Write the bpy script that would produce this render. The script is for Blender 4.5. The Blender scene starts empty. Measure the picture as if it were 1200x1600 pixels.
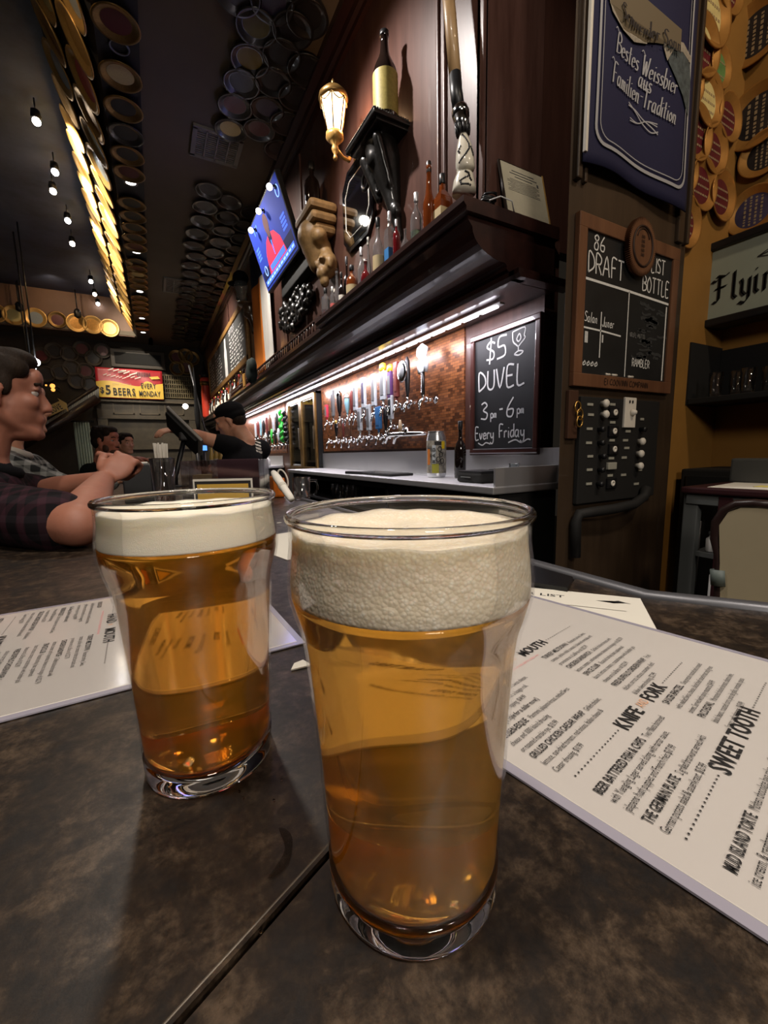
import bpy, bmesh, math, random
from mathutils import Vector, Matrix, Euler, Quaternion
SC = bpy.context.scene
COL = SC.collection
random.seed(7)
R = math.radians
PI = math.pi

# ------------------------------------------------------------------ camera
CAM = Vector((0, 0, 1.243))
FPX = 650.0
DX = Vector((0.87625247, 0.08701879, 0.47392968))     # world axes seen in camera space (right, up, forward)
DY = Vector((-0.48136043, 0.11365455, 0.869123))
DZ = Vector((-0.02176577, 0.98970216, -0.14147748))
cam_data = bpy.data.cameras.new('camera')
cam_data.sensor_fit = 'VERTICAL'
cam_data.sensor_height = 24.0
cam_data.lens = 24.0 * FPX / 1600.0
cam_data.clip_start = 0.01
cam_data.clip_end = 100
cam = bpy.data.objects.new('camera', cam_data)
COL.objects.link(cam)
# columns of the camera's world matrix: right, up, backward
right = Vector((DX[0], DY[0], DZ[0])); up = Vector((DX[1], DY[1], DZ[1])); fwd = Vector((DX[2], DY[2], DZ[2]))
m3 = Matrix((right, up, -fwd)).transposed()
cam.matrix_world = Matrix.Translation(CAM) @ m3.to_4x4()
SC.camera = cam
cam_data.dof.use_dof = False


def ray(px, py):
    v = Vector((px - 600.0, 800.0 - py, FPX))
    return Vector((DX.dot(v), DY.dot(v), DZ.dot(v)))


def at(px, py, x=None, y=None, z=None, d=None):
    """The place where the sight line through a pixel meets the plane x=, y= or z= (or the depth d)."""
    r = ray(px, py)
    if d is not None:
        t = d / FPX
    elif x is not None:
        t = (x - CAM.x) / r.x
    elif y is not None:
        t = (y - CAM.y) / r.y
    else:
        t = (z - CAM.z) / r.z
    return CAM + r * t


def depth(p):
    return (Vector(p) - CAM).dot(fwd)


# ------------------------------------------------------------------ world, lights, exposure
SC.view_settings.view_transform = 'Standard'
SC.view_settings.look = 'None'
SC.view_settings.gamma = 1.0
SC.view_settings.use_curve_mapping = False
SC.view_settings.exposure = 0.0
world = bpy.data.worlds.new('world')
SC.world = world
world.use_nodes = True
world.node_tree.nodes['Background'].inputs[0].default_value = (1.0, 0.82, 0.62, 1)
world.node_tree.nodes['Background'].inputs[1].default_value = 0.012
cy = SC.cycles
cy.max_bounces = 10
cy.transparent_max_bounces = 24
cy.transmission_bounces = 10
cy.glossy_bounces = 5
cy.diffuse_bounces = 4
cy.sample_clamp_indirect = 3.0
cy.caustics_refractive = True
cy.caustics_reflective = False
cy.blur_glossy = 0.5
cy.use_denoising = True


def light(kind, name, loc, energy, color=(1, .8, .6), target=None, size=.1, size_y=None, spot=60, blend=.5):
    d = bpy.data.lights.new(name, kind)
    d.energy = energy
    d.color = color
    if kind == 'AREA':
        d.size = size
        if size_y:
            d.shape = 'RECTANGLE'; d.size_y = size_y
    else:
        d.shadow_soft_size = size
    if kind == 'SPOT':
        d.spot_size = R(spot); d.spot_blend = blend
    o = bpy.data.objects.new(name, d)
    COL.objects.link(o)
    o.location = loc
    if target is not None:
        o.rotation_euler = (Vector(target) - Vector(loc)).to_track_quat('-Z', 'Y').to_euler()
    return o


WARM = (1, .72, .45)
SOFT = (1, .90, .79)
# recessed ceiling lamps over the bar, then spots added to brighten the walls
light('SPOT', 'bar_downlight', (-.45, .15, 4.2), 185, SOFT, (.05, .30, 1.07), .12, spot=70, blend=.8)
light('SPOT', 'corner_downlight', (.9, -.9, 4.2), 205, SOFT, (.3, .2, 1.07), .16, spot=70, blend=.8)
light('SPOT', 'guest_downlight', (.1, 3.2, 4.2), 90, SOFT, (-.1, 1.8, 1.07), .10, spot=70, blend=.8)
light('SPOT', 'far_downlight', (.1, 6.5, 4.2), 65, SOFT, (0, 6.2, .5), .10, spot=110, blend=.8)
light('SPOT', 'alcove_downlight', (1.9, -.9, 4.1), 105, (1, .80, .58), (2.5, 1.2, 2.3), .12, spot=85, blend=.8)
light('SPOT', 'wall_fill', (.35, 2.7, 4.2), 300, (1, .93, .88), (1.5, 2.6, 2.7), .05, spot=80, blend=.8)  # added fill spots that give the mahogany wall its sheen
light('SPOT', 'wall_fill', (.3, 5.2, 4.2), 260, (1, .92, .84), (1.5, 4.9, 2.8), .05, spot=90, blend=.8)
light('SPOT', 'wall_fill', (.3, 8.6, 4.2), 260, SOFT, (1.5, 8.8, 3.0), .05, spot=100, blend=.8)
light('SPOT', 'banner_fill', (-.2, 9.6, 4.1), 150, SOFT, (-.35, 13.1, 2.95), .05, spot=26, blend=.9)  # added spot that keeps the far banner bright
light('SPOT', 'panel_fill', (-.2, .1, 4.2), 120, SOFT, (1.72, 1.66, 2.95), .08, spot=34, blend=.9)  # added spot to lift the dark return panel
# area light added behind the camera to brighten foam and bar
light('AREA', 'front_fill', (-.3, -2.4, 2.9), 52, SOFT, (.1, .4, 1.15), size=.7)

# ------------------------------------------------------------------ materials
MATS = {}


def srgb(r, g, b):
    def f(c):
        c /= 255.0
        return c / 12.92 if c <= .04045 else ((c + .055) / 1.055) ** 2.4
    return (f(r), f(g), f(b))


def mat(name, col, rough=.5, metal=0.0, var=.0, scale=8.0, bump=0.0, bscale=60.0, coat=0.0, trans=0.0, ior=1.45, emit=0.0, ecol=None, spec=.5, stretch=None, col2=None, sss=0.0, rvar=0.0, alpha=1.0):
    m = bpy.data.materials.new(name)
    m.use_nodes = True
    nt = m.node_tree
    b = nt.nodes['Principled BSDF']
    b.inputs['Base Color'].default_value = (*col, 1)
    b.inputs['Roughness'].default_value = rough
    b.inputs['Metallic'].default_value = metal
    b.inputs['Coat Weight'].default_value = coat
    b.inputs['Transmission Weight'].default_value = trans
    b.inputs['IOR'].default_value = ior
    b.inputs['Specular IOR Level'].default_value = spec
    b.inputs['Alpha'].default_value = alpha
    if sss:
        b.inputs['Subsurface Weight'].default_value = sss
        b.inputs['Subsurface Radius'].default_value = (.012, .006, .004)
        b.inputs['Subsurface Scale'].default_value = 1.0
    if emit:
        b.inputs['Emission Color'].default_value = (*(ecol or col), 1)
        b.inputs['Emission Strength'].default_value = emit
    if var or bump or col2 or rvar:
        tc = nt.nodes.new('ShaderNodeTexCoord')
        mp = nt.nodes.new('ShaderNodeMapping')
        nt.links.new(tc.outputs['Object'], mp.inputs['Vector'])
        if stretch:
            mp.inputs['Scale'].default_value = stretch
        if var or col2 or rvar:
            n = nt.nodes.new('ShaderNodeTexNoise')
            n.inputs['Scale'].default_value = scale
            n.inputs['Detail'].default_value = 6
            n.inputs['Roughness'].default_value = .65
            nt.links.new(mp.outputs[0], n.inputs['Vector'])
            if var or col2:
                rp = nt.nodes.new('ShaderNodeValToRGB')
                c2 = col2 or tuple(min(1, c * (1 + var)) for c in col)
                c1 = col if col2 else tuple(c * (1 - var) for c in col)
                rp.color_ramp.elements[0].position = .3
                rp.color_ramp.elements[1].position = .7
                rp.color_ramp.elements[0].color = (*c1, 1)
                rp.color_ramp.elements[1].color = (*c2, 1)
                nt.links.new(n.outputs['Fac'], rp.inputs[0])
                nt.links.new(rp.outputs[0], b.inputs['Base Color'])
            if rvar:
                mr = nt.nodes.new('ShaderNodeMapRange')
                mr.inputs[1].default_value = .3; mr.inputs[2].default_value = .7
                mr.inputs[3].default_value = max(.02, rough - rvar); mr.inputs[4].default_value = min(1, rough + rvar)
                nt.links.new(n.outputs['Fac'], mr.inputs[0])
                nt.links.new(mr.outputs[0], b.inputs['Roughness'])
        if bump:
            n2 = nt.nodes.new('ShaderNodeTexNoise')
            n2.inputs['Scale'].default_value = bscale
            n2.inputs['Detail'].default_value = 4
            nt.links.new(mp.outputs[0], n2.inputs['Vector'])
            bp = nt.nodes.new('ShaderNodeBump')
            bp.inputs['Strength'].default_value = bump
            bp.inputs['Distance'].default_value = .004
            nt.links.new(n2.outputs['Fac'], bp.inputs['Height'])
            nt.links.new(bp.outputs[0], b.inputs['Normal'])
    MATS[name] = m
    return m


def clear_glass(name, tint=(1, 1, 1), edge=.9, base=.04, rough=.0):
    """Thin glass: see-through, with mirror-like reflections that grow towards grazing view."""
    m = bpy.data.materials.new(name)
    m.use_nodes = True
    nt = m.node_tree
    nt.nodes.clear()
    out = nt.nodes.new('ShaderNodeOutputMaterial')
    mix = nt.nodes.new('ShaderNodeMixShader')
    tr = nt.nodes.new('ShaderNodeBsdfTransparent')
    gl = nt.nodes.new('ShaderNodeBsdfGlossy')
    fr = nt.nodes.new('ShaderNodeLayerWeight')
    mr = nt.nodes.new('ShaderNodeMapRange')
    tr.inputs[0].default_value = (*tint, 1)
    gl.inputs[0].default_value = (1, 1, 1, 1)
    gl.inputs['Roughness'].default_value = rough
    fr.inputs[0].default_value = .25
    mr.inputs[3].default_value = base; mr.inputs[4].default_value = edge
    nt.links.new(fr.outputs['Fresnel'], mr.inputs[0])
    nt.links.new(mr.outputs[0], mix.inputs[0])
    nt.links.new(tr.outputs[0], mix.inputs[1])
    nt.links.new(gl.outputs[0], mix.inputs[2])
    nt.links.new(mix.outputs[0], out.inputs[0])
    MATS[name] = m
    return m


def wood(name, col, col2, rough=.35, scale=3.0, stretch=(1, 1, .12), coat=.3):
    return mat(name, col, rough, col2=col2, scale=scale * 4, stretch=stretch, coat=coat, bump=.06, bscale=90)


mahog = wood('mahogany', (.052, .022, .016), (.112, .054, .041), .36, coat=.3)
mahog_h = wood('mahogany_along', (.020, .0075, .006), (.045, .015, .011), .33, stretch=(1, .08, 1), coat=.35)
darkwood = wood('dark_wood', (.012, .006, .004), (.028, .014, .009), .42)
brownwood = wood('brown_wood', (.09, .035, .016), (.17, .075, .035), .5)
honey = wood('honey_wood', (.33, .20, .09), (.50, .33, .17), .4)
paneling = wood('panel_wood', (.026, .015, .008), (.046, .028, .015), .5)
goldwood = mat('gold_frame', srgb(150, 112, 62), .45, .3, var=.25, scale=30)
gold = mat('gold', srgb(214, 168, 96), .36, .45, var=.15, scale=14)
brass = mat('brass', srgb(190, 150, 80), .3, .9)
oldgold = mat('old_gold', srgb(120, 92, 50), .35, .7, var=.25, scale=14)
chrome = mat('chrome', (.82, .82, .84), .12, 1.0)
steel = mat('steel', (.72, .72, .74), .42, .9)
darksteel = mat('dark_steel', (.09, .09, .10), .4, .7)
black = mat('black_plastic', (.008, .008, .009), .4)
matblack = mat('matt_black', (.006, .0055, .005), .75)
blackgloss = mat('gloss_black', (.005, .005, .006), .12, coat=.5)
carved = mat('carved_black', (.009, .008, .007), .35, bump=.5, bscale=30, coat=.3)
white = mat('white_plastic', (.75, .74, .72), .4)
offwhite = mat('off_white', srgb(214, 208, 196), .5)
ivory = mat('ivory_ceramic', srgb(212, 206, 190), .22, coat=.4)
paper = mat('paper', srgb(208, 203, 191), .6, var=.03, scale=5)
yellowpaper = mat('yellow_paper', srgb(228, 214, 120), .6)
ink = mat('ink', (.015, .014, .014), .6)
redink = mat('red_ink', srgb(170, 40, 44), .6)
pinkink = mat('pink_ink', srgb(214, 140, 140), .6)
greyink = mat('grey_ink', (.09, .09, .09), .6)
tanink = mat('tan_ink', srgb(205, 150, 110), .6)
laminate = clear_glass('laminate_film', (.93, .92, .95), .35, .035, .12)
chalkboard = mat('chalkboard', (.010, .0105, .011), .55, var=.35, scale=5)
chalk = mat('chalk', (.72, .72, .70), .9, var=.15, scale=120)
faintchalk = mat('faint_chalk', (.16, .16, .155), .9, var=.3, scale=90)
ochre = mat('ochre_paint', srgb(140, 100, 44), .6, var=.12, scale=3)
ceilpaint = mat('ceiling_paint', srgb(96, 86, 72), .8, var=.08, scale=2)
blackpaint = mat('black_paint', (.010, .010, .012), .55)
skypaint = mat('sky_paint', (.003, .005, .018), .7, col2=(.05, .065, .12), scale=.9)
skin = mat('skin', srgb(148, 97, 78), .55, var=.07, scale=25, sss=.15, bump=.05, bscale=300)
skin2 = mat('skin_pale', srgb(205, 150, 122), .5, var=.07, scale=25, sss=.15)
hairbrown = mat('hair_brown', (.017, .010, .006), .7, spec=.2, var=.4, scale=40, bump=.5, bscale=220, stretch=(1, 1, .3))
eyewhite = mat('eye_white', (.30, .26, .23), .3)
eyedark = mat('eye_dark', (.02, .014, .01), .15)
blackcloth = mat('black_cotton', (.006, .006, .007), .9, bump=.1, bscale=200, spec=.15)
greencloth = mat('dark_jacket', (.010, .011, .010), .85, spec=.15)
navy = mat('navy_cloth', srgb(22, 23, 58), .8, bump=.15, bscale=300)
navyflag = mat('navy_flag', srgb(36, 42, 62), .8)
orangecloth = mat('orange_cloth', srgb(226, 128, 40), .75)
redcloth = mat('red_cloth', srgb(196, 56, 44), .6)
whitecloth = mat('white_cloth', srgb(205, 200, 192), .8)
napkin = mat('napkin', srgb(226, 222, 212), .8, bump=.2, bscale=80)
cream = mat('cream_chair', srgb(150, 138, 112), .6, var=.06, scale=3)
maroonmetal = mat('maroon_metal', (.035, .010, .012), .45, .3)
greymetal = mat('grey_metal', (.085, .09, .088), .55, .2)
stone = mat('tan_stone', srgb(132, 104, 66), .5, var=.35, scale=16, bump=.4, bscale=40)
orange = mat('orange_plastic', srgb(196, 104, 30), .45)
clearglass = clear_glass('clear_glass')
dimglass = clear_glass('dim_glass', (.82, .84, .84), .8, .03)
acrylic = clear_glass('acrylic', (.86, .85, .86), .6, .06, .08)
bulbmat = mat('lit_bulb', (1, .9, .75), .5, emit=28, ecol=(1, .88, .70))
coolbulb = mat('lit_cool_bulb', (1, 1, 1), .5, emit=24, ecol=(.97, .97, 1))
amberbulb = mat('amber_bulb', (1, .6, .2), .5, emit=1.6, ecol=(1, .42, .08))
ledmat = mat('led_strip', (1, 1, 1), .5, emit=9, ecol=(.93, .88, 1))
lampglass = mat('lamp_glass', (1, .9, .7), .3, emit=4.2, ecol=(1, .76, .46))
downlightmat = mat('downlight', (1, 1, 1), .5, emit=6, ecol=(1, .95, .86))
redpaint = mat('red_paint', srgb(196, 52, 60), .5)
pinkpaint = mat('pink_paint', srgb(214, 60, 84), .4)
bluepaint = mat('blue_paint', srgb(64, 128, 190), .4)
skybluepaint = mat('sky_blue_paint', srgb(150, 200, 214), .4)
greenpaint = mat('green_paint', srgb(60, 190, 70), .4)
yellowpaint = mat('yellow_paint', srgb(224, 190, 40), .4)
purplepaint = mat('purple_paint', srgb(92, 58, 110), .4)
redbrown = mat('red_brown_paint', srgb(116, 52, 46), .4)
greypaint = mat('grey_paint', srgb(120, 122, 122), .4)
palewhite = mat('pale_paint', srgb(202, 208, 212), .35, coat=.3)
plum = mat('plum_centre', srgb(86, 26, 34), .4, var=.3, scale=20)
slate = mat('slate_centre', srgb(38, 36, 38), .4, var=.4, scale=20)
creamc = mat('cream_centre', srgb(206, 190, 130), .4, var=.15, scale=20)
silverc = mat('silver_centre', srgb(170, 178, 180), .3, .3, var=.2, scale=20)
rosec = mat('rose_centre', srgb(190, 96, 92), .4, var=.2, scale=20)
bluec = mat('blue_centre', srgb(66, 60, 84), .4, var=.3, scale=20)
greenc = mat('green_centre', srgb(90, 128, 74), .4, var=.3, scale=20)
amberglass = mat('amber_glass', (.10, .025, .006), .05, coat=.6)
darkbottle = mat('dark_bottle', (.010, .006, .005), .06, coat=.8)
whiskey = mat('whiskey', (.16, .035, .008), .06, coat=.7)
redliquor = mat('red_liquor', (.13, .008, .010), .06, coat=.7)
greenliquor = mat('green_liquor', (.10, .14, .07), .06, coat=.6)
paleglass = mat('pale_glass', (.80, .84, .86), .03, trans=.92, ior=1.2, coat=.8)
label_tan = mat('tan_label', srgb(190, 170, 128), .6)
label_olive = mat('olive_label', srgb(158, 142, 74), .55, var=.2, scale=60)
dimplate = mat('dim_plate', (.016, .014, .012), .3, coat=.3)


def bar_material():
    m = bpy.data.materials.new('bar_top_patina')
    m.use_nodes = True
    nt = m.node_tree
    b = nt.nodes['Principled BSDF']
    tc = nt.nodes.new('ShaderNodeTexCoord')
    def noise(sc, det, rough=.6, dist=0):
        n = nt.nodes.new('ShaderNodeTexNoise')
        n.inputs['Scale'].default_value = sc; n.inputs['Detail'].default_value = det
        n.inputs['Roughness'].default_value = rough; n.inputs['Distortion'].default_value = dist
        nt.links.new(tc.outputs['Object'], n.inputs['Vector'])
        return n
    n1 = noise(48, 10, .72, .25)
    n2 = noise(170, 8, .75, .2)
    r1 = nt.nodes.new('ShaderNodeValToRGB')
    e = r1.color_ramp.elements
    e[0].position = .38; e[0].color = (.0060, .0034, .0020, 1)
    e[1].position = .64; e[1].color = (.080, .055, .036, 1)
    k = e.new(.5); k.color = (.023, .0145, .009, 1)
    nt.links.new(n1.outputs['Fac'], r1.inputs[0])
    r2 = nt.nodes.new('ShaderNodeValToRGB')
    e = r2.color_ramp.elements
    e[0].position = .38; e[0].color = (.18, .15, .12, 1)
    e[1].position = .58; e[1].color = (1, 1, 1, 1)
    nt.links.new(n2.outputs['Fac'], r2.inputs[0])
    mx = nt.nodes.new('ShaderNodeMix'); mx.data_type = 'RGBA'; mx.blend_type = 'MULTIPLY'
    mx.inputs[0].default_value = .75
    nt.links.new(r1.outputs[0], mx.inputs[6]); nt.links.new(r2.outputs[0], mx.inputs[7])
    nt.links.new(mx.outputs[2], b.inputs['Base Color'])
    mr = nt.nodes.new('ShaderNodeMapRange')
    mr.inputs[1].default_value = .3; mr.inputs[2].default_value = .7
    mr.inputs[3].default_value = .48; mr.inputs[4].default_value = .27
    nt.links.new(n1.outputs['Fac'], mr.inputs[0])
    nt.links.new(mr.outputs[0], b.inputs['Roughness'])
    bp = nt.nodes.new('ShaderNodeBump')
    bp.inputs['Strength'].default_value = .12; bp.inputs['Distance'].default_value = .001
    nt.links.new(n2.outputs['Fac'], bp.inputs['Height'])
    nt.links.new(bp.outputs[0], b.inputs['Normal'])
    return m


barmat = bar_material()


def mosaic_material():
    m = bpy.data.materials.new('copper_mosaic')
    m.use_nodes = True
    nt = m.node_tree
    b = nt.nodes['Principled BSDF']
    tc = nt.nodes.new('ShaderNodeTexCoord')
    sp = nt.nodes.new('ShaderNodeSeparateXYZ'); cb = nt.nodes.new('ShaderNodeCombineXYZ')
    nt.links.new(tc.outputs['Object'], sp.inputs[0])
    nt.links.new(sp.outputs['Y'], cb.inputs['X']); nt.links.new(sp.outputs['Z'], cb.inputs['Y'])
    br = nt.nodes.new('ShaderNodeTexBrick')
    br.inputs['Color1'].default_value = (.36, .13, .045, 1)
    br.inputs['Color2'].default_value = (.055, .018, .008, 1)
    br.inputs['Mortar'].default_value = (.05, .02, .012, 1)
    br.inputs['Scale'].default_value = 1.0
    br.inputs['Brick Width'].default_value = .048
    br.inputs['Row Height'].default_value = .019
    br.inputs['Mortar Size'].default_value = .0011
    br.inputs['Bias'].default_value = -.15
    nt.links.new(cb.outputs[0], br.inputs['Vector'])
    nt.links.new(br.outputs['Color'], b.inputs['Base Color'])
    b.inputs['Roughness'].default_value = .28
    b.inputs['Metallic'].default_value = .35
    bp = nt.nodes.new('ShaderNodeBump'); bp.inputs['Strength'].default_value = .4; bp.inputs['Distance'].default_value = .003
    bp.invert = True
    nt.links.new(br.outputs['Fac'], bp.inputs['Height'])
    nt.links.new(bp.outputs[0], b.inputs['Normal'])
    return m


mosaic = mosaic_material()


def plaid_material(name, base, stripe, stripe2, size):
    m = bpy.data.materials.new(name)
    m.use_nodes = True
    nt = m.node_tree
    b = nt.nodes['Principled BSDF']
    b.inputs['Roughness'].default_value = .9; b.inputs['Specular IOR Level'].default_value = .1
    tc = nt.nodes.new('ShaderNodeTexCoord')
    cols = []
    for k, (ax, st) in enumerate((('X', stripe), ('Z', stripe2), ('Y', stripe))):
        w = nt.nodes.new('ShaderNodeTexWave')
        w.wave_type = 'BANDS'; w.bands_direction = ax
        w.inputs['Scale'].default_value = size
        nt.links.new(tc.outputs['Object'], w.inputs['Vector'])
        r = nt.nodes.new('ShaderNodeValToRGB')
        r.color_ramp.elements[0].position = .62; r.color_ramp.elements[0].color = (0, 0, 0, 1)
        r.color_ramp.elements[1].position = .72; r.color_ramp.elements[1].color = (*st, 1)
        nt.links.new(w.outputs['Fac'], r.inputs[0])
        cols.append(r)
    cur = None
    for r in cols:
        a = nt.nodes.new('ShaderNodeMix'); a.data_type = 'RGBA'; a.blend_type = 'ADD'; a.inputs[0].default_value = 1
        if cur is None:
            a.inputs[6].default_value = (*base, 1)
        else:
            nt.links.new(cur.outputs[2], a.inputs[6])
        nt.links.new(r.outputs[0], a.inputs[7])
        cur = a
    nt.links.new(cur.outputs[2], b.inputs['Base Color'])
    return m


plaidred = plaid_material('plaid_wine', (.006, .005, .006), (.012, .003, .005), (.006, .005, .006), 9)
plaidgrey = plaid_material('plaid_grey', (.018, .019, .019), (.10, .10, .095), (.13, .13, .12), 7)


# ------------------------------------------------------------------ mesh builders
class MB:
    """Collects boxes, lathes, tubes and prisms; build() links them as one mesh object."""
    def __init__(s):
        s.v = []; s.f = []; s.m = []; s.sm = []

    def add(s, vs, fs, mi=0, smooth=False, M=None):
        k = len(s.v)
        if M is not None:
            vs = [M @ Vector(v) for v in vs]
        s.v.extend([tuple(v) for v in vs])
        s.f.extend([tuple(i + k for i in f) for f in fs])
        s.m.extend([mi] * len(fs)); s.sm.extend([smooth] * len(fs))
        return s

    def box(s, c, size, mi=0, M=None, bev=0.0):
        x, y, z = (size[0] / 2, size[1] / 2, size[2] / 2)
        cx, cyy, cz = c
        if bev <= 0:
            vs = [(cx + i * x, cyy + j * y, cz + k * z) for i in (-1, 1) for j in (-1, 1) for k in (-1, 1)]
            fs = [(0, 1, 3, 2), (4, 6, 7, 5), (0, 4, 5, 1), (2, 3, 7, 6), (0, 2, 6, 4), (1, 5, 7, 3)]
            return s.add(vs, fs, mi, False, M)
        bm = bmesh.new()
        bmesh.ops.create_cube(bm, size=1)
        bmesh.ops.scale(bm, vec=size, verts=bm.verts)
        bmesh.ops.bevel(bm, geom=bm.edges[:], offset=min(bev, .45 * min(size)), segments=2, affect='EDGES', profile=.6)
        bmesh.ops.translate(bm, vec=c, verts=bm.verts)
        bm.verts.index_update()
        s.add([v.co.copy() for v in bm.verts], [[v.index for v in f.verts] for f in bm.faces], mi, False, M)
        bm.free()
        return s

    def lathe(s, prof, n=24, mi=0, M=None, c=(0, 0, 0), smooth=True, cap=True, sx=1, sy=1):
        vs = []; fs = []
        for r, z in prof:
            for i in range(n):
                a = 2 * PI * i / n
                vs.append((c[0] + r * sx * math.cos(a), c[1] + r * sy * math.sin(a), c[2] + z))
        for j in range(len(prof) - 1):
            for i in range(n):
                k = (i + 1) % n
                fs.append((j * n + i, j * n + k, (j + 1) * n + k, (j + 1) * n + i))
        if cap:
            if prof[0][0] > 1e-5: fs.append(tuple(range(n - 1, -1, -1)))
            if prof[-1][0] > 1e-5: fs.append(tuple((len(prof) - 1) * n + i for i in range(n)))
        return s.add(vs, fs, mi, smooth, M)

    def cyl(s, p, q, r, r2=None, n=14, mi=0, smooth=True):
        p = Vector(p); q = Vector(q)
        L = (q - p).length
        if L < 1e-7: return s
        M = Matrix.Translation(p) @ (q - p).to_track_quat('Z', 'Y').to_matrix().to_4x4()
        return s.lathe([(r, 0), (r if r2 is None else r2, L)], n, mi, M, smooth=smooth)

    def ball(s, c, r, n=14, mi=0, M=None, k=8):
        rr = (r, r, r) if not isinstance(r, (tuple, list)) else r
        vs = [(c[0], c[1], c[2] - rr[2])]
        for j in range(1, k):
            t = PI * j / k
            for i in range(n):
                a = 2 * PI * i / n
                vs.append((c[0] + rr[0] * math.sin(t) * math.cos(a), c[1] + rr[1] * math.sin(t) * math.sin(a), c[2] - rr[2] * math.cos(t)))
        vs.append((c[0], c[1], c[2] + rr[2]))
        fs = [(0, 1 + (i + 1) % n, 1 + i) for i in range(n)]
        for j in range(k - 2):
            for i in range(n):
                q = (i + 1) % n
                fs.append((1 + j * n + i, 1 + j * n + q, 1 + (j + 1) * n + q, 1 + (j + 1) * n + i))
        L = len(vs) - 1
        fs += [(L, 1 + (k - 2) * n + i, 1 + (k - 2) * n + (i + 1) % n) for i in range(n)]
        return s.add(vs, fs, mi, True, M)

    def tube(s, pts, r, n=10, mi=0, closed=False, rs=None, M=None):
        P = [Vector(p) for p in pts]
        N = len(P)
        vs = []; fs = []
        prev = None
        for i in range(N):
            if closed:
                t = P[(i + 1) % N] - P[i - 1]
            else:
                t = P[min(i + 1, N - 1)] - P[max(i - 1, 0)]
            t.normalize()
            if prev is None:
                u = t.orthogonal().normalized()
            else:
                u = (prev - t * prev.dot(t))
                u = u.normalized() if u.length > 1e-6 else t.orthogonal().normalized()
            prev = u
            w = t.cross(u)
            ri = rs[i] if rs else r
            for k in range(n):
                a = 2 * PI * k / n
                vs.append(P[i] + u * (ri * math.cos(a)) + w * (ri * math.sin(a)))
        for i in range(N if closed else N - 1):
            j = (i + 1) % N
            for k in range(n):
                q = (k + 1) % n
                fs.append((i * n + k, i * n + q, j * n + q, j * n + k))
        if not closed:
            fs.append(tuple(range(n - 1, -1, -1)))
            fs.append(tuple((N - 1) * n + k for k in range(n)))
        return s.add(vs, fs, mi, True, M)

    def prism(s, poly, z0, z1, mi=0, M=None, smooth=False):
        """poly in the local xy plane, pushed from z0 to z1."""
        n = len(poly)
        a = sum(poly[i][0] * poly[(i + 1) % n][1] - poly[(i + 1) % n][0] * poly[i][1] for i in range(n))
        if a < 0: poly = list(reversed(poly))
        vs = [(x, y, z0) for x, y in poly] + [(x, y, z1) for x, y in poly]
        fs = [tuple(range(n - 1, -1, -1)), tuple(range(n, 2 * n))]
        fs += [(i, (i + 1) % n, n + (i + 1) % n, n + i) for i in range(n)]
        return s.add(vs, fs, mi, smooth, M)

    def extrude_y(s, prof, y0, y1, mi=0, closed=True):
        """profile of (x, z) pushed along y."""
        n = len(prof)
        vs = [(x, y0, z) for x, z in prof] + [(x, y1, z) for x, z in prof]
        fs = [(i, (i + 1) % n, n + (i + 1) % n, n + i) for i in range(n if closed else n - 1)]
        if closed:
            fs += [tuple(range(n)), tuple(range(2 * n - 1, n - 1, -1))]
        return s.add(vs, fs, mi)

    def quad(s, a, b, c, d, mi=0):
        return s.add([a, b, c, d], [(0, 1, 2, 3)], mi)

    def build(s, name, mats, parent=None, label=None):
        me = bpy.data.meshes.new(name)
        me.from_pydata(s.v, [], s.f)
        if not isinstance(mats, (list, tuple)): mats = [mats]
        for m in mats: me.materials.append(m)
        if len(mats) > 1:
            me.polygons.foreach_set('material_index', s.m)
        me.polygons.foreach_set('use_smooth', s.sm)
        me.update()
        bm = bmesh.new(); bm.from_mesh(me)
        bmesh.ops.recalc_face_normals(bm, faces=bm.faces)
        bm.to_mesh(me); bm.free()
        o = bpy.data.objects.new(name, me)
        COL.objects.link(o)
        if parent is not None: o.parent = parent
        if label: o['label'] = label
        return o


def thing(name, label, cat, loc=(0, 0, 0), group=None, rot=None):
    o = bpy.data.objects.new(name, None)
    o.empty_display_size = .05
    COL.objects.link(o)
    o.location = loc
    if rot: o.rotation_euler = rot
    o['label'] = label; o['category'] = cat
    if group: o['group'] = group
    return o


def tag(o, label, cat, group=None, kind=None):
    o['label'] = label; o['category'] = cat
    if group: o['group'] = group
    if kind: o['kind'] = kind
    return o


def struct(o):
    o['kind'] = 'structure'
    return o


def dup(root, loc=None, label=None, group=None, rot=None):
    def cp(o, par):
        c = o.copy(); COL.objects.link(c)
        if par is not None: c.parent = par
        for ch in o.children: cp(ch, c)
        return c
    kids = list(root.children)
    r = root.copy(); COL.objects.link(r)
    for ch in kids: cp(ch, r)
    if loc is not None: r.location = loc
    if rot is not None: r.rotation_euler = rot
    if label: r['label'] = label
    if group: r['group'] = group
    return r


def frame_mat(o, x, y):
    """Matrix whose local x, y axes are the given directions (z = x cross y), at o."""
    x = Vector(x).normalized(); y = Vector(y); y = (y - x * y.dot(x)).normalized()
    z = x.cross(y)
    return Matrix.Translation(o) @ Matrix((x, y, z)).transposed().to_4x4()


# ------------------------------------------------------------------ lettering
GLY = {}


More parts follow.
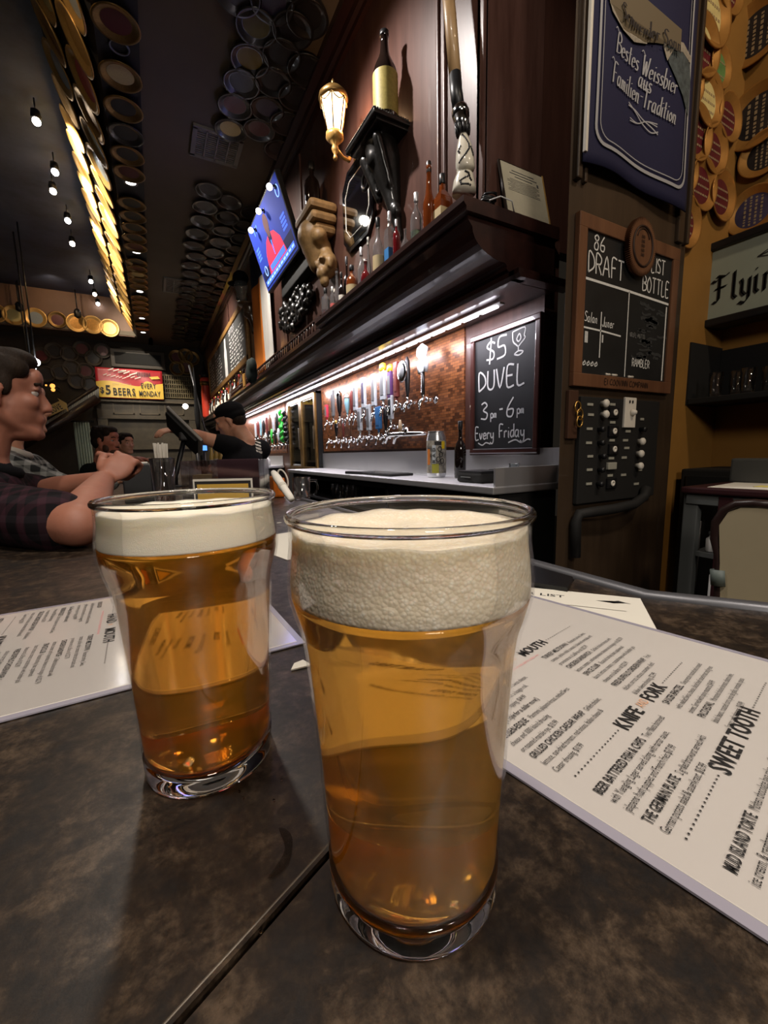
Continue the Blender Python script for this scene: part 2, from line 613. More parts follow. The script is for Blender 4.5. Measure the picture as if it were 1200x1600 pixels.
def load_glyphs():
    chars = [chr(c) for c in range(33, 127)]
    made = []
    for bold in (0, 1):
        for ch in chars:
            cu = bpy.data.curves.new('glyph', 'FONT')
            cu.body = ch; cu.size = 1; cu.resolution_u = 2
            if bold: cu.offset = .018
            o = bpy.data.objects.new('glyph', cu)
            COL.objects.link(o)
            made.append((bold, ch, o, cu))
    bpy.context.view_layer.update()
    dg = bpy.context.evaluated_depsgraph_get()
    for bold, ch, o, cu in made:
        e = o.evaluated_get(dg)
        me = e.to_mesh()
        vs = [(v.co.x, v.co.y) for v in me.vertices]
        fs = [tuple(p.vertices) for p in me.polygons]
        adv = (max(x for x, y in vs) + .055) if vs else .3
        GLY[(bold, ch)] = (vs, fs, adv)
        e.to_mesh_clear()
    for bold, ch, o, cu in made:
        bpy.data.objects.remove(o); bpy.data.curves.remove(cu)


load_glyphs()


def text(mb, s, M, size, mi=0, bold=0, sx=1.0, shear=0.0, align='l', width=None, lift=.0004):
    """Adds a line of lettering to mb, starting at M's origin along its x axis."""
    tot = sum(.28 if c == ' ' else GLY[(bold, c)][2] for c in s)
    if width: sx = width / (tot * size)
    x = 0.0
    if align == 'c': x = -tot / 2
    if align == 'r': x = -tot
    for c in s:
        if c == ' ':
            x += .28; continue
        vs, fs, adv = GLY[(bold, c)]
        mb.add([((x + vx + shear * vy) * size * sx, vy * size, lift) for vx, vy in vs], fs, mi, False, M)
        x += adv
    return tot * size * sx


STROKES = {
    'A': ['0,0 .3,1 .6,0', '.12,.38 .5,.38'], 'B': ['.05,0 .05,1 .45,.88 .45,.6 .05,.52', '.05,.52 .55,.42 .52,.1 .05,0'],
    'C': ['.55,.85 .25,1 .02,.6 .1,.1 .55,.1'], 'D': ['.08,0 .08,1 .5,.75 .55,.3 .08,0'], 'E': ['.5,1 .08,1 .08,0 .52,0', '.08,.52 .42,.52'],
    'F': ['.08,0 .08,1 .52,1', '.08,.52 .42,.55'], 'I': ['.12,0 .12,1'], 'L': ['.08,1 .08,0 .5,0'], 'M': ['0,0 .08,1 .32,.35 .56,1 .64,0'],
    'N': ['.05,0 .05,1 .5,0 .5,1'], 'O': ['.3,1 .02,.6 .1,.1 .4,.02 .58,.5 .3,1'], 'P': ['.08,0 .08,1 .5,.85 .48,.55 .08,.48'],
    'R': ['.06,0 .06,1 .5,.82 .42,.52 .06,.48', '.25,.48 .55,0'], 'S': ['.5,.88 .22,1 .05,.75 .45,.42 .42,.08 .05,.1'],
    'T': ['.28,0 .28,1', '0,1 .56,1'], 'U': ['.05,1 .05,.2 .28,0 .5,.2 .5,1'], 'V': ['.02,1 .28,0 .55,1'], 'W': ['0,1 .16,0 .34,.75 .52,0 .7,1'],
    'J': ['.4,1 .4,.15 .2,0 .03,.18'], 'Y': ['0,1 .28,.5 .28,0', '.28,.5 .56,1'],
    'a': ['.4,.5 .15,.5 .04,.2 .2,0 .4,.2', '.42,.5 .42,.06 .52,0'], 'b': ['.06,1 .06,0 .32,.02 .42,.28 .25,.5 .06,.38'], 'c': ['.4,.42 .2,.5 .04,.25 .15,0 .4,.08'],
    'd': ['.4,.5 .15,.5 .04,.2 .2,0 .4,.2', '.42,1 .42,0'], 'e': ['.05,.26 .4,.3 .3,.5 .1,.42 .06,.12 .22,0 .42,.1'],
    'g': ['.4,.5 .15,.5 .04,.24 .2,.06 .4,.2', '.42,.5 .42,-.25 .2,-.4 .02,-.28'], 'i': ['.1,.5 .1,.05 .18,0', '.1,.7 .12,.74'], 'l': ['.1,1 .1,.06 .2,0'],
    'm': ['.05,0 .05,.5', '.05,.36 .2,.5 .28,.38 .28,0', '.28,.36 .44,.5 .52,.38 .52,.05 .6,0'], 'n': ['.06,0 .06,.5', '.06,.36 .25,.5 .36,.36 .36,.05 .46,0'],
    'o': ['.22,.5 .03,.28 .2,0 .4,.24 .22,.5'], 'p': ['.06,.5 .06,-.42', '.06,.4 .25,.5 .42,.28 .3,0 .06,.1'], 'r': ['.06,.5 .06,0', '.06,.34 .2,.5 .34,.44'],
    's': ['.34,.44 .15,.5 .06,.36 .32,.18 .26,0 .03,.05'], 't': ['.16,.85 .16,.08 .3,.02', '.0,.54 .32,.54'], 'u': ['.05,.5 .06,.12 .2,0 .36,.14', '.38,.5 .38,.05 .48,0'],
    'v': ['.02,.5 .18,0 .38,.5'], 'y': ['.04,.5 .08,.18 .24,.08 .38,.22', '.4,.5 .4,-.2 .2,-.4 0,-.26'],
    '3': ['.05,.9 .3,1 .48,.8 .2,.55 .5,.35 .4,.05 .02,.1'], '5': ['.5,1 .1,1 .06,.58 .4,.56 .46,.15 .02,.05'], '6': ['.42,1 .1,.5 .1,.1 .4,.05 .45,.4 .1,.4'],
    '8': ['.3,1 .06,.78 .42,.4 .36,.04 .1,.06 .08,.36 .46,.76 .3,1'], '$': ['.5,.8 .22,.92 .05,.7 .45,.42 .42,.12 .04,.14', '.27,1.1 .24,-.1'],
    '-': ['.05,.45 .35,.47'], '|': ['.1,1.1 .1,-.2'], '0': ['.3,1 .02,.6 .1,.1 .4,.02 .58,.5 .3,1'], 'q': ['.4,.3 .1,.3 .1,.1 .4,.2 .3,.4 .1,.2'],
}
STROKES = {k: [[tuple(float(c) for c in p.split(',')) for p in st.split()] for st in v] for k, v in STROKES.items()}


def smooth_line(pts, k=4):
    if len(pts) < 3: return pts
    out = []
    n = len(pts)
    for i in range(n - 1):
        p0 = pts[max(i - 1, 0)]; p1 = pts[i]; p2 = pts[i + 1]; p3 = pts[min(i + 2, n - 1)]
        for j in range(k):
            t = j / k
            out.append(tuple(.5 * ((2 * p1[a]) + (-p0[a] + p2[a]) * t + (2 * p0[a] - 5 * p1[a] + 4 * p2[a] - p3[a]) * t * t + (-p0[a] + 3 * p1[a] - 3 * p2[a] + p3[a]) * t ** 3) for a in (0, 1)))
    out.append(pts[-1])
    return out


def ribbon(mb, pts, w, M, mi=0, nib=None, lift=.001):
    n = len(pts)
    vs = []; fs = []
    for i, p in enumerate(pts):
        a = pts[max(i - 1, 0)]; b = pts[min(i + 1, n - 1)]
        if nib is not None:
            ox, oy = nib[0] * w / 2, nib[1] * w / 2
        else:
            dx, dy = b[0] - a[0], b[1] - a[1]
            L = math.hypot(dx, dy) or 1
            ox, oy = -dy / L * w / 2, dx / L * w / 2
        vs += [(p[0] + ox, p[1] + oy, lift), (p[0] - ox, p[1] - oy, lift)]
    fs = [(2 * i, 2 * i + 1, 2 * i + 3, 2 * i + 2) for i in range(n - 1)]
    mb.add(vs, fs, mi, False, M)


def hand(mb, s, M, size, w=.1, mi=0, nib=None, sx=1.0, shear=0.0, gap=.14, smooth=True, align='l', lift=.001):
    """Handwritten (or broad nib) lettering made of strokes."""
    ws = [(.3 if c == ' ' else max(max(p[0] for p in st) for st in STROKES[c])) + gap for c in s]
    x = -sum(ws) / 2 if align == 'c' else 0.0
    for c, wd in zip(s, ws):
        if c != ' ':
            for st in STROKES[c]:
                q = smooth_line(st) if smooth else st
                ribbon(mb, [((x + a + shear * b) * size * sx, b * size) for a, b in q], w * size, M, mi, nib, lift)
                if nib is not None:
                    ribbon(mb, [((x + a + shear * b) * size * sx, b * size) for a, b in q], w * size * .3, M, mi, None, lift)
        x += wd
    return sum(ws) * size * sx


ORD = ('first second third fourth fifth sixth seventh eighth ninth tenth eleventh twelfth thirteenth fourteenth fifteenth sixteenth seventeenth eighteenth nineteenth twentieth').split()
ORD += ['twenty-' + w for w in ORD[:9]] + ['thirtieth'] + ['thirty-' + w for w in ORD[:9]]


# ================================================================== THE SETTING
XU = 1.5       # wall above the liquor shelf
XW = 1.85      # wall behind the taps
YE = 1.46      # near end of the back bar
ZC = 4.3       # ceiling
BAR = 1.07

floormat = mat('floor_tile', (.030, .024, .020), .5, var=.3, scale=4)
struct(MB().box((.5, 5.2, -.05), (12, 17, .1)).build('floor', floormat))
struct(MB().box((1.9, 5.1, ZC + .05), (3.5, 17, .1)).box((-2.5, 13.15, ZC + .05), (5.5, .9, .1)).build('ceiling', ceilpaint))
# dark soffit band, sloping cove and the painted coffer above it
struct(MB().box((.035, 5.1, ZC + .02), (.275, 15.2, .10)).build('ceiling_band', blackpaint))
CV0 = Vector((-.105, 0, ZC - .035)); CV1 = Vector((-.56, 0, 5.16))
struct(MB().extrude_y([(CV0.x, CV0.z), (CV1.x, CV1.z), (CV1.x + .1, CV1.z), (CV0.x + .1, CV0.z)], -3, 12.72).build('ceiling_cove', blackpaint))
struct(MB().box((-2.8, 4.9, 5.2), (4.6, 16, .08)).build('ceiling_sky', skypaint))
struct(MB().box((-2.65, 12.76, 4.74), (5.0, .08, .92)).build('wall_coffer', mat('cove_paint', srgb(112, 84, 66), .6, var=.1, scale=3)))
farpaint = mat('far_paint', (.028, .020, .013), .7, var=.3, scale=3)
struct(MB().box((-1.6, 13.55, 2.15), (7, .1, 4.4)).build('wall_far', farpaint))
struct(MB().box((-5.05, 5.2, 2.6), (.1, 17, 5.3)).build('wall_left', farpaint))
struct(MB().box((.5, -3.05, 2.6), (12, .1, 5.3)).build('wall_back', farpaint))
# upper mahogany wall over the shelf, its return facing the camera, and the wall behind the taps
struct(MB().box((XU + .18, 7.58, 3.315), (.36, 11.84, 1.97)).build('wall_right', mahog))
struct(MB().box((2.0, 1.70, 3.3), (1.0, .07, 2.0)).build('wall_return', wood('mahogany_return', (.045, .017, .011), (.075, .030, .020), .5, coat=.1)))
struct(MB().box((XW + .05, 7.6, 1.15), (.1, 12.0, 2.3)).build('wall_bar', mahog))
struct(MB().box((XW - .004, 3.56, 1.66), (.012, 2.66, .78)).build('wall_mosaic', mosaic))
struct(MB().box((XW - .004, 8.2, 1.66), (.012, 3.4, .78)).build('wall_mosaic.001', mosaic))
# pillar with the boards, ochre alcove behind it
struct(MB().prism([(1.505, 1.2), (2.355, 1.2), (2.355, 1.50), (1.88, 1.50)], 0, 4.3).build('wall_pillar', paneling))
struct(MB().box((2.70, 1.31, 2.15), (.72, .1, 4.3)).build('wall_ochre', ochre))
struct(MB().box((2.98, -.9, 2.15), (.1, 4.4, 4.3)).build('wall_alcove', ochre))

# crown moulding and raised stiles on the mahogany wall
cr = MB().extrude_y([(XU, 4.14), (XU - .03, 4.14), (XU - .035, 4.17), (XU - .06, 4.18), (XU - .07, 4.215), (XU - .115, 4.25), (XU - .12, 4.3), (XU, 4.3)], 1.66, 13.5)
struct(cr.build('trim_1', mahog_h))
tr = MB()
for y, w in ((2.035, .022), (1.985, .030), (1.685, .03)):
    tr.box((XU - .009, y, 3.22), (.018, w, 1.80), bev=.006)
struct(tr.build('trim_2', mahog))
tr = MB()
for y in (4.30, 5.0, 8.8):
    tr.box((XU - .009, y, 3.22), (.018, .05, 1.80), bev=.006)
struct(tr.build('trim_3', mahog))
tr = MB()
tr.box((1.535, 1.19, 2.9), (.03, .03, 1.25), bev=.006).box((1.58, 1.192, 2.9), (.018, .02, 1.25), bev=.004)
tr.box((2.28, 1.192, 2.9), (.05, .02, 1.4), bev=.006).box((2.33, 1.19, 2.9), (.022, .03, 1.4), bev=.005)
struct(tr.build('trim_4', paneling))

# ------------------------------------------------------------------ cantilevered liquor shelf with its cornice
sh = thing('liquor_shelf', 'long dark mahogany liquor shelf with stepped cornice above the tap wall', 'shelf', (1.5, 1.54, 2.33))
def shelf_part(mb, name, m):
    o = mb.build(name, m); o.parent = sh; o.matrix_parent_inverse = Matrix.Translation((-1.5, -1.54, -2.33)); return o
shelf_part(MB().extrude_y([(1.255, 2.325), (1.255, 2.30), (1.27, 2.285), (1.27, 2.268), (1.86, 2.268), (1.86, 2.325)], 1.53, 3.42), 'shelf_board', mahog_h)
cove = [(1.86, 2.27), (1.30, 2.27), (1.30, 2.25), (1.315, 2.235)]
for k in range(9):
    a = k / 8 * PI / 2
    cove.append((1.325 + .20 * (1 - math.cos(a)), 2.225 - .115 * math.sin(a)))
cove += [(1.535, 2.10), (1.535, 2.085), (1.56, 2.07), (1.56, 2.035), (1.86, 2.035)]
shelf_part(MB().extrude_y(cove, 1.555, 13.4), 'cornice', mahog_h)
shelf_part(MB().extrude_y([(1.525, 2.062), (1.525, 2.04), (1.54, 2.025), (1.60, 2.025), (1.60, 2.062)], 1.50, 13.4).extrude_y([(1.525, 2.062), (1.525, 2.04), (1.54, 2.025), (1.9, 2.025), (1.9, 2.062)], 1.47, 1.53), 'lower_moulding', mahog_h)
gal = MB()
gal.box((1.315, 5.75, 2.372), (.022, 4.66, .016)).box((1.315, 5.75, 2.278), (.03, 4.66, .014))
for i in range(58):
    y = 3.46 + i * .08
    gal.cyl((1.315, y, 2.28), (1.315, y, 2.37), .008, n=6)
gl = shelf_part(gal, 'gallery_rail', mahog_h)
shelf_part(MB().box((1.545, 6.9, 2.135), (.012, .34, .03), bev=.003), 'name_plate', brass)

led = thing('led_strip_light', 'bright white LED strip light under the liquor shelf', 'strip light', (1.70, 6, 2.018))
lm = MB(); ld = MB()
lm.box((0, -.2, .0), (.035, 8.1, .010))
for i in range(50):
    ld.box((-.004, -4.15 + i * .16, -.008), (.028, .125, .008))
lm.build('channel', white, led); ld.build('diode_row', ledmat, led)
for k, (y, L) in enumerate(((3.1, 2.6), (5.8, 2.6), (8.6, 2.8))):
    light('AREA', 'led_glow', (1.62, y, 1.995), 19, (.95, .90, 1), (1.78, y, 1.0), size=L, size_y=.03)
    bpy.data.objects[-1 if False else 'led_glow' + ('' if k == 0 else '.%03d' % k)].rotation_euler = (R(-28), 0, R(90))

# ------------------------------------------------------------------ back counter and its open cabinet
bc = thing('back_counter', 'stainless steel topped back counter under the near tap wall', 'counter', (1.6, 3.2, 0))
def rel(mb, name, m, par, label=None):
    o = mb.build(name, m); o.parent = par
    o.matrix_parent_inverse = Matrix.Translation(-Vector(par.location)); 
    if label: o['label'] = label
    return o
rel(MB().box((1.617, 3.185, 1.052), (.474, 3.45, .036), bev=.006), 'worktop', steel, bc)
rel(MB().box((1.838, 3.185, 1.155), (.014, 3.45, .19)).box((1.62, 1.472, 1.115), (.44, .012, .09)), 'backsplash', steel, bc)
cb = MB().box((1.64, 1.50, .53), (.40, .04, 1.0)).box((1.64, 4.86, .53), (.40, .04, 1.0)).box((1.83, 3.18, .53), (.02, 3.36, 1.0)).box((1.64, 3.18, .06), (.40, 3.36, .1))
cb.box((1.64, 2.6, .53), (.40, .03, 1.0)).box((1.64, 3.18, 1.0), (.40, 3.36, .03)).box((1.46, 2.05, .6), (.02, 1.08, .85))
rel(cb, 'cabinet', matblack, bc)
rel(MB().box((1.63, 3.72, .80), (.38, 2.2, .02)), 'glass_shelf', darksteel, bc)
fc = thing('far_counter', 'far stainless counter with black cabinet beyond the glass door cooler', 'counter', (1.6, 8.5, 0))
rel(MB().box((1.59, 8.8, 1.055), (.50, 4.2, .04), bev=.006), 'worktop', steel, fc)
rel(MB().box((1.63, 8.8, .51), (.42, 4.1, 1.02)), 'cabinet', matblack, fc)
rel(MB().box((1.838, 8.8, 1.15), (.012, 4.1, .16)), 'backsplash', steel, fc)

# two-door glass cooler between the tap walls
fr = thing('glass_door_cooler', 'tall two-door glass cooler with gold frame between the two tap walls', 'cooler', (1.7, 5.75, 0))
fb = MB().box((1.815, 4.93, 1.0), (.06, .04, 2.0)).box((1.815, 6.09, 1.0), (.06, .04, 2.0)).box((1.838, 5.51, 1.0), (.014, 1.18, 2.0)).box((1.815, 5.51, 1.985), (.06, 1.2, .03)).box((1.79, 5.51, .5), (.11, 1.2, 1.0)).box((1.815, 5.51, 1.45), (.05, 1.1, .012))
rel(fb, 'body', matblack, fr)
for y0, y1 in ((4.92, 5.51), (5.51, 6.10)):
    d = MB(); xm = 1.772
    for y in (y0 + .03, y1 - .03):
        d.box((xm, y, 1.50), (.03, .055, .96), bev=.006)
    for z in (1.05, 1.96):
        d.box((xm, (y0 + y1) / 2, z), (.03, y1 - y0 - .05, .06), bev=.006)
    dr = rel(d, 'door', oldgold, fr)
    g = MB().box((xm + .005, (y0 + y1) / 2, 1.5), (.006, y1 - y0 - .1, .88)).build('pane', dimglass); g.parent = dr
    h = MB().box((xm - .02, y0 + .07, 1.45), (.015, .015, .28), bev=.003).build('handle', chrome); h.parent = dr

# ------------------------------------------------------------------ the bar itself
BC = thing('bar_counter', 'wide bar counter with dark mottled metal top and mitred seam', 'bar', (0, 1.0, 0))
k_s = .4655
def seam_y(x): return .151 + (x - .049) * k_s
Am = [(-.30, seam_y(-.30) + .0016), (.485, seam_y(.485) + .0013), (.485, 11.5), (-.30, 11.5)]
Bm = [(-.30, seam_y(-.30) - .0016), (.485, seam_y(.485) - .0016), (.485, .256), (.56, .158), (.86, -.24), (1.05, -.33), (2.6, -.33), (2.6, -1.15), (-.30, -1.15)]
rel(MB().prism(Am, BAR - .045, BAR), 'bar_top', barmat, BC)
rel(MB().prism(Bm, BAR - .045, BAR), 'bar_top', barmat, BC)
e0 = Vector((-.30, seam_y(-.30) + .0016, BAR)); e1 = Vector((.485, seam_y(.485) + .0013, BAR))
rel(MB().tube([e0 + Vector((-.001, .002, -.0008)), e1 + Vector((-.001, .002, -.0008))], .0010, n=8), 'seam_lip', mat('worn_edge', (.085, .066, .048), .4, .3), BC)
rel(MB().prism([(-.22, .1), (.40, .38), (.40, 11.4), (-.22, 11.4)], 0.0, BAR - .046), 'bar_front', darkwood, BC)
rel(MB().prism([(-.22, .06), (.40, .30), (.80, -.30), (1.05, -.42), (2.5, -.42), (2.5, -1.05), (-.22, -1.05)], 0.0, BAR - .046), 'bar_front', darkwood, BC)
rel(MB().tube([(.492, 11.4, BAR - .004), (.492, .262, BAR - .004), (.567, .160, BAR - .004), (.868, -.235, BAR - .004)], .012, n=8), 'edge_trim', mat('edge_metal', (.10, .10, .11), .4, .6), BC)


# ================================================================== GLASSES OF BEER
def beer_material(name, haze_col, absorb, dens, haze):
    m = bpy.data.materials.new(name)
    m.use_nodes = True
    nt = m.node_tree
    nt.nodes.clear()
    out = nt.nodes.new('ShaderNodeOutputMaterial')
    g = nt.nodes.new('ShaderNodeBsdfGlass'); g.inputs['IOR'].default_value = 1.335; g.inputs['Roughness'].default_value = .05
    g.inputs['Color'].default_value = (1, .93, .75, 1)
    d = nt.nodes.new('ShaderNodeBsdfDiffuse'); d.inputs[0].default_value = (*haze_col, 1)
    t = nt.nodes.new('ShaderNodeBsdfTranslucent'); t.inputs[0].default_value = (*haze_col, 1)
    a1 = nt.nodes.new('ShaderNodeMixShader'); a1.inputs[0].default_value = .5
    mx = nt.nodes.new('ShaderNodeMixShader'); mx.inputs[0].default_value = haze
    nt.links.new(d.outputs[0], a1.inputs[1]); nt.links.new(t.outputs[0], a1.inputs[2])
    nt.links.new(g.outputs[0], mx.inputs[1]); nt.links.new(a1.outputs[0], mx.inputs[2])
    nt.links.new(mx.outputs[0], out.inputs['Surface'])
    v = nt.nodes.new('ShaderNodeVolumeAbsorption')
    v.inputs[0].default_value = (*absorb, 1); v.inputs[1].default_value = dens
    nt.links.new(v.outputs[0], out.inputs['Volume'])
    MATS[name] = m
    return m


def foam_material(name, scale, strength, holes):
    m = bpy.data.materials.new(name)
    m.use_nodes = True
    nt = m.node_tree
    b = nt.nodes['Principled BSDF']
    b.inputs['Roughness'].default_value = .45
    b.inputs['Subsurface Weight'].default_value = .35
    b.inputs['Subsurface Radius'].default_value = (.012, .010, .007)
    b.inputs['Subsurface Scale'].default_value = 1.0
    tc = nt.nodes.new('ShaderNodeTexCoord')
    vo = nt.nodes.new('ShaderNodeTexVoronoi'); vo.feature = 'SMOOTH_F1'; vo.inputs['Scale'].default_value = scale
    vo2 = nt.nodes.new('ShaderNodeTexVoronoi'); vo2.inputs['Scale'].default_value = scale * 2.6
    for q in (vo, vo2): nt.links.new(tc.outputs['Object'], q.inputs['Vector'])
    ad = nt.nodes.new('ShaderNodeMath'); ad.operation = 'ADD'
    nt.links.new(vo.outputs['Distance'], ad.inputs[0]); nt.links.new(vo2.outputs['Distance'], ad.inputs[1])
    r = nt.nodes.new('ShaderNodeValToRGB')
    r.color_ramp.elements[0].position = .3; r.color_ramp.elements[0].color = (.93, .86, .72, 1)
    r.color_ramp.elements[1].position = 1.3 if not holes else .98; r.color_ramp.elements[1].color = (.80, .69, .52, 1) if holes else (.90, .82, .66, 1)
    nt.links.new(ad.outputs[0], r.inputs[0]); nt.links.new(r.outputs[0], b.inputs['Base Color'])
    bp = nt.nodes.new('ShaderNodeBump'); bp.inputs['Strength'].default_value = strength; bp.inputs['Distance'].default_value = .0012; bp.invert = True
    nt.links.new(ad.outputs[0], bp.inputs['Height']); nt.links.new(bp.outputs[0], b.inputs['Normal'])
    return m


pintglass = clear_glass('pint_glass_wall', (.992, .992, .99), .30, .012)
OUTER = [(.0338, .0006), (.0344, .003), (.0346, .010), (.0356, .030), (.0372, .060), (.0389, .085), (.0400, .100), (.0412, .109), (.0436, .117), (.0450, .123), (.0452, .128), (.0446, .135), (.0438, .142), (.0437, .147), (.0441, .1505)]


def r_out(h):
    for (r0, z0), (r1, z1) in zip(OUTER, OUTER[1:]):
        if z0 <= h <= z1:
            return r0 + (r1 - r0) * (h - z0) / (z1 - z0)
    return OUTER[-1][0] if h > .15 else OUTER[0][0]


def pint(loc, label, z_foam, z_top, beer_m, foam_m, group, rot=0):
    g = thing('pint_glass', label, 'beer glass', loc, group, rot=(0, 0, rot))
    W = .0010
    # tapering wall with rolled rim
    zs = [.013 + (.1505 - .013) * i / 46 for i in range(47)]
    prof = [(r_out(z), z) for z in zs] + [(.0442, .1510), (.0443, .1520), (.0437, .1527), (.0430, .1520), (.0429, .1510)] + [(r_out(z) - W, z) for z in reversed(zs)]
    MB().lathe(prof, 64, cap=False).build('glass_wall', pintglass, g)
    bp = [(.0001, .0022), (.020, .0016), (.0325, .0004), (.0338, .0006), (.0344, .003), (.0346, .010), (.0347, .0128), (.0326, .0130), (.028, .0108), (.015, .0092), (.0001, .0088)]
    base_m = MATS.get('base_glass') or mat('base_glass', (.97, .97, .95), .0, trans=1.0, ior=1.46)
    MB().lathe(bp, 64, cap=False).build('glass_base', base_m, g)
    MB().lathe([(.0436 + .0014 * math.cos(a), .1512 + .0017 * math.sin(a)) for a in [i * PI / 8 for i in range(17)]], 72, cap=False).build('glass_rim', base_m, g)
    zs = [.0135 + (z_foam - .0135) * i / 44 for i in range(45)]
    prof = [(.0001, .0092), (.015, .0096), (.028, .0112), (.0328, .0132)] + [(r_out(z) - W - .0002, z) for z in zs[1:]] + [(.0001, z_foam)]
    MB().lathe(prof, 64, cap=False).build('beer', beer_m, g)
    zs = [z_foam + .0002 + (z_top - z_foam) * i / 24 for i in range(25)]
    prof = [(.0001, z_foam + .0002)] + [(r_out(z) - W - .0003, z) for z in zs]
    rt = prof[-1][0]
    for i in range(1, 14):
        q = 1 - i / 14
        prof.append((rt * q, z_top - .0016 * (1 - q ** 3) + .0007 * math.sin(9 * q + 1)))
    prof.append((.0001, z_top - .0012))
    f = MB().lathe(prof, 72, cap=False)
    rnd = random.Random(3 + int(rot * 10))
    f.v = [(x + .00025 * rnd.uniform(-1, 1) * (z > z_top - .004), y, z + .0006 * math.sin(260 * x + 2) * math.cos(210 * y + 1) * (z > z_top - .004)) for x, y, z in f.v]
    f.build('foam', foam_m, g)
    return g


beer_front = beer_material('golden_beer', (.95, .56, .03), (1, .735, .04), 26, .20)
beer_left = beer_material('amber_beer', (.90, .50, .03), (1, .70, .03), 30, .14)
foam_front = foam_material('bubbly_foam', 300, .30, True)
foam_left = foam_material('fine_foam', 1100, .2, False)
pint((.0810, .1300, BAR), 'full pint of golden beer with thick bubbly foam, standing nearest on the bar', .1235, .1462, beer_front, foam_front, 'pints of beer on the bar')
pint((.0150, .2460, BAR), 'full pint of amber beer with smooth foam, standing behind the bigger front pint', .1295, .1462, beer_left, foam_left, 'pints of beer on the bar', .7)

# ================================================================== MENUS
PW, PH = .245, .40


def menu_lines(mb, reg):
    """The printing of the food menu; page coordinates u across (0 to PW), v up (0 to PH). reg = list of lines."""
    pass


class Page:
    def __init__(s, M):
        s.M = M; s.mb = MB()
    def line(s, u, v, t, size, mi=0, bold=0, sx=.7, width=None, align='l'):
        text(s.mb, t, s.M @ Matrix.Translation((u, v, 0)), size, mi, bold, sx, align=align, width=width, lift=.0022)
    def dots(s, u0, u1, v, step=.0035, r=.0006, mi=0):
        n = int(abs(u1 - u0) / step)
        for i in range(n):
            u = u0 + (u1 - u0) * i / max(1, n)
            s.mb.lathe([(r, .0022), (.00001, .00225)], 6, mi, s.M @ Matrix.Translation((u, v, 0)), cap=False)
    def entry(s, u, v, lines, wid, hs=.0066, bs=.0056, gap=.0078, head=None, after=None):
        if head:
            w = text(s.mb, head, s.M @ Matrix.Translation((u, v, 0)), hs, 0, 1, .62, lift=.0022)
            if after: text(s.mb, after, s.M @ Matrix.Translation((u + w + .003, v, 0)), bs, 0, 0, .58, lift=.0022)
            v -= gap
        for t in lines:
            text(s.mb, t, s.M @ Matrix.Translation((u, v, 0)), bs, 0, 0, .60, lift=.0022); v -= gap
        return v


def heading(P, u, v, a, mid, b, size, gap):
    w = text(P.mb, a, P.M @ Matrix.Translation((u, v, 0)), size, 0, 1, .78, lift=.0022)
    if mid:
        P.line(u + w + .003, v + .002, mid, size * .62, 2, sx=.6); w += size * 1.15
    w2 = text(P.mb, b, P.M @ Matrix.Translation((u + w, v, 0)), size, 0, 1, .78, lift=.0022) if b else 0
    P.dots(u - .004, u - .062, v + .004); P.dots(u + w + w2 + .003, u + w + w2 + .05, v + .004)


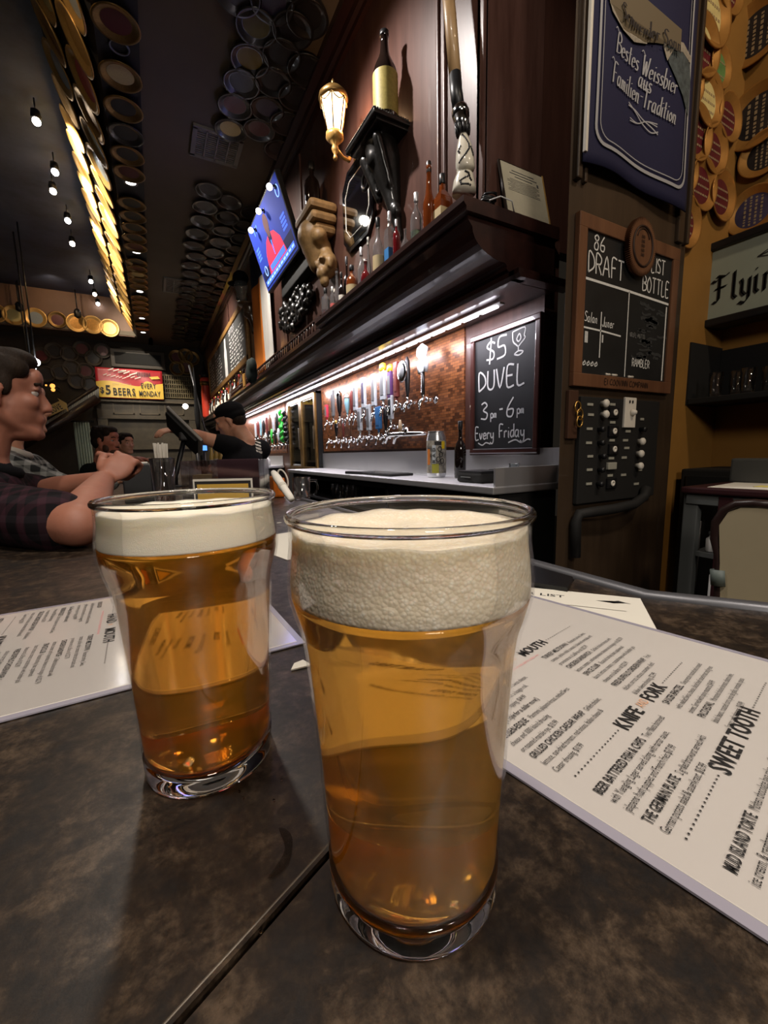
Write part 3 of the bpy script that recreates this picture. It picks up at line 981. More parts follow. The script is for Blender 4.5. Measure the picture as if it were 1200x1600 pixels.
def food_menu(o, r, upv, label, group):
    """o: the page's lower-left corner, r: reading direction."""
    M = frame_mat(o, r, upv)
    t = thing('food_menu', label, 'menu', o, group)
    Minv = Matrix.Translation(-Vector(o))
    lam = MB().box((PW / 2, PH / 2, .0008), (PW, PH, .0014), M=Minv @ M)
    lam.build('card', paper, t)
    ed = MB()
    film = mat('film_edge', srgb(150, 146, 158), .25, coat=.5) if 'film_edge' not in MATS else MATS['film_edge']
    E = .006
    for c, s_ in (((PW / 2, -E / 2, .0008), (PW + 2 * E, E, .0011)), ((PW / 2, PH + E / 2, .0008), (PW + 2 * E, E, .0011)), ((-E / 2, PH / 2, .0008), (E, PH, .0011)), ((PW + E / 2, PH / 2, .0008), (E, PH, .0011))):
        ed.box(c, s_, M=Minv @ M)
    ed.build('laminate_edge', film, t)
    MB().add([(0, 0, .0019), (PW, 0, .0019), (PW, PH, .0019), (0, PH, .0019)], [(0, 1, 2, 3)], M=Minv @ M).build('laminate', laminate, t)
    P = Page(Minv @ M)
    c1, c2 = .012, .128
    # starters at the top of the page
    heading(P, .088, .378, 'STARTERS', '', '', .014, .1)
    v = .366
    for k in range(2):
        u = (c1, c2)[k]
        v = .362
        for hd, ls in ((('PRETZELS & QUESO', ('three soft pretzels baked and salted, served', 'with a warm beer cheese $10.49')), ('SOFT BAVARIAN PRETZEL', ('with mustard and beer cheese $9.99',)), ('ROCKET TOTS', ('tots, bacon, cheese and ranch $9.49',))), (('HALF MOON NACHOS', ('chips, queso, black beans, pico de gallo', 'and jalapenos $11.99')), ('GARLIC HUMMUS', ('warm pita, celery and carrots $9.99',)), ('BRAT BITES', ('grilled bratwurst, mustard $10.99',))))[k]:
            v = P.entry(u, v, ls, .1, head=hd) - .003
    P.line(c2, .295, 'served with house dressing for dipping', .0055, 1, sx=.6)
    # hand in mouth
    heading(P, .066, .245, 'HAND', 'in', 'MOUTH', .0130, .1)
    P.line(.050, .2385, 'served with chips - swap for fries, tots or a side salad for a dollar more', .0040, 3, sx=.6)
    g = .0066
    k_ = dict(hs=.0060, bs=.0053, gap=g)
    P.entry(c1, .2325, ('piled high with warm roast beef, melted Swiss cheese,', 'grilled onions and horseradish on a hoagie roll,', 'served with au jus for dipping. $14.99'), .1, head='FRENCH DIP', **k_)
    P.entry(c1, .2055, (), .1, head='(Go Chicago Style for a dollar more!)', hs=.0052)
    P.entry(c1, .1975, ('cheese and 1000 Island dressing', 'on toasted marble rye. $13.99'), .1, head='REUBEN-ESQUE', after='Pastrami, jalapeno-kraut, melted Swiss', **k_)
    P.entry(c1, .1775, ('lettuce, sun-dried tomato, red onions, Italian cheese &', 'Caesar dressing. $11.99'), .1, head='GRILLED CHICKEN CAESAR WRAP', after='Grilled chicken,', **k_)
    c3 = .1205
    P.entry(c3, .2315, ('tomato, pickle relish, tomato, balanced avocado and', 'provolone on a La Brea roll. $12.79'), .1, head='TURKEY MELTDOWN', after='Roasted turkey, Swiss,', **k_)
    P.entry(c3, .2110, ('lettuce, tomato, and mayonnaise cheese on a hoagie roll. $12.79',), .1, head='CHICKEN SANDWICH', after='Grilled chicken breast with', **k_)
    P.entry(c3, .1975, ('bacon, lettuce, tomato, roasted mayo with cheddar jack', 'cheese on a La Brea roll. $12.99'), .1, head='SPACE CLUB', after='Roasted turkey, ham, applewood', **k_)
    P.entry(c3, .1770, ('chicken, carrots, lettuce, cucumber, diced', '& blue cheese dressing. $12.99'), .1, head='FRIED BUFFALO CHICKEN WRAP', after='Fried', **k_)
    # knife and fork
    heading(P, .075, .1530, 'KNIFE', 'AND', 'FORK', .0130, .1)
    k_ = dict(hs=.0068, bs=.0058, gap=.0066)
    P.entry(.014, .1425, ('with Yuengling Lager served along with tartar sauce,', 'jalapeno hush puppies and French fries $17.99'), .1, head='BEER BATTERED FISH & CHIPS', after='Two fillets battered', **k_)
    P.entry(.014, .1205, ('German potato salad & sauerkraut. $15.99',), .1, head='THE GERMAN PLATE', after='2 grilled bratwurst served with', **k_)
    k_ = dict(hs=.0060, bs=.0053, gap=.0066)
    P.entry(.1235, .1455, ('with melted Swiss cheese, sliced beef sauerkraut and green', 'onions. Served with spicy mustard. $14.99'), .1, head='SAUCER BRATZEL', after='One pretzel roasted and crossed', **k_)
    P.entry(.1235, .1260, ('black beans, roasted corn, pico de gallo, avocado, queso', 'fresco, and salsa roja. $15.49'), .1, head='PACO BOWL', after='Marinated chicken breast, cilantro lime,', **k_)
    # sweet tooth
    heading(P, .076, .1045, 'SWEET TOOTH', '', '', .0140, .1)
    k_ = dict(hs=.0068, bs=.0060, gap=.0070)
    P.entry(.014, .0905, ('ice cream, & raspberry sauce. $8.99',), .1, head='MUD ISLAND TORTE', after='Molten chocolate lava cake, vanilla', **k_)
    P.entry(.140, .0905, ('warm bread pudding with caramel. $8.49',), .1, head='SAINT ARNOLD BREAD PUDDING', **k_)
    P.line(PW / 2, .018, 'please drink responsibly', .006, 0, sx=.7, align='c')
    P.mb.build('printing', [ink, redink, tanink, pinkink], t)
    return t


def beer_list(o, r, upv, label, group, w=.216, h=.28, yb=.095):
    M = frame_mat(o, r, upv)
    t = thing('beer_list', label, 'menu', o, group)
    Mi = Matrix.Translation(-Vector(o)) @ M
    MB().box((w / 2, h / 2, .0005), (w, h, .0008), M=Mi).build('sheet', paper, t)
    P = Page(Mi)
    lift = Mi @ Matrix.Translation((0, 0, -.0012))
    P.M = lift
    P.line(.070, h - .026, 'BEER LIST', .0115, 0, 1, sx=1.25)
    P.mb.add([(w - .048, h - .024, .0021), (w - .030, h - .0275, .0021), (w - .018, h - .0235, .0021), (w - .030, h - .0195, .0021)], [(0, 1, 2, 3)], 0, False, lift)
    P.mb.add([(w - .030, h - .021, .0022), (w - .024, h - .017, .0022), (w - .012, h - .0245, .0022)], [(0, 1, 2)], 0, False, lift)
    P.mb.add([(.02, h - .050, .0021), (w - .02, h - .050, .0021), (w - .02, h - .0485, .0021), (.02, h - .0485, .0021)], [(0, 1, 2, 3)], 1, False, lift)
    P.mb.add([(.03 if yb < .1 else .012, h - yb, .0020), (w - .02, h - yb, .0020), (w - .02, h - .052, .0020), (.03 if yb < .1 else .012, h - .052, .0020)], [(0, 1, 2, 3)], 2, False, lift)
    names = ('pale ale $6', 'pilsner $6', 'hefeweizen $7', 'stout $7', 'brown ale $6', 'porter $7', 'amber lager $6', 'saison $8', 'dubbel $9', 'tripel $9')
    for i, nme in enumerate(names * 2):
        P.line(.035 + (i % 2) * .09, h - .060 - (i // 2) * .009, nme, .0055, 0, sx=.8)
    P.mb.build('printing', [ink, redink, yellowpaper], t)
    return t


# front menu on the right of the pints: its edges follow the photo's two long edges
d1 = Vector((.192, -.981, 0)); rr = Vector((.981, .192, 0))
o_far = Vector((.158, .150, BAR + .0006))          # a point on the long edge nearest the camera
beer_list(Vector((.475, .262, BAR + .0002)) - Vector((.62, -.78, 0)).normalized() * .216 - Vector((.78, .62, 0)).normalized() * .28, (.62, -.78, 0), (.78, .62, 0), 'white beer list sheet with yellow box tucked under the laminated menu by bar edge', 'beer lists on the bar')
food_menu(o_far + d1 * .185 + rr * .0, rr, -d1, 'laminated food menu beside the front pint, lying over a white beer list', 'laminated food menus on the bar')
# menu behind and beside the second pint, and another one seen between the pints
food_menu(Vector((-.306, .592, BAR + .0006)), (0.03, -1, 0), (1, .03, 0), 'laminated food menu lying flat behind the two pints, nearest the plaid man', 'laminated food menus on the bar')
beer_list(Vector((.130, .880, BAR + .0002)), (.22, -.97, 0), (.97, .22, 0), 'white and yellow beer list sheet on bar showing between the two pints', 'beer lists on the bar', w=.22, h=.28, yb=.255)


# ================================================================== SHAPING HELPERS
def blob(name, items, voxel, mats, parent=None, smooth=4, label=None, local=None):
    """One continuous surface grown over balls and tapering limbs.
    items: ('b', centre, (rx, ry, rz)[, rotation]) or ('c', p, r0, q, r1)."""
    mb = MB()
    for it in items:
        if it[0] == 'b':
            M = Matrix.Translation(it[1]) @ (it[3].to_matrix().to_4x4() if len(it) > 3 else Matrix.Identity(4))
            mb.ball((0, 0, 0), it[2], 20, M=M, k=12)
        else:
            _, p, r0, q, r1 = it
            p = Vector(p); q = Vector(q)
            mb.ball(p, r0, 16, k=10); mb.ball(q, r1, 16, k=10)
            d = q - p
            if d.length > 1e-5:
                M = Matrix.Translation(p) @ d.to_track_quat('Z', 'Y').to_matrix().to_4x4()
                mb.lathe([(r0, 0), (r1, d.length)], 18, M=M)
    if local is not None:
        mb.v = [tuple(local @ Vector(v)) for v in mb.v]
    o = mb.build(name, mats)
    a = o.modifiers.new('r', 'REMESH'); a.mode = 'VOXEL'; a.voxel_size = voxel; a.use_smooth_shade = True
    if smooth:
        s_ = o.modifiers.new('s', 'SMOOTH'); s_.factor = .5; s_.iterations = smooth
    bpy.context.view_layer.update()
    dg = bpy.context.evaluated_depsgraph_get()
    me = bpy.data.meshes.new_from_object(o.evaluated_get(dg))
    old = o.data
    o.modifiers.clear()
    o.data = me
    bpy.data.meshes.remove(old)
    me.name = name
    for p in me.polygons: p.use_smooth = True
    if parent is not None: o.parent = parent
    if label: o['label'] = label
    return o


def into(o, par):
    """Parent an object built in world coordinates, keeping it in place."""
    o.parent = par
    o.matrix_parent_inverse = Matrix.Translation(Vector(par.location)).inverted()
    return o


# ================================================================== BOTTLES ON THE SHELF
PROF = {
    'wine': [(.0, 0), (.92, .0), (1, .02), (1, .50), (.96, .56), (.75, .64), (.42, .70), (.33, .76), (.31, .96), (.36, .965), (.36, .995), (.0, 1)],
    'squat': [(.0, 0), (.94, 0), (1, .03), (1, .52), (.9, .60), (.5, .68), (.30, .72), (.28, .86), (.34, .87), (.34, .90), (.0, .91)],
    'round': [(.0, 0), (.6, 0), (.86, .10), (1, .26), (.92, .42), (.62, .55), (.30, .62), (.25, .84), (.32, .85), (.32, .89), (.0, .90)],
    'long': [(.0, 0), (.9, 0), (1, .03), (1, .42), (.93, .50), (.55, .62), (.40, .72), (.36, .92), (.42, .93), (.42, .97), (.0, .98)],
    'flask': [(.0, 0), (.9, 0), (1, .04), (1, .60), (.85, .70), (.32, .75), (.30, .85), (.38, .86), (.38, .90), (.0, .91)],
}
SHELF_G = 'liquor bottles on the mahogany shelf'


def bottle(name, pos, h, r, kind, body_m, label, cap_m=None, lab=None, liquid=None, group=SHELF_G, square=False, band=None):
    t = thing(name, label, 'bottle', pos, group)
    n = 4 if square else 20
    M = Matrix.Rotation(R(45), 4, 'Z') if square else None
    k = 1.25 if square else 1
    MB().lathe([(a * r * k if a else .0001, b * h) for a, b in PROF[kind]], n, M=M, cap=False, smooth=not square).build('bottle_body', body_m, t)
    top = PROF[kind][-1][1]
    if cap_m:
        MB().lathe([(.36 * r, top * h - .10 * h), (.40 * r, top * h - .09 * h), (.40 * r, (top + .04) * h), (.3 * r, (top + .05) * h)], 14).build('stopper', cap_m, t)
    if lab:
        z0, z1 = (band or (.12, .42))
        MB().lathe([(r * k * 1.012, z0 * h), (r * k * 1.012, z1 * h)], n, M=M, cap=False, smooth=not square).build('label_band', lab, t)
    if liquid:
        MB().lathe([(.0001, .02 * h), (r * .95 * k, .02 * h), (r * .95 * k, .34 * h), (.0001, .34 * h)], n, M=M, cap=False).build('liquor', liquid, t)
    return t


def on_shelf(px, top, x=1.37):
    p = at(px, top, x=x)
    h = p.z - 2.3255
    return Vector((x, p.y, 2.3255)), h, depth((x, p.y, 2.5)) / FPX


SB = [
    # px, top py, half width px, x, kind, body, label, cap, band, liquid, square
    (691, 268, 15, 1.40, 'squat', 'whiskey', 'squat amber whiskey bottle with black stopper beside the giant tap handle', 'black', 'label_tan', None, True),
    (670, 256, 12, 1.36, 'long', 'whiskey', 'tall brown spirit bottle with long neck and dark cork, beside the squat whiskey', 'darkwood', None, None, False),
    (650, 297, 11, 1.37, 'squat', 'paleglass', 'clear bottle half full of green liquor standing below the carved bracket', 'steel', None, 'greenliquor', False),
    (633, 352, 9, 1.36, 'round', 'paleglass', 'small round clear decanter beside the green liquor bottle', None, None, None, False),
    (619, 340, 7, 1.36, 'flask', 'redliquor', 'deep red liqueur bottle right below the carved bracket stem', 'steel', None, None, False),
    (608, 326, 8.5, 1.40, 'flask', 'paleglass', 'square bottle with bright blue label beside the red liqueur', 'steel', 'bluepaint', None, True),
    (590, 345, 10.5, 1.37, 'wine', 'paleglass', 'dark-necked wine bottle with pale label in front of the mirror', 'black', 'label_tan', None, False),
    (575, 373, 5.5, 1.38, 'long', 'paleglass', 'slim clear bottle in front of the lower mirror edge', 'offwhite', None, None, False),
    (564, 383, 8, 1.42, 'squat', 'paleglass', 'clear bottle standing behind the round cognac decanter', 'steel', None, None, False),
    (571, 403, 10, 1.34, 'round', 'redliquor', 'round decanter of dark red cognac at the shelf edge', 'clearglass', None, None, False),
    (549, 412, 11, 1.36, 'squat', 'whiskey', 'broad brown liqueur bottle with tan label and wax-dark stopper', 'black', 'label_tan', None, False),
    (541, 405, 6, 1.43, 'wine', 'darkbottle', 'dark slim bottle behind the broad tan-labelled one', 'darksteel', None, None, False),
    (533, 428, 6, 1.37, 'wine', 'darkbottle', 'small black wine bottle beside the broad tan-labelled one', 'black', 'offwhite', None, False),
    (526, 422, 6.5, 1.40, 'long', 'paleglass', 'tall clear glass bottle beneath the carved head', 'clearglass', None, 'whiskey', False),
    (519, 446, 5, 1.36, 'flask', 'paleglass', 'thin clear bottle with pink label beneath the carved head', 'steel', 'rosec', None, False),
    (508, 448, 8, 1.36, 'flask', 'paleglass', 'clear bottle with black cap at the far end of the shelf board', 'black', None, 'redliquor', False),
]
for px, top, hw, x, kind, body, lb, cap, band, liq, sq in SB:
    p, h, s_ = on_shelf(px, top, x)
    bottle('liquor_bottle', p, h / 1.0, hw * s_ * .86, kind, MATS[{'paleglass': 'pale_glass', 'redliquor': 'red_liquor', 'darkbottle': 'dark_bottle'}.get(body, body)], lb, MATS.get({'black': 'black_plastic', 'darkwood': 'dark_wood', 'steel': 'steel', 'offwhite': 'off_white', 'clearglass': 'clear_glass', 'darksteel': 'dark_steel'}.get(cap, 'x')) if cap else None,
           MATS.get({'label_tan': 'tan_label', 'bluepaint': 'blue_paint', 'offwhite': 'off_white', 'rosec': 'rose_centre'}.get(band, 'x')) if band else None, MATS[{'greenliquor': 'green_liquor', 'whiskey': 'whiskey', 'redliquor': 'red_liquor'}[liq]] if liq else None, square=sq)

# ------------------------------------------------------------------ giant tap handle standing on the shelf
gt = thing('giant_tap_handle', 'giant ceramic beer tap handle with wooden shaft standing on the shelf end', 'tap handle', at(725, 303, x=1.395))
X1 = 1.395
S1 = depth(gt.location) / FPX
def P1(px, py): return at(px, py, x=X1)
into(MB().tube([P1(692, -90), P1(703, 20), P1(711, 118)], 9.5 * S1, n=18).build('shaft', honey), gt)
into(MB().tube([P1(711, 117), P1(713, 145), P1(717, 172)], 9.5 * S1, n=18).build('grip', black), gt)
into(MB().tube([P1(717.0, 168), P1(718.5, 173), P1(720, 179), P1(721, 185)], 1, n=20, rs=[8 * S1, 13 * S1, 13.5 * S1, 12 * S1]).build('collar', chrome), gt)
crn = MB().tube([P1(721, 184), P1(722.5, 196), P1(724, 211)], 1, n=20, rs=[13 * S1, 10.5 * S1, 6.5 * S1])
into(crn.build('cup', chrome), gt)
sp = MB()
for k in range(9):
    a = 2 * PI * k / 9
    b0 = P1(723.5, 211); b1 = P1(722, 193)
    o0 = Vector((math.cos(a), math.sin(a), 0))
    sp.tube([b0 + o0 * 7.5 * S1, (b0 + b1) / 2 + o0 * 10 * S1, b1 + o0 * 11.8 * S1], 1, n=6, rs=[3.4 * S1, 2.2 * S1, .3 * S1])
into(sp.build('spikes', black), gt)
ys = [(723.5, 208, 6), (724, 215, 7), (725, 226, 10.5), (726, 240, 13.5), (726.5, 254, 14.5), (727, 263, 14.8), (726, 268, 12.8), (725.5, 271, 11.8), (726, 275, 13.8), (725, 284, 16.4), (725, 296, 18.2), (725, 303, 18.6)]
into(MB().tube([P1(a, b) for a, b, c in ys], 1, n=24, rs=[c * S1 for a, b, c in ys]).build('ceramic_body', ivory), gt)
ch = MB()
def body_r(py):
    for (a, b, c), (a2, b2, c2) in zip(ys, ys[1:]):
        if b <= py <= b2:
            t = (py - b) / (b2 - b); return c + (c2 - c) * t, a + (a2 - a) * t
    return 12, 725
for curve in ([(-.2, 216), (.25, 224), (.55, 233), (.5, 241), (.1, 250), (-.45, 258), (-.8, 263)], [(.75, 238), (.95, 246), (1.05, 252)], [(.1, 277), (.42, 280), (.5, 285), (.1, 288), (-.35, 292), (-.2, 298), (.35, 299), (.7, 301)], [(.55, 289), (.75, 294)], [(-.5, 236), (-.75, 242), (-.5, 248)]):
    pts = []
    for q, py in curve:
        r_, cx_ = body_r(py)
        c0 = P1(cx_, py)
        vd = (CAM - c0); vd.z = 0; vd.normalize()
        sd = Vector((vd.y, -vd.x, 0)) * -1
        pts.append(c0 + (sd * math.sin(q) + vd * math.cos(q)) * r_ * S1 * 1.01)
    fine = []
    for a, b in zip(pts, pts[1:]):
        n_ = max(2, int((b - a).length / .0075))
        fine += [a + (b - a) * i / n_ for i in range(n_)]
    for f_ in fine: ch.ball(f_, .0052, 6, k=5)
into(ch.build('chain_decoration', black), gt)

# ------------------------------------------------------------------ certificate leaning at the shelf end
cf = thing('framed_certificate', 'framed certificate on aged paper leaning at the near end of the shelf', 'frame', (1.68, 1.60, 2.33))
c00 = at(789, 331, y=1.585); c10 = at(857, 356, y=1.585); c01 = at(780, 247, y=1.655); c11 = at(853, 281, y=1.655)
W_ = (c10 - c00).length; H_ = (c01 - c00).length
Mc = frame_mat(Vector((c00.x, 1.575, 2.327)), (1, .0, .0), (0, .07, .30))
into(MB().box((W_ / 2, H_ / 2, 0), (W_, H_, .012), M=Mc, bev=.003).build('frame', darkwood), cf)
into(MB().box((W_ / 2, H_ / 2, .006), (W_ - .018, H_ - .018, .004), M=Mc).build('sheet', mat('aged_paper', srgb(196, 186, 160), .6, var=.08, scale=14)), cf)
into(MB().box((W_ - .003, H_ / 2, .007), (.006, H_, .004), M=Mc).build('gilt_edge', gold), cf)
cl = MB()
for i, w_ in enumerate((.5, .62, .4)):
    cl.box((W_ * .5, H_ * (.86 - i * .05), .0085), (W_ * w_, .004, .0004), M=Mc)
for i in range(9):
    cl.box((W_ * .48, H_ * (.70 - i * .026), .0085), (W_ * (.72 if i % 3 else .6), .0018, .0004), M=Mc)
cl.box((W_ * .82, H_ * .74, .0085), (.012, .016, .0004), M=Mc)
into(cl.build('printing', greyink), cf)
cb_ = thing('coiled_cable', 'bundle of black and white cables on the shelf beside the certificate', 'cable', at(765, 308, x=1.50))
pts = []
c0 = at(760, 305, x=1.44); c0.z = 2.36
for i in range(60):
    a = i * .62
    pts.append(c0 + Vector((.035 * math.cos(a) + .0004 * i, .028 * math.sin(a), .006 * math.sin(a * .7) + .0007 * i)))
into(MB().tube(pts, .0042, n=6).build('black_cable', black), cb_)
into(MB().tube([c0 + Vector((-.01, -.03, .0)), c0 + Vector((.03, -.06, .012)), c0 + Vector((.09, -.07, .002)), c0 + Vector((.13, -.045, -.025))], .003, n=6).build('white_cable', white), cb_)

# ------------------------------------------------------------------ carved bracket with giant bottle
br = thing('carved_bracket', 'black carved wall bracket holding a giant beer bottle', 'bracket', (1.5, 2.53, 3.14))
bb = MB().box((1.385, 2.525, 3.165), (.25, .40, .022), bev=.006).box((1.395, 2.525, 3.146), (.22, .36, .018), bev=.006)
into(bb.build('top_board', carved), br)
bd = MB()
for i in range(26):
    bd.ball((1.262, 2.335 + i * .0152, 3.178), (.007, .008, .008), 8, k=6)
for i in range(15):
    for y in (2.33, 2.722):
        bd.ball((1.27 + i * .0155, y, 3.178), (.008, .007, .008), 8, k=6)
into(bd.build('beaded_edge', carved), br)
stem = [('c', (1.41, 2.52, 3.12), .105, (1.43, 2.51, 3.04), .10), ('c', (1.43, 2.51, 3.04), .10, (1.455, 2.48, 2.86), .062), ('c', (1.455, 2.48, 2.86), .060, (1.47, 2.44, 2.66), .030), ('c', (1.47, 2.44, 2.66), .030, (1.475, 2.42, 2.58), .022), ('b', (1.455, 2.43, 2.73), (.034, .040, .045)),
        ('c', (1.34, 2.62, 3.08), .03, (1.42, 2.58, 2.86), .025), ('c', (1.33, 2.42, 3.10), .03, (1.42, 2.44, 2.88), .026), ('b', (1.345, 2.52, 3.05), (.035, .05, .06))]
into(blob('carved_stem', stem, .010, carved, smooth=2), br)
sc_ = MB()
for (px, py, rr_) in ((571, 284, .048), (592, 292, .03)):
    c0 = at(px, py, x=1.40)
    sc_.tube([c0 + Vector((0, rr_ * math.cos(a), rr_ * math.sin(a))) for a in [i * PI / 8 for i in range(16)]], .012, n=8, closed=True)
c0 = at(571, 284, x=1.40); c1 = at(600, 285, x=1.42)
sc_.tube([c0 + Vector((0, -.045, -.02)), (c0 + c1) / 2 + Vector((0, 0, -.035)), c1], .010, n=8)
into(sc_.build('scroll', carved), br)

p0 = at(603, 190, x=1.385); p0.z = 3.186
h0 = at(598, 55, x=1.385).z - 3.176
s0 = depth(p0) / FPX
gb = thing('giant_beer_bottle', 'oversized dark beer bottle with olive label standing on the black carved bracket', 'bottle', (1.385, p0.y, 3.177))
rb_ = 19.5 * s0
MB().lathe([(.0001, 0), (rb_ * .95, 0), (rb_, .01), (rb_, .50 * h0), (rb_ * .96, .55 * h0), (rb_ * .78, .63 * h0), (rb_ * .52, .71 * h0), (rb_ * .38, .77 * h0), (rb_ * .31, .86 * h0), (rb_ * .29, .955 * h0), (rb_ * .33, .96 * h0), (rb_ * .33, .99 * h0), (.0001, h0)], 32, cap=False).build('bottle_body', darkbottle, gb)
MB().lathe([(rb_ * 1.008, .06 * h0), (rb_ * 1.008, .52 * h0)], 32, cap=False).build('label_band', label_olive, gb)
MB().lathe([(rb_ * .345, .955 * h0), (rb_ * .36, .96 * h0), (rb_ * .36, 1.0 * h0), (rb_ * .2, 1.008 * h0)], 16).build('cap', black, gb)

# ------------------------------------------------------------------ wall lantern
lc = at(522, 186, x=1.27)
sl = depth(lc) / FPX
ln = thing('wall_lantern', 'lit carriage lantern on a gold scroll arm beside the giant bottle', 'wall lamp', lc)
MB().lathe([(11 * sl, -21 * sl), (20 * sl, 24 * sl), (17 * sl, 30 * sl)], 8, smooth=False).build('lamp_glass', lampglass, ln)
rb = MB()
for k in range(6):
    a = k * PI / 3
    rb.tube([(11.6 * sl * math.cos(a), 11.6 * sl * math.sin(a), -21 * sl), (20.6 * sl * math.cos(a), 20.6 * sl * math.sin(a), 25 * sl)], 1.0 * sl, n=6)
    rb.tube([(20.6 * sl * math.cos(a + q * PI / 3), 20.6 * sl * math.sin(a + q * PI / 3), (25 - 9 * math.sin(q * PI)) * sl) for q in (0, .25, .5, .75, 1)], .8 * sl, n=5)
rb.build('cage', oldgold, ln)
MB().lathe([(21 * sl, 24 * sl), (23 * sl, 27 * sl), (22 * sl, 32 * sl), (15 * sl, 39 * sl), (7 * sl, 43 * sl), (2.5 * sl, 45 * sl), (2.2 * sl, 49 * sl), (3 * sl, 51 * sl), (.2 * sl, 56 * sl)], 24).build('cap', oldgold, ln)
MB().lathe([(3 * sl, -58 * sl), (3.6 * sl, -54 * sl), (2 * sl, -50 * sl), (4.5 * sl, -46 * sl), (6 * sl, -42 * sl), (4 * sl, -37 * sl), (9 * sl, -32 * sl), (14 * sl, -27 * sl), (13.5 * sl, -21 * sl)], 20).build('base_cup', gold, ln)
wp = at(556, 218, x=1.49) - lc
MB().tube([(0, 0, -40 * sl), (wp.x * .3, wp.y * .3 - .01, -46 * sl), (wp.x * .62, wp.y * .62, -40 * sl), (wp.x * .8, wp.y * .85, -22 * sl), (wp.x, wp.y, -24 * sl)], 3 * sl, n=10).build('scroll_arm', gold, ln)
MB().lathe([(11 * sl, -.012), (10 * sl, 0), (6 * sl, .012)], 20, M=Matrix.Translation((wp.x + .004, wp.y, -24 * sl)) @ Matrix.Rotation(R(-90), 4, 'Y') @ Matrix.Scale(1.9, 4, (1, 0, 0))).build('wall_plate', gold, ln)
light('POINT', 'lantern_light', lc + Vector((.12, -.07, .02)), 4.5, (1, .55, .28), size=.04)

# ------------------------------------------------------------------ mirror
mz0 = at(540, 402, x=1.48).z; mz1 = at(548, 262, x=1.48).z
my0 = at(584, 320, x=1.48).y; my1 = at(536, 320, x=1.48).y
mr_ = thing('wall_mirror', 'tall black framed mirror with clipped corners behind the shelf bottles', 'mirror', (1.495, my0, mz0))
def octa(y0, y1, z0, z1, c): return [(y0, z0 + c), (y0, z1 - c), (y0 + c, z1), (y1 - c, z1), (y1, z1 - c), (y1, z0 + c), (y1 - c, z0), (y0 + c, z0)]
My = Matrix(((0, 0, -1, 1.498), (1, 0, 0, 0), (0, 1, 0, 0), (0, 0, 0, 1)))
into(MB().prism(octa(my0, my1, mz0, mz1, .10), 0, .022, M=My).build('frame', blackgloss), mr_)
into(MB().prism(octa(my0 + .025, my1 - .025, mz0 + .03, mz1 - .03, .09), .022, .024, M=My).build('mirror_glass', mat('mirror_glass', (.55, .56, .54), .04, 1.0)), mr_)
q = octa(my0 + .06, my1 - .06, mz0 + .09, mz1 - .09, .08)
into(MB().tube([My @ Vector((a, b, .0245)) for a, b in q], .0035, n=6, closed=True).build('white_line', offwhite), mr_)

# ------------------------------------------------------------------ carved corbel with head, dark bottle on it
yN = at(528, 318, x=1.5).y
r0_ = ray(484, 304)
xF = r0_.x / r0_.y * yN
yE_ = at(459, 338, x=xF).y
cb0 = at(484, 304, y=yN)
ck = thing('carved_corbel', 'tan carved corbel with stepped top, scrolls and a hanging head, beside the mirror', 'corbel', (1.5, cb0.y, cb0.z))
yc = (yN + yE_) / 2
zc = cb0.z
wd = yE_ - yN
dp = 1.498 - xF
tp = MB()
for k, (dz, ex) in enumerate(((0, 0), (-.075, .02), (-.15, .055))):
    tp.box((1.498 - (dp - ex) / 2, yc, zc + dz - .036), (dp - ex, wd - ex * 1.6, .072), bev=.034)
into(tp.build('stepped_top', stone), ck)
its = []
for sy in (-1, 1):
    its += [('b', (xF + .10, yc + sy * wd * .27, zc - .245), (.07, .08, .07)), ('c', (xF + .12, yc + sy * wd * .26, zc - .25), .055, (1.42, yc + sy * wd * .14, zc - .42), .04)]
its += [('c', (1.355, yc, zc - .2), .135, (1.395, yc, zc - .40), .09), ('c', (1.395, yc - .02, zc - .38), .08, tuple(at(506, 385, x=1.42)), .06), ('c', tuple(at(506, 385, x=1.42)), .06, tuple(at(511, 405, x=1.42)), .06)]
into(blob('scrolls', its, .013, stone, smooth=2), ck)
hd = at(512, 420, x=1.42)
its = [('b', hd + Vector((0, 0, .03)), (.085, .09, .11)), ('b', hd + Vector((-.06, -.02, -.05)), (.045, .055, .055)), ('b', hd + Vector((-.09, -.02, .01)), (.03, .02, .03)), ('b', hd + Vector((-.075, .03, .045)), (.03, .03, .018)), ('b', hd + Vector((-.07, -.06, .045)), (.03, .03, .018)),
       ('b', hd + Vector((-.04, -.02, -.11)), (.04, .045, .05)), ('b', hd + Vector((-.01, .085, .02)), (.03, .02, .05)), ('b', hd + Vector((-.01, -.09, .02)), (.03, .02, .05))]
into(blob('carved_head', its, .010, stone, smooth=2), ck)
p0 = Vector((xF + .12, at(488, 300, x=xF + .12).y, zc + .001))
bottle('corbel_bottle', p0, at(487, 248, x=xF + .12).z - zc, 12 * depth(p0) / FPX, 'squat', darkbottle, 'shiny dark brown bottle standing on top of the tan carved corbel', black, group='bottles on wall brackets')

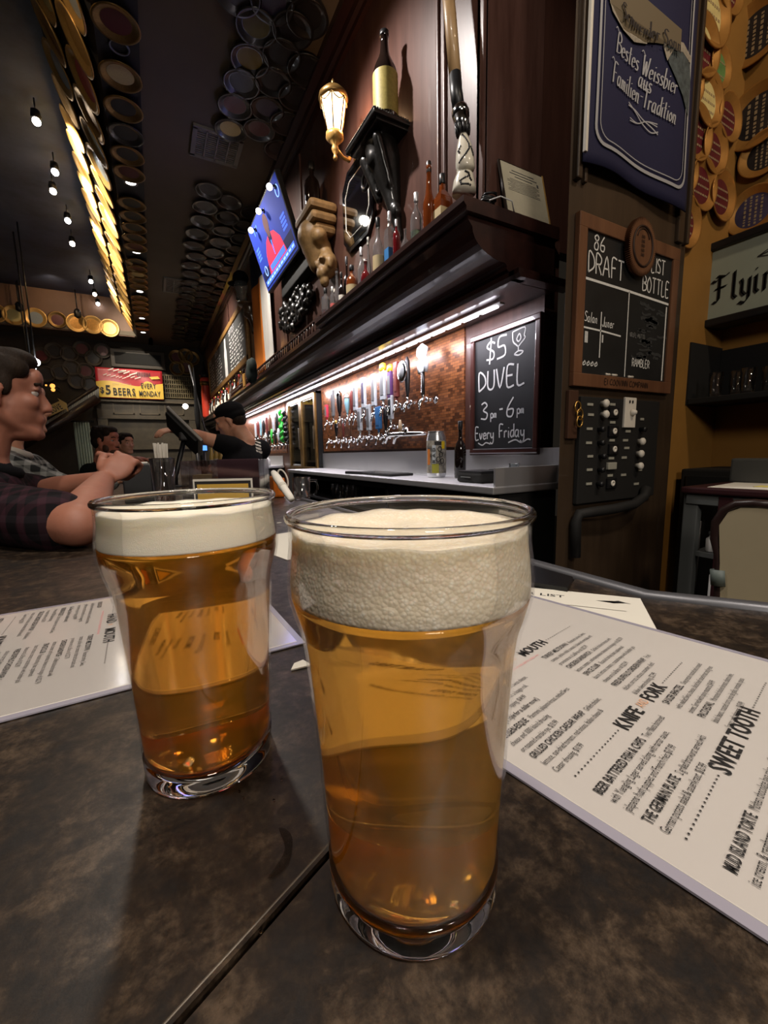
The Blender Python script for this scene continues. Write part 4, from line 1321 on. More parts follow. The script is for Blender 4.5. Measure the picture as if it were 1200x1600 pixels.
# ------------------------------------------------------------------ television
TA = at(429, 267, x=1.15); TB = at(468, 388, x=1.345); TD = at(386, 362, x=1.15); TE = at(421, 459, x=1.345)
tx = Vector((0, 1, 0)); tup = (TA - Vector((TB.x, TA.y, TB.z))).normalized()
Y0 = (TA.y + TB.y) / 2; Y1 = (TD.y + TE.y) / 2
zt = (TA.z + TD.z) / 2; zb = (TB.z + TE.z) / 2
tvw = Y1 - Y0; tvh = math.hypot(zt - zb, TB.x - TA.x)
Mt = frame_mat(Vector((TB.x, Y1, zb)), (0, -1, 0), (TA.x - TB.x, 0, zt - zb))   # x to the right on screen, y up, z out of the screen
tv = thing('television', 'wall-mounted television tilted forward showing a man in a red jacket on blue', 'television', (TB.x, Y1, zb))
into(MB().box((tvw / 2, tvh / 2, -.025), (tvw, tvh, .05), M=Mt, bev=.006).build('case', black), tv)
def em(name, c, s_): return mat(name, c, .6, emit=s_, ecol=c, spec=.15)
glintbulb = mat('glint_bulb', (1, 1, 1), .5, emit=5, ecol=(.95, .97, 1))
sblue = em('screen_blue', srgb(40, 58, 150), .5); sred = em('screen_red', srgb(205, 48, 76), .75); slight = em('screen_light_blue', srgb(70, 110, 240), .95); swhite = em('screen_white', srgb(150, 190, 255), 1.1); sface = em('screen_face', srgb(90, 62, 62), .6); sdark = em('screen_dark', srgb(24, 30, 70), .5)
into(MB().box((tvw / 2, tvh / 2, .001), (tvw - .03, tvh - .035, .002), M=Mt).build('screen', sblue), tv)
pc = MB()
def pq(poly, mi, l): pc.prism([(a * tvw, b * tvh) for a, b in poly], .002, l, mi, Mt)
pq([(.03, .05), (.97, .05), (.97, .30), (.03, .30)], 5, .0024)
pq([(.24, .14), (.29, .42), (.38, .56), (.50, .61), (.62, .55), (.72, .40), (.78, .14)], 1, .0030)
pq([(.455, .66), (.46, .50), (.50, .40), (.54, .50), (.545, .66)], 5, .0034)
pq([(.46, .72), (.465, .58), (.50, .54), (.535, .58), (.54, .72)], 4, .0035)
pq([(.50 + .062 * math.cos(i * PI / 8), .73 + .13 * math.sin(i * PI / 8)) for i in range(16)], 4, .0036)
pq([(.49, .50), (.495, .30), (.51, .30), (.515, .50)], 2, .0038)
pq([(.05, .08), (.95, .08), (.95, .16), (.05, .16)], 2, .0032)
pq([(.30, .18), (.74, .18), (.74, .26), (.30, .26)], 2, .0040)
for k in range(11):
    pq([(.08 + k * .08, .105), (.135 + k * .08, .105), (.135 + k * .08, .135), (.08 + k * .08, .135)], 3, .0044)
for k in range(4):
    pq([(.06, .62 - k * .05), (.16, .62 - k * .05), (.16, .65 - k * .05), (.06, .65 - k * .05)], 2, .0030)
    pq([(.82, .52 - k * .05), (.93, .52 - k * .05), (.93, .55 - k * .05), (.82, .55 - k * .05)], 2, .0030)
    pq([(.16 + k * .03, .80 + (k % 2) * .05), (.18 + k * .03, .80 + (k % 2) * .05), (.18 + k * .03, .90), (.16 + k * .03, .90)], 2, .0030)
for cx_, cy_ in ((.16, .27), (.93, .80)):
    pts = [Mt @ Vector(((cx_ + .035 * math.cos(i * PI / 8)) * tvw, (cy_ + .07 * math.sin(i * PI / 8)) * tvh, .004)) for i in range(16)]
    pc.tube(pts, .005, n=5, mi=3, closed=True)
into(pc.build('screen_picture', [sblue, sred, slight, swhite, sface, sdark]), tv)
ctr = Mt @ Vector((tvw / 2, tvh / 2, -.05))
into(MB().cyl(ctr, (1.50, ctr.y, ctr.z - .02), .05).box((1.47, ctr.y, ctr.z - .02), (.05, .3, .3)).build('wall_arm', matblack), tv)
for k, (px, py) in enumerate(((421, 292), (404, 330), (392, 360))):  # glints along the television edge, built as added glowing bulbs with clips
    p = at(px, py, x=1.12)
    t = thing('tv_glint', 'bright glint built as a bulb on the upper edge of the television, %s' % ('nearest end', 'middle one', 'farthest end')[k], 'light', p, 'glints on the television')
    MB().ball((0, 0, 0), .028, 14).build('bulb', glintbulb, t)
    MB().cyl((0, 0, .0), (.06, 0, .03), .010, n=8).box((.06, 0, .02), (.03, .03, .04), bev=.004).build('clip', black, t)
light('AREA', 'screen_glow', Mt @ Vector((tvw / 2, tvh / 2, .03)), 2.0, (.35, .45, 1), target=Mt @ Vector((tvw / 2, tvh / 2, 1)), size=.8)
sb_ = thing('sound_bar', 'long black equipment box fixed on wall under the television', 'speaker', (1.46, Y0 + .45, zb - .05))
into(MB().box((1.45, Y0 + .38, zb - .06), (.09, .95, .17), bev=.01).build('box_body', matblack), sb_)

# ------------------------------------------------------------------ flag, plaque, cap on glass head
fy0 = at(427, 520, x=1.46).y; fy1 = at(396, 520, x=1.46).y
fz0 = at(420, 572, x=1.46).z; fzm = at(396, 452, x=1.46).z; fz1 = at(395, 396, x=1.46).z
fl = MB()
nx_, nz_ = 28, 30
for j in range(nz_ + 1):
    for i in range(nx_ + 1):
        u = i / nx_; v = j / nz_
        w_ = 1 - .10 * (1 - v)
        fl.v.append((1.458 - .018 * math.sin(u * 15 + v * 1.5) - .010 * (1 - v) * math.sin(u * 7), fy0 + (fy1 - fy0) * (u * w_), fz0 + (fz1 - fz0) * v - .16 * (u * (1 - v)) + .10 * (1 - v) * (u > .5)))
for j in range(nz_):
    for i in range(nx_):
        k = j * (nx_ + 1) + i
        fl.f.append((k, k + 1, k + nx_ + 2, k + nx_ + 1)); fl.sm.append(True)
        z_ = fz0 + (fz1 - fz0) * (j + .5) / nz_
        fl.m.append(2 if z_ > fzm else (1 if i < nx_ * .42 else 0))
o = fl.build('hanging_flag', [orangecloth, whitecloth, navyflag])
tag(o, 'hanging flag with navy top over orange and white stripes beside the television', 'flag')
md = o.modifiers.new('thickness', 'SOLIDIFY'); md.thickness = .003

rnd = random.Random(11)
yp0 = at(490, 470, x=1.47).y; yp1 = at(438, 480, x=1.47).y; zp0 = at(462, 515, x=1.47).z; zp1 = at(478, 436, x=1.47).z
its = []
for k in range(150):
    u = rnd.uniform(-1, 1); v = rnd.uniform(-1, 1)
    if u * u + v * v > 1: continue
    its.append(('b', (1.462 - .03 * rnd.random(), (yp0 + yp1) / 2 + u * (yp1 - yp0) * .5, (zp0 + zp1) / 2 + v * (zp1 - zp0) * .46), (.025 + .015 * rnd.random(), .025 + .03 * rnd.random(), .02 + .025 * rnd.random()), Euler((rnd.uniform(0, 3), rnd.uniform(-.4, .4), 0)).to_quaternion()))
its.append(('b', (1.48, (yp0 + yp1) / 2, (zp0 + zp1) / 2), (.02, (yp1 - yp0) * .48, (zp1 - zp0) * .45)))
tag(blob('carved_plaque', its, .012, carved, smooth=1), 'ragged black carved wall plaque beneath the television', 'plaque')

g0 = at(377, 452, x=1.36)
sg = depth(g0) / FPX
hd_ = thing('capped_glass_head', 'glass head wearing a black cap on a carved bracket above the chalk menu', 'ornament', g0)
MB().lathe([(.0001, -17 * sg), (9 * sg, -17 * sg), (7 * sg, -9 * sg), (9 * sg, -4 * sg), (11 * sg, 4 * sg), (10 * sg, 10 * sg), (.0001, 14 * sg)], 20, cap=False).build('glass_head', paleglass, hd_)
cp_ = [('b', (0, 0, 16 * sg), (12 * sg, 12.5 * sg, 11 * sg)), ('b', (-9 * sg, 8 * sg, 9 * sg), (10 * sg, 9 * sg, 2.4 * sg))]
blob('cap', cp_, .008, blackcloth, hd_, smooth=2)
cbk = thing('carved_bracket', 'dark brown carved bracket under the capped glass head', 'bracket', g0 + Vector((.06, 0, -17.5 * sg)))
its = [('b', (0, 0, -.04), (.13, .14, .04)), ('c', (.04, 0, -.08), .10, (.09, -.03, -.34), .04), ('b', (.02, 0, -.17), (.08, .09, .06)), ('b', (.07, -.02, -.40), (.04, .04, .06))]
blob('carved_body', its, .012, wood('bracket_wood', (.05, .028, .014), (.10, .06, .03)), cbk, smooth=2)

# ------------------------------------------------------------------ framed chalk menu board
cy0, cy1 = 7.1, 12.1
cz0, cz1 = 2.80, 3.68
cm = thing('chalk_menu_board', 'long gold framed chalkboard menu on the far mahogany wall', 'chalkboard', (1.49, cy0, cz0))
fm = MB()
for z in (cz0, cz1): fm.box((1.475, (cy0 + cy1) / 2, z), (.05, cy1 - cy0 + .14, .10), bev=.015)
for y in (cy0, cy1): fm.box((1.475, y, (cz0 + cz1) / 2), (.05, .14, cz1 - cz0 + .1), bev=.015)
into(fm.build('frame', goldwood), cm)
into(MB().box((1.485, (cy0 + cy1) / 2, (cz0 + cz1) / 2), (.02, cy1 - cy0, cz1 - cz0)).build('board', mat('grey_slate', (.05, .052, .05), .6, var=.2, scale=4)), cm)
Mb_ = frame_mat(Vector((1.474, cy1, cz0)), (0, -1, 0), (0, 0, 1))
cw = MB()
wl = cy1 - cy0
rnd = random.Random(4)
for col_, (u0, u1) in enumerate(((.04, .20), (.25, .45), (.66, .95))):
    hand(cw, ('BEERS', 'DRAFTS', 'BOTTLES')[col_], Mb_ @ Matrix.Translation((u0 * wl, .72, 0)), .10, .14, sx=1.2)
    for k in range(9):
        x_ = u0 * wl
        while x_ < u1 * wl - .1:
            L_ = rnd.uniform(.10, .32)
            if x_ + L_ > u1 * wl: break
            pts = [(x_ + L_ * q / 8, .64 - k * .068 + rnd.uniform(-.014, .014)) for q in range(9)]
            ribbon(cw, pts, .022, Mb_); x_ += L_ + .09
cw.prism([(.52 * wl, .06), (.585 * wl, .06), (.585 * wl, .52), (.57 * wl, .62), (.57 * wl, .80), (.535 * wl, .80), (.535 * wl, .62), (.52 * wl, .52)], .0, .002, 0, Mb_)
into(cw.build('chalk_writing', chalk), cm)

# small bottles along the gallery below the chalk board
rnd = random.Random(5)
nb = 0
for k in range(22):
    y = 7.2 + k * .22 + rnd.uniform(-.03, .03)
    hh = rnd.uniform(.27, .36)
    m_ = (darkbottle, paleglass, whiskey, darkbottle, palewhite)[k % 5]
    bottle('gallery_bottle', (1.40, y, 2.286), hh, rnd.uniform(.036, .046), 'wine' if k % 3 else 'long', m_, '%s bottle on the ledge under the chalk menu, %s from its near end' % (('dark', 'clear', 'amber', 'dark', 'white')[k % 5], ORD[k]), (black, brass, redpaint)[k % 3], (offwhite if k % 2 else None), group='bottles on the ledge under the chalk menu')

# dark sack and orange tag on the ledge, red column and dark poles near the far end
p = at(393, 583, x=1.20)
s_ = depth(p) / FPX
t = thing('hop_sack', 'dark green sack with orange tag hanging over the ledge near the flag', 'sack', p)
blob('sack_body', [('b', (0, 0, 0), (9 * s_, 12 * s_, 17 * s_)), ('b', (0, -9 * s_, 10 * s_), (7 * s_, 8 * s_, 12 * s_)), ('b', (0, 6 * s_, 15 * s_), (6 * s_, 8 * s_, 8 * s_))], .02, mat('dark_green_cloth', (.012, .02, .017), .8), t, smooth=3)
MB().box((-10 * s_, 10 * s_, -10 * s_), (.02, 13 * s_, 20 * s_), bev=.008).build('tag', mat('tan_tag', srgb(196, 146, 70), .6), t)
p = at(321, 640, x=1.33)
s_ = depth(p) / FPX
zt_ = at(322, 548, x=1.33).z
t = thing('red_tap_ornament', 'tall red ornament with black cap at far end of the ledge', 'ornament', (1.37, p.y, 2.272))
H_ = zt_ - 2.27
MB().lathe([(.10, 0), (.12, .05), (.11, .45 * H_), (.09, .58 * H_), (.12, .64 * H_), (.10, .70 * H_)], 20).build('lower_body', mat('red_lacquer', srgb(214, 70, 52), .35, coat=.3), t)
MB().lathe([(.13, .70 * H_), (.14, .74 * H_), (.07, .80 * H_), (.03, .86 * H_), (.015, .98 * H_)], 20).build('cap', black, t)
MB().lathe([(.112, .56 * H_), (.125, .60 * H_), (.112, .64 * H_)], 20).build('band', oldgold, t)


# ================================================================== BEER TAPS
XT = 1.845
def faucet(t):
    """The metal tap: shank out of the wall, collar, spout and lever stub; local origin at the lever's foot."""
    MB().cyl((.115, 0, -.03), (.03, 0, -.03), .013, n=12).cyl((.118, 0, -.03), (.106, 0, -.03), .026, n=16).cyl((.045, 0, -.03), (.02, 0, -.03), .019, n=12).build('shank', chrome, t)
    MB().tube([(.03, 0, -.03), (.0, 0, -.030), (-.018, 0, -.045), (-.028, 0, -.075), (-.034, 0, -.105)], 1, n=10, rs=[.014, .0145, .012, .009, .0075]).build('spout', chrome, t)
    MB().cyl((0, 0, -.03), (0, 0, .0), .010, n=10).ball((0, 0, -.004), .013, 10).build('lever', chrome, t)


def box_handle(t, h, w, m, mtop=None):
    mb = MB()
    mb.cyl((0, 0, 0), (0, 0, .03), .010, n=8).box((0, 0, .03 + (h - .03) / 2), (.028, w, h - .03), bev=.006)
    o = mb.build('handle', m, t)
    MB().box((-.0155, 0, .03 + (h - .03) * .5), (.002, w * .7, (h - .03) * .66), bev=.0005).build('badge', mtop or greypaint, t)
    return o


def slim_handle(t, h, r, m, tip=None):
    MB().lathe([(.009, 0), (.011, .03), (r * .7, .06), (r, h * .6), (r * .8, h * .9), (r * .3, h)], 14).build('handle', m, t)
    if tip:
        MB().lathe([(r * .95, h * .82), (r * .9, h * .93), (r * .35, h * 1.02)], 14).build('tip', tip, t)


TAPG = 'beer taps on the near tap wall'
# px, py of the lever's foot, kind, colour, height, label
TAPS = [
    (511, 657, 'box', pinkpaint, .17, .055, None, 'chrome beer tap with short pink handle, upper row beside the cooler'),
    (521, 655, 'box', greypaint, .30, .05, darksteel, 'chrome beer tap with tall grey slab handle, upper row'),
    (531, 652, 'slim', black, .26, .030, chrome, 'chrome beer tap with tall black handle and silver foot, upper row'),
    (543, 649, 'slim', skybluepaint, .20, .028, offwhite, 'chrome beer tap with slim pale blue handle, upper row'),
    (550, 647, 'slim', redbrown, .22, .020, None, 'chrome beer tap with thin brown handle, upper row'),
    (556, 647, 'box', palewhite, .29, .065, greypaint, 'chrome beer tap with white block handle, upper row, nearest the pale blue one'),
    (569, 643, 'box', palewhite, .30, .065, bluec, 'chrome beer tap with white block handle, middle of the three white upper ones'),
    (585, 640, 'box', palewhite, .30, .065, greypaint, 'chrome beer tap with white block handle, upper row, beside the yellow-topped one'),
    (599, 631, 'yel', palewhite, .33, .075, yellowpaint, 'chrome beer tap with white handle under a yellow top, upper row'),
    (610, 629, 'yel', purplepaint, .30, .060, yellowpaint, 'chrome beer tap with purple handle under a yellow top, upper row'),
    (620, 627, 'box', redbrown, .30, .055, redbrown, 'chrome beer tap with plain red-brown slab handle, upper row'),
    (637, 622, 'oval', black, .30, .045, chrome, 'chrome beer tap with black handle and round silver badge, upper row'),
    (661, 617, 'eight', palewhite, .33, .06, black, 'chrome beer tap with pale curled handle on a black stem, nearest of upper row'),
    (514, 686, 'none', None, 0, 0, None, 'bare chrome beer tap without handle, lower row beside the cooler'),
    (526, 684, 'slim', black, .18, .022, brass, 'chrome beer tap with short black handle, lower row'),
    (537, 684, 'slim', redbrown, .15, .014, None, 'chrome beer tap with thin dark brown stick handle, lower row'),
    (549, 683, 'slim', brownwood, .22, .016, None, 'chrome beer tap with thin wooden handle, lower row'),
    (563, 678, 'box', palewhite, .24, .065, greypaint, 'chrome beer tap with white block handle, lower row, nearest the cooler'),
    (577, 678, 'box', palewhite, .26, .065, greypaint, 'chrome beer tap with white block handle, lower row, beside the blue one'),
    (592, 676, 'box', bluepaint, .22, .080, bluepaint, 'chrome beer tap with sky blue block handle, lower row'),
    (603, 674, 'slim', black, .20, .022, None, 'chrome beer tap with dark handle beside the sky blue one, lower row'),
    (611, 661, 'box', palewhite, .22, .055, black, 'chrome beer tap with long white figure handle, lower row'),
]
for px, py, kind, m_, h, w, m2, lb in TAPS:
    p = at(px, py, x=XT - .115)
    t = thing('beer_tap', lb, 'beer tap', p, TAPG)
    faucet(t)
    if kind == 'box': box_handle(t, h, w, m_, m2)
    elif kind == 'slim': slim_handle(t, h, w, m_, m2)
    elif kind == 'yel':
        box_handle(t, h * .82, w, m_, greypaint)
        MB().lathe([(w * .55, h * .80), (w * .62, h * .88), (w * .55, h * .97), (w * .2, h)], 10, sx=.5).build('top', m2, t)
    elif kind == 'oval':
        slim_handle(t, h, .024, m_)
        Mo = Matrix.Translation((-.03, .03, h * .66)) @ Matrix.Rotation(R(-90), 4, 'Y')
        MB().lathe([(.062, -.008), (.066, 0), (.058, .008), (.0001, .010)], 24, M=Mo @ Matrix.Scale(1.25, 4, (1, 0, 0))).build('badge', chrome, t)
        MB().lathe([(.046, .010), (.044, .013), (.0001, .013)], 24, M=Mo @ Matrix.Scale(1.25, 4, (1, 0, 0))).build('badge_centre', greypaint, t)
    elif kind == 'eight':
        MB().cyl((0, 0, 0), (0, 0, h * .48), .014, n=10).build('stem', m2, t)
        bd = MB()
        for k in range(12): bd.ball((-.013, 0, .02 + k * .0125), .006, 8, k=6)
        bd.build('bead_chain', chrome, t)
        cv = [(0, .035, h * .47), (0, .045, h * .60), (0, .005, h * .70), (0, .02, h * .78), (0, .055, h * .86), (0, .045, h * .97), (0, 0, h * 1.02), (0, -.04, h * .95), (0, -.02, h * .80), (0, -.045, h * .66), (0, -.035, h * .47)]
        MB().tube(cv, .017, n=10).box((0, 0, h * .58), (.03, .075, h * .22), bev=.01).ball((0, .005, h * .90), (.012, .035, .035), 12).build('handle', m_, t)

# double-spout tower between the rows
p = at(640, 682, x=XT - .03)
tw = thing('tap_arm', 'horizontal chrome twin-spout tap arm with tan handle below the tap rows', 'beer tap', p)
q = [at(a, b, x=XT - .13) - p for a, b in ((655, 677), (630, 678), (612, 679), (606, 682), (602, 692))]
MB().tube([(.03, q[0].y, q[0].z)] + q, 1, n=12, rs=[.016, .016, .020, .022, .017, .012]).build('arm', chrome, tw)
q2 = [at(a, b, x=XT - .13) - p for a, b in ((624, 679), (618, 683), (615, 693))]
MB().tube(q2, 1, n=10, rs=[.018, .015, .011]).build('spout', chrome, tw)
q3 = [at(a, b, x=XT - .13) - p for a, b in ((625, 677), (625.5, 668), (625, 656))]
MB().tube(q3, 1, n=12, rs=[.012, .017, .008]).build('handle', mat('tan_handle', srgb(176, 150, 116), .4), tw)
q4 = at(636, 674, x=XT - .13) - p
MB().lathe([(.02, -.02), (.026, 0), (.012, .03)], 12, c=q4).build('valve', chrome, tw)

# far tap cluster, beyond the cooler
FG = 'beer taps on the far tap wall'
cols = [palewhite, redbrown, skybluepaint, black, redbrown, brownwood, palewhite, black, greenpaint, black]
names_ = ['white', 'red-brown', 'pale blue', 'black', 'dark red', 'wooden', 'pale', 'dark', 'bright green twisted', 'grey twisted']
for row, (pa, pb) in enumerate((((400, 683), (446, 671)), ((404, 697), (448, 690)))):
    for k in range(10):
        u = k / 9
        ya = at(pa[0], pa[1], x=XT - .115); yb = at(pb[0], pb[1], x=XT - .115)
        # evenly spaced on the wall
        p = ya + (yb - ya) * u
        m_ = cols[(k + row * 3) % 10] if k < 8 else cols[k]
        nm = names_[(k + row * 3) % 10] if k < 8 else names_[k]
        t = thing('beer_tap', 'far beer tap with %s handle, %s row, %s from its far end' % (nm, ('upper', 'lower')[row], ORD[k]), 'beer tap', p, FG)
        mb = MB().cyl((.115, 0, -.03), (.0, 0, -.03), .014, n=8).tube([(.0, 0, -.030), (-.018, 0, -.045), (-.034, 0, -.105)], .011, n=8).cyl((0, 0, -.03), (0, 0, 0), .011, n=8)
        mb.build('faucet', chrome, t)
        hb = MB()
        h = (.30, .24)[row] * (.85 + .15 * ((k * 7) % 3) / 2)
        if k < 8:
            if k % 2: hb.lathe([(.012, 0), (.022, .06), (.026, h * .7), (.012, h)], 10)
            else: hb.box((0, 0, h / 2), (.03, .06, h), bev=.006)
        else:
            pts = [(.018 * math.cos(q * 1.1), .018 * math.sin(q * 1.1), h * q / 16) for q in range(17)]
            hb.tube(pts, .024, n=8)
        hb.build('handle', m_, t)

# ------------------------------------------------------------------ DUVEL chalkboard by the counter
bz0, bz1 = at(790, 711, x=1.82).z, at(790, 508, x=1.82).z
by0, by1 = 1.585, 2.135
db = thing('beer_special_chalkboard', 'framed chalkboard advertising $5 Duvel leaning at the near end of steel counter', 'chalkboard', (1.82, by0, bz0))
Mo = frame_mat(Vector((1.822, by1, bz0)), (0, -1, 0), (0.0, 0, 1))
W_, H_ = by1 - by0, bz1 - bz0
f_ = MB()
for x0, y0, w, h in ((-.0, .033, .035, H_ - .066), (W_ - .035, .033, .035, H_ - .066), (0, 0, W_, .035), (0, H_ - .035, W_, .035)):
    f_.box((x0 + w / 2, y0 + h / 2, 0), (w, h, .028 if w > h else .0275), M=Mo, bev=.006)
into(f_.build('frame', wood('board_frame', (.04, .012, .009), (.08, .026, .02), .3, coat=.4)), db)
into(MB().box((W_ / 2, H_ / 2, -.004), (W_ - .05, H_ - .05, .012), M=Mo).build('board', chalkboard, ) , db)
into(MB().box((W_ / 2, .038, .012), (W_ - .07, .004, .006), M=Mo).box((W_ / 2, .012, .017), (W_, .006, .006), M=Mo).build('silver_bead', steel), db)
tx_ = MB()
def put(s, u, v, size, w=.085, **k): hand(tx_, s, Mo @ Matrix.Translation((u * W_, v * H_, .0024)), size, w, **k)
put('$5', .24, .755, .125, .085, sx=1.15, shear=.05)
put('DUVEL', .12, .535, .112, .10, sx=1.05)
put('3', .17, .295, .105, .09, sx=1.1); put('p', .325, .305, .055, .14); put('m', .375, .305, .05, .14, sx=.8)
put('-', .455, .31, .09, .11); put('6', .555, .295, .11, .09, sx=1.1, shear=.06); put('p', .71, .315, .055, .14); put('m', .76, .315, .05, .14, sx=.8)
put('Every', .075, .135, .075, .11, sx=.88, gap=.11); put('Friday', .46, .140, .075, .11, sx=.88, gap=.11)
for line in ([(.13, .105), (.20, .085), (.26, .105), (.33, .092)], [(.60, .098), (.70, .118), (.78, .095), (.86, .118), (.90, .112)]):
    ribbon(tx_, smooth_line([(a * W_, b * H_) for a, b in line]), .008, Mo @ Matrix.Translation((0, 0, .0024)))
# the drawn tulip glass
gx, gy = .63 * W_, .745 * H_
for line in ([(0, .135), (.005, .085), (.03, .06), (.045, .05), (.06, .06), (.092, .085), (.085, .10), (.088, .14), (0, .135)], [(.045, .05), (.045, .025)], [(.015, .012), (.045, .025), (.08, .016), (.05, .002), (.015, .012)], [(.03, .09), (.05, .115), (.062, .09), (.045, .075), (.03, .09)]):
    ribbon(tx_, smooth_line([(gx + a, gy + b) for a, b in line]), .008, Mo @ Matrix.Translation((0, 0, .0024)))
into(tx_.build('chalk_writing', chalk), db)

# ------------------------------------------------------------------ things on the steel counter
ZK = 1.0705
p = at(681, 735, z=ZK); p.x = 1.66; pp = at(682, 735, x=1.66)
s_ = depth(pp) / FPX
hc = at(682, 674, x=1.66).z - ZK
rc = 15.0 * s_
cn = thing('beer_can', 'large crowler beer can with lettered label on the steel counter', 'can', (1.66, pp.y, ZK))
MB().lathe([(rc * .85, 0), (rc * .9, .004), (rc, .02), (rc, hc * .86), (rc * .86, hc * .95), (rc * .84, hc * .985), (rc * .88, hc), (rc * .80, hc), (rc * .78, hc * .98), (.0001, hc * .98)], 32, cap=False).build('can_body', mat('can_metal', (.7, .71, .73), .25, .9), cn)
lab_m = mat('can_art', srgb(196, 188, 172), .45, col2=srgb(48, 46, 48), scale=22)
MB().lathe([(rc * 1.006, .03), (rc * 1.006, hc * .80)], 32, cap=False).build('label_band', lab_m, cn)
fx = MB()
vd = Vector((CAM.x - 1.66, CAM.y - pp.y, 0)).normalized(); sd = Vector((0, 0, 1)).cross(vd)
def on_can(u, z, l=1.02):    # u along the curve
    a = u / rc
    return (vd * math.cos(a) + sd * math.sin(a)) * rc * l + Vector((0, 0, z))
def can_patch(u0, u1, z0, z1, mi, l):
    n = 8
    vs = []
    for i in range(n + 1):
        u = u0 + (u1 - u0) * i / n
        vs += [on_can(u, z0, l), on_can(u, z1, l)]
    fx.add(vs, [(2 * i, 2 * i + 2, 2 * i + 3, 2 * i + 1) for i in range(n)], mi, True)
can_patch(-.030, .016, hc * .10, hc * .30, 1, 1.012)
can_patch(.035, .062, hc * .62, hc * .78, 2, 1.012)
can_patch(-.07, -.045, hc * .28, hc * .62, 3, 1.012)
can_patch(-.028, -.004, hc * .30, hc * .70, 4, 1.013)
for i, ch_ in enumerate('RAD'):
    for st in STROKES[ch_]:
        pts = [(-.006 - b * .020, hc * (.32 + i * .125) + a * hc * .13) for a, b in st]
        vs = [on_can(u, z, 1.03) for u, z in pts]
        fx.tube(vs, .0022, n=5, mi=0)
for a0, z0 in ((.012, .40), (.03, .5), (.022, .62), (.038, .36)):
    pts = [on_can(a0 + .012 * math.cos(k * PI / 5), hc * z0 + .016 * math.sin(k * PI / 5), 1.03) for k in range(10)]
    fx.tube(pts, .003, n=5, mi=0, closed=True)
can_patch(-.012, .035, hc * .70, hc * .78, 0, 1.014)
fx.build('label_print', [ink, mat('can_green', srgb(176, 172, 64), .5), yellowpaint, mat('can_orange', srgb(222, 130, 60), .5), palewhite], cn)

pp = at(719, 738, x=1.70)
s_ = depth(pp) / FPX
bottle('counter_bottle', Vector((1.70, pp.y, ZK)), at(721, 662, x=1.70).z - ZK, 9.0 * s_, 'wine', darkbottle, 'tall dark bottle on the steel counter beside the big can', black, None, None, group='bottles on the steel counter')
tb = thing('tablet', 'flat black tablet case lying on the steel counter', 'tablet', (1.57, at(590, 732, x=1.57).y, ZK))
y0 = at(638, 736, x=1.55).y - tb.location.y; y1 = at(556, 731, x=1.55).y - tb.location.y
MB().box((.0, (y0 + y1) / 2, .010), (.20, (y1 - y0) * .72, .018), bev=.005).build('case', matblack, tb)
MB().box((0, (y0 + y1) / 2, .0195), (.17, (y1 - y0) * .62, .002)).build('screen', blackgloss, tb)
pn = thing('pen_tray', 'thin black pen case beside the tablet on the steel counter', 'case', (1.48, at(562, 731, x=1.48).y, ZK))
MB().box((0, 0, .012), (.05, .34, .022), M=Matrix.Rotation(R(14), 4, 'Z'), bev=.006).build('case', black, pn)
bx0 = at(755, 741, x=1.62)
cx = thing('card_reader_box', 'low black plastic box with rounded lid in front of the Duvel board', 'box', (1.57, 1.76, ZK))
MB().box((0, 0, .027), (.17, .20, .052), bev=.012).build('box_body', matblack, cx)
MB().box((0, 0, .058), (.16, .19, .012), bev=.005).build('lid', black, cx)
MB().box((-.088, .02, .03), (.004, .08, .006)).build('slot', greypaint, cx)
cx2 = thing('black_organiser', 'shallow black organiser box behind the card reader box', 'box', (1.71, 1.68, ZK))
MB().box((0, 0, .03), (.13, .22, .06), bev=.008).build('box_body', matblack, cx2)
MB().box((0, 0, .062), (.12, .21, .008), bev=.003).build('lid', blackgloss, cx2)
# small stemmed glass at the counter's end
pp = at(815, 748, x=1.62)
pg = Vector((1.60, 1.545, ZK))
sg_ = thing('tasting_glass', 'small stemmed tasting glass at the near end of the steel counter', 'glass', pg)
k = .105
MB().lathe([(.0001, .002), (.026, .0), (.026, .003), (.006, .007), (.004, .025), (.006, .032), (.022, .042), (.030, .058), (.028, .076), (.024, .092), (.027, .104), (.0255, .104), (.0225, .092), (.0265, .076), (.0285, .058), (.021, .044), (.0001, .036)], 28, cap=False).build('glass_body', dimglass, sg_)
MB().lathe([(.0262, .001), (.0262, .0032), (.022, .0045)], 24, cap=False).build('foot_rim', clearglass, sg_)

# glasses on the shelf inside the cabinet, squeeze bottle on the far counter
k = 0
for x, y in ((1.52, 3.30), (1.52, 3.42), (1.53, 3.54), (1.52, 3.66), (1.53, 3.80), (1.62, 3.36), (1.62, 3.50), (1.62, 3.64)):
    t = MB().lathe([(.0001, .003), (.030, .0), (.032, .002), (.040, .14), (.0385, .14), (.031, .008), (.0001, .008)], 20, cap=False).build('shelf_glass', clearglass)
    t.location = (x, y, .8105)
    tag(t, 'upturned clear glass in the open cabinet, %s of the %s row' % (ORD[k % 5 if k < 5 else k - 5], 'front' if k < 5 else 'rear'), 'glass', 'glasses in the open cabinet')
    k += 1
pp = at(452, 724, x=1.62)
s_ = depth(pp) / FPX
sq = thing('squeeze_bottle', 'small white squeeze bottle at the near end of the far counter', 'bottle', (1.60, max(pp.y, 6.78), 1.0755))
MB().lathe([(4.0 * s_, 0), (4.4 * s_, 1 * s_), (4.4 * s_, 9 * s_), (3 * s_, 12 * s_), (1.8 * s_, 13 * s_)], 20).build('bottle_body', white, sq)
MB().lathe([(1.9 * s_, 12.8 * s_), (1.9 * s_, 14 * s_), (.8 * s_, 15 * s_), (.4 * s_, 19 * s_)], 14).build('nozzle', white, sq)


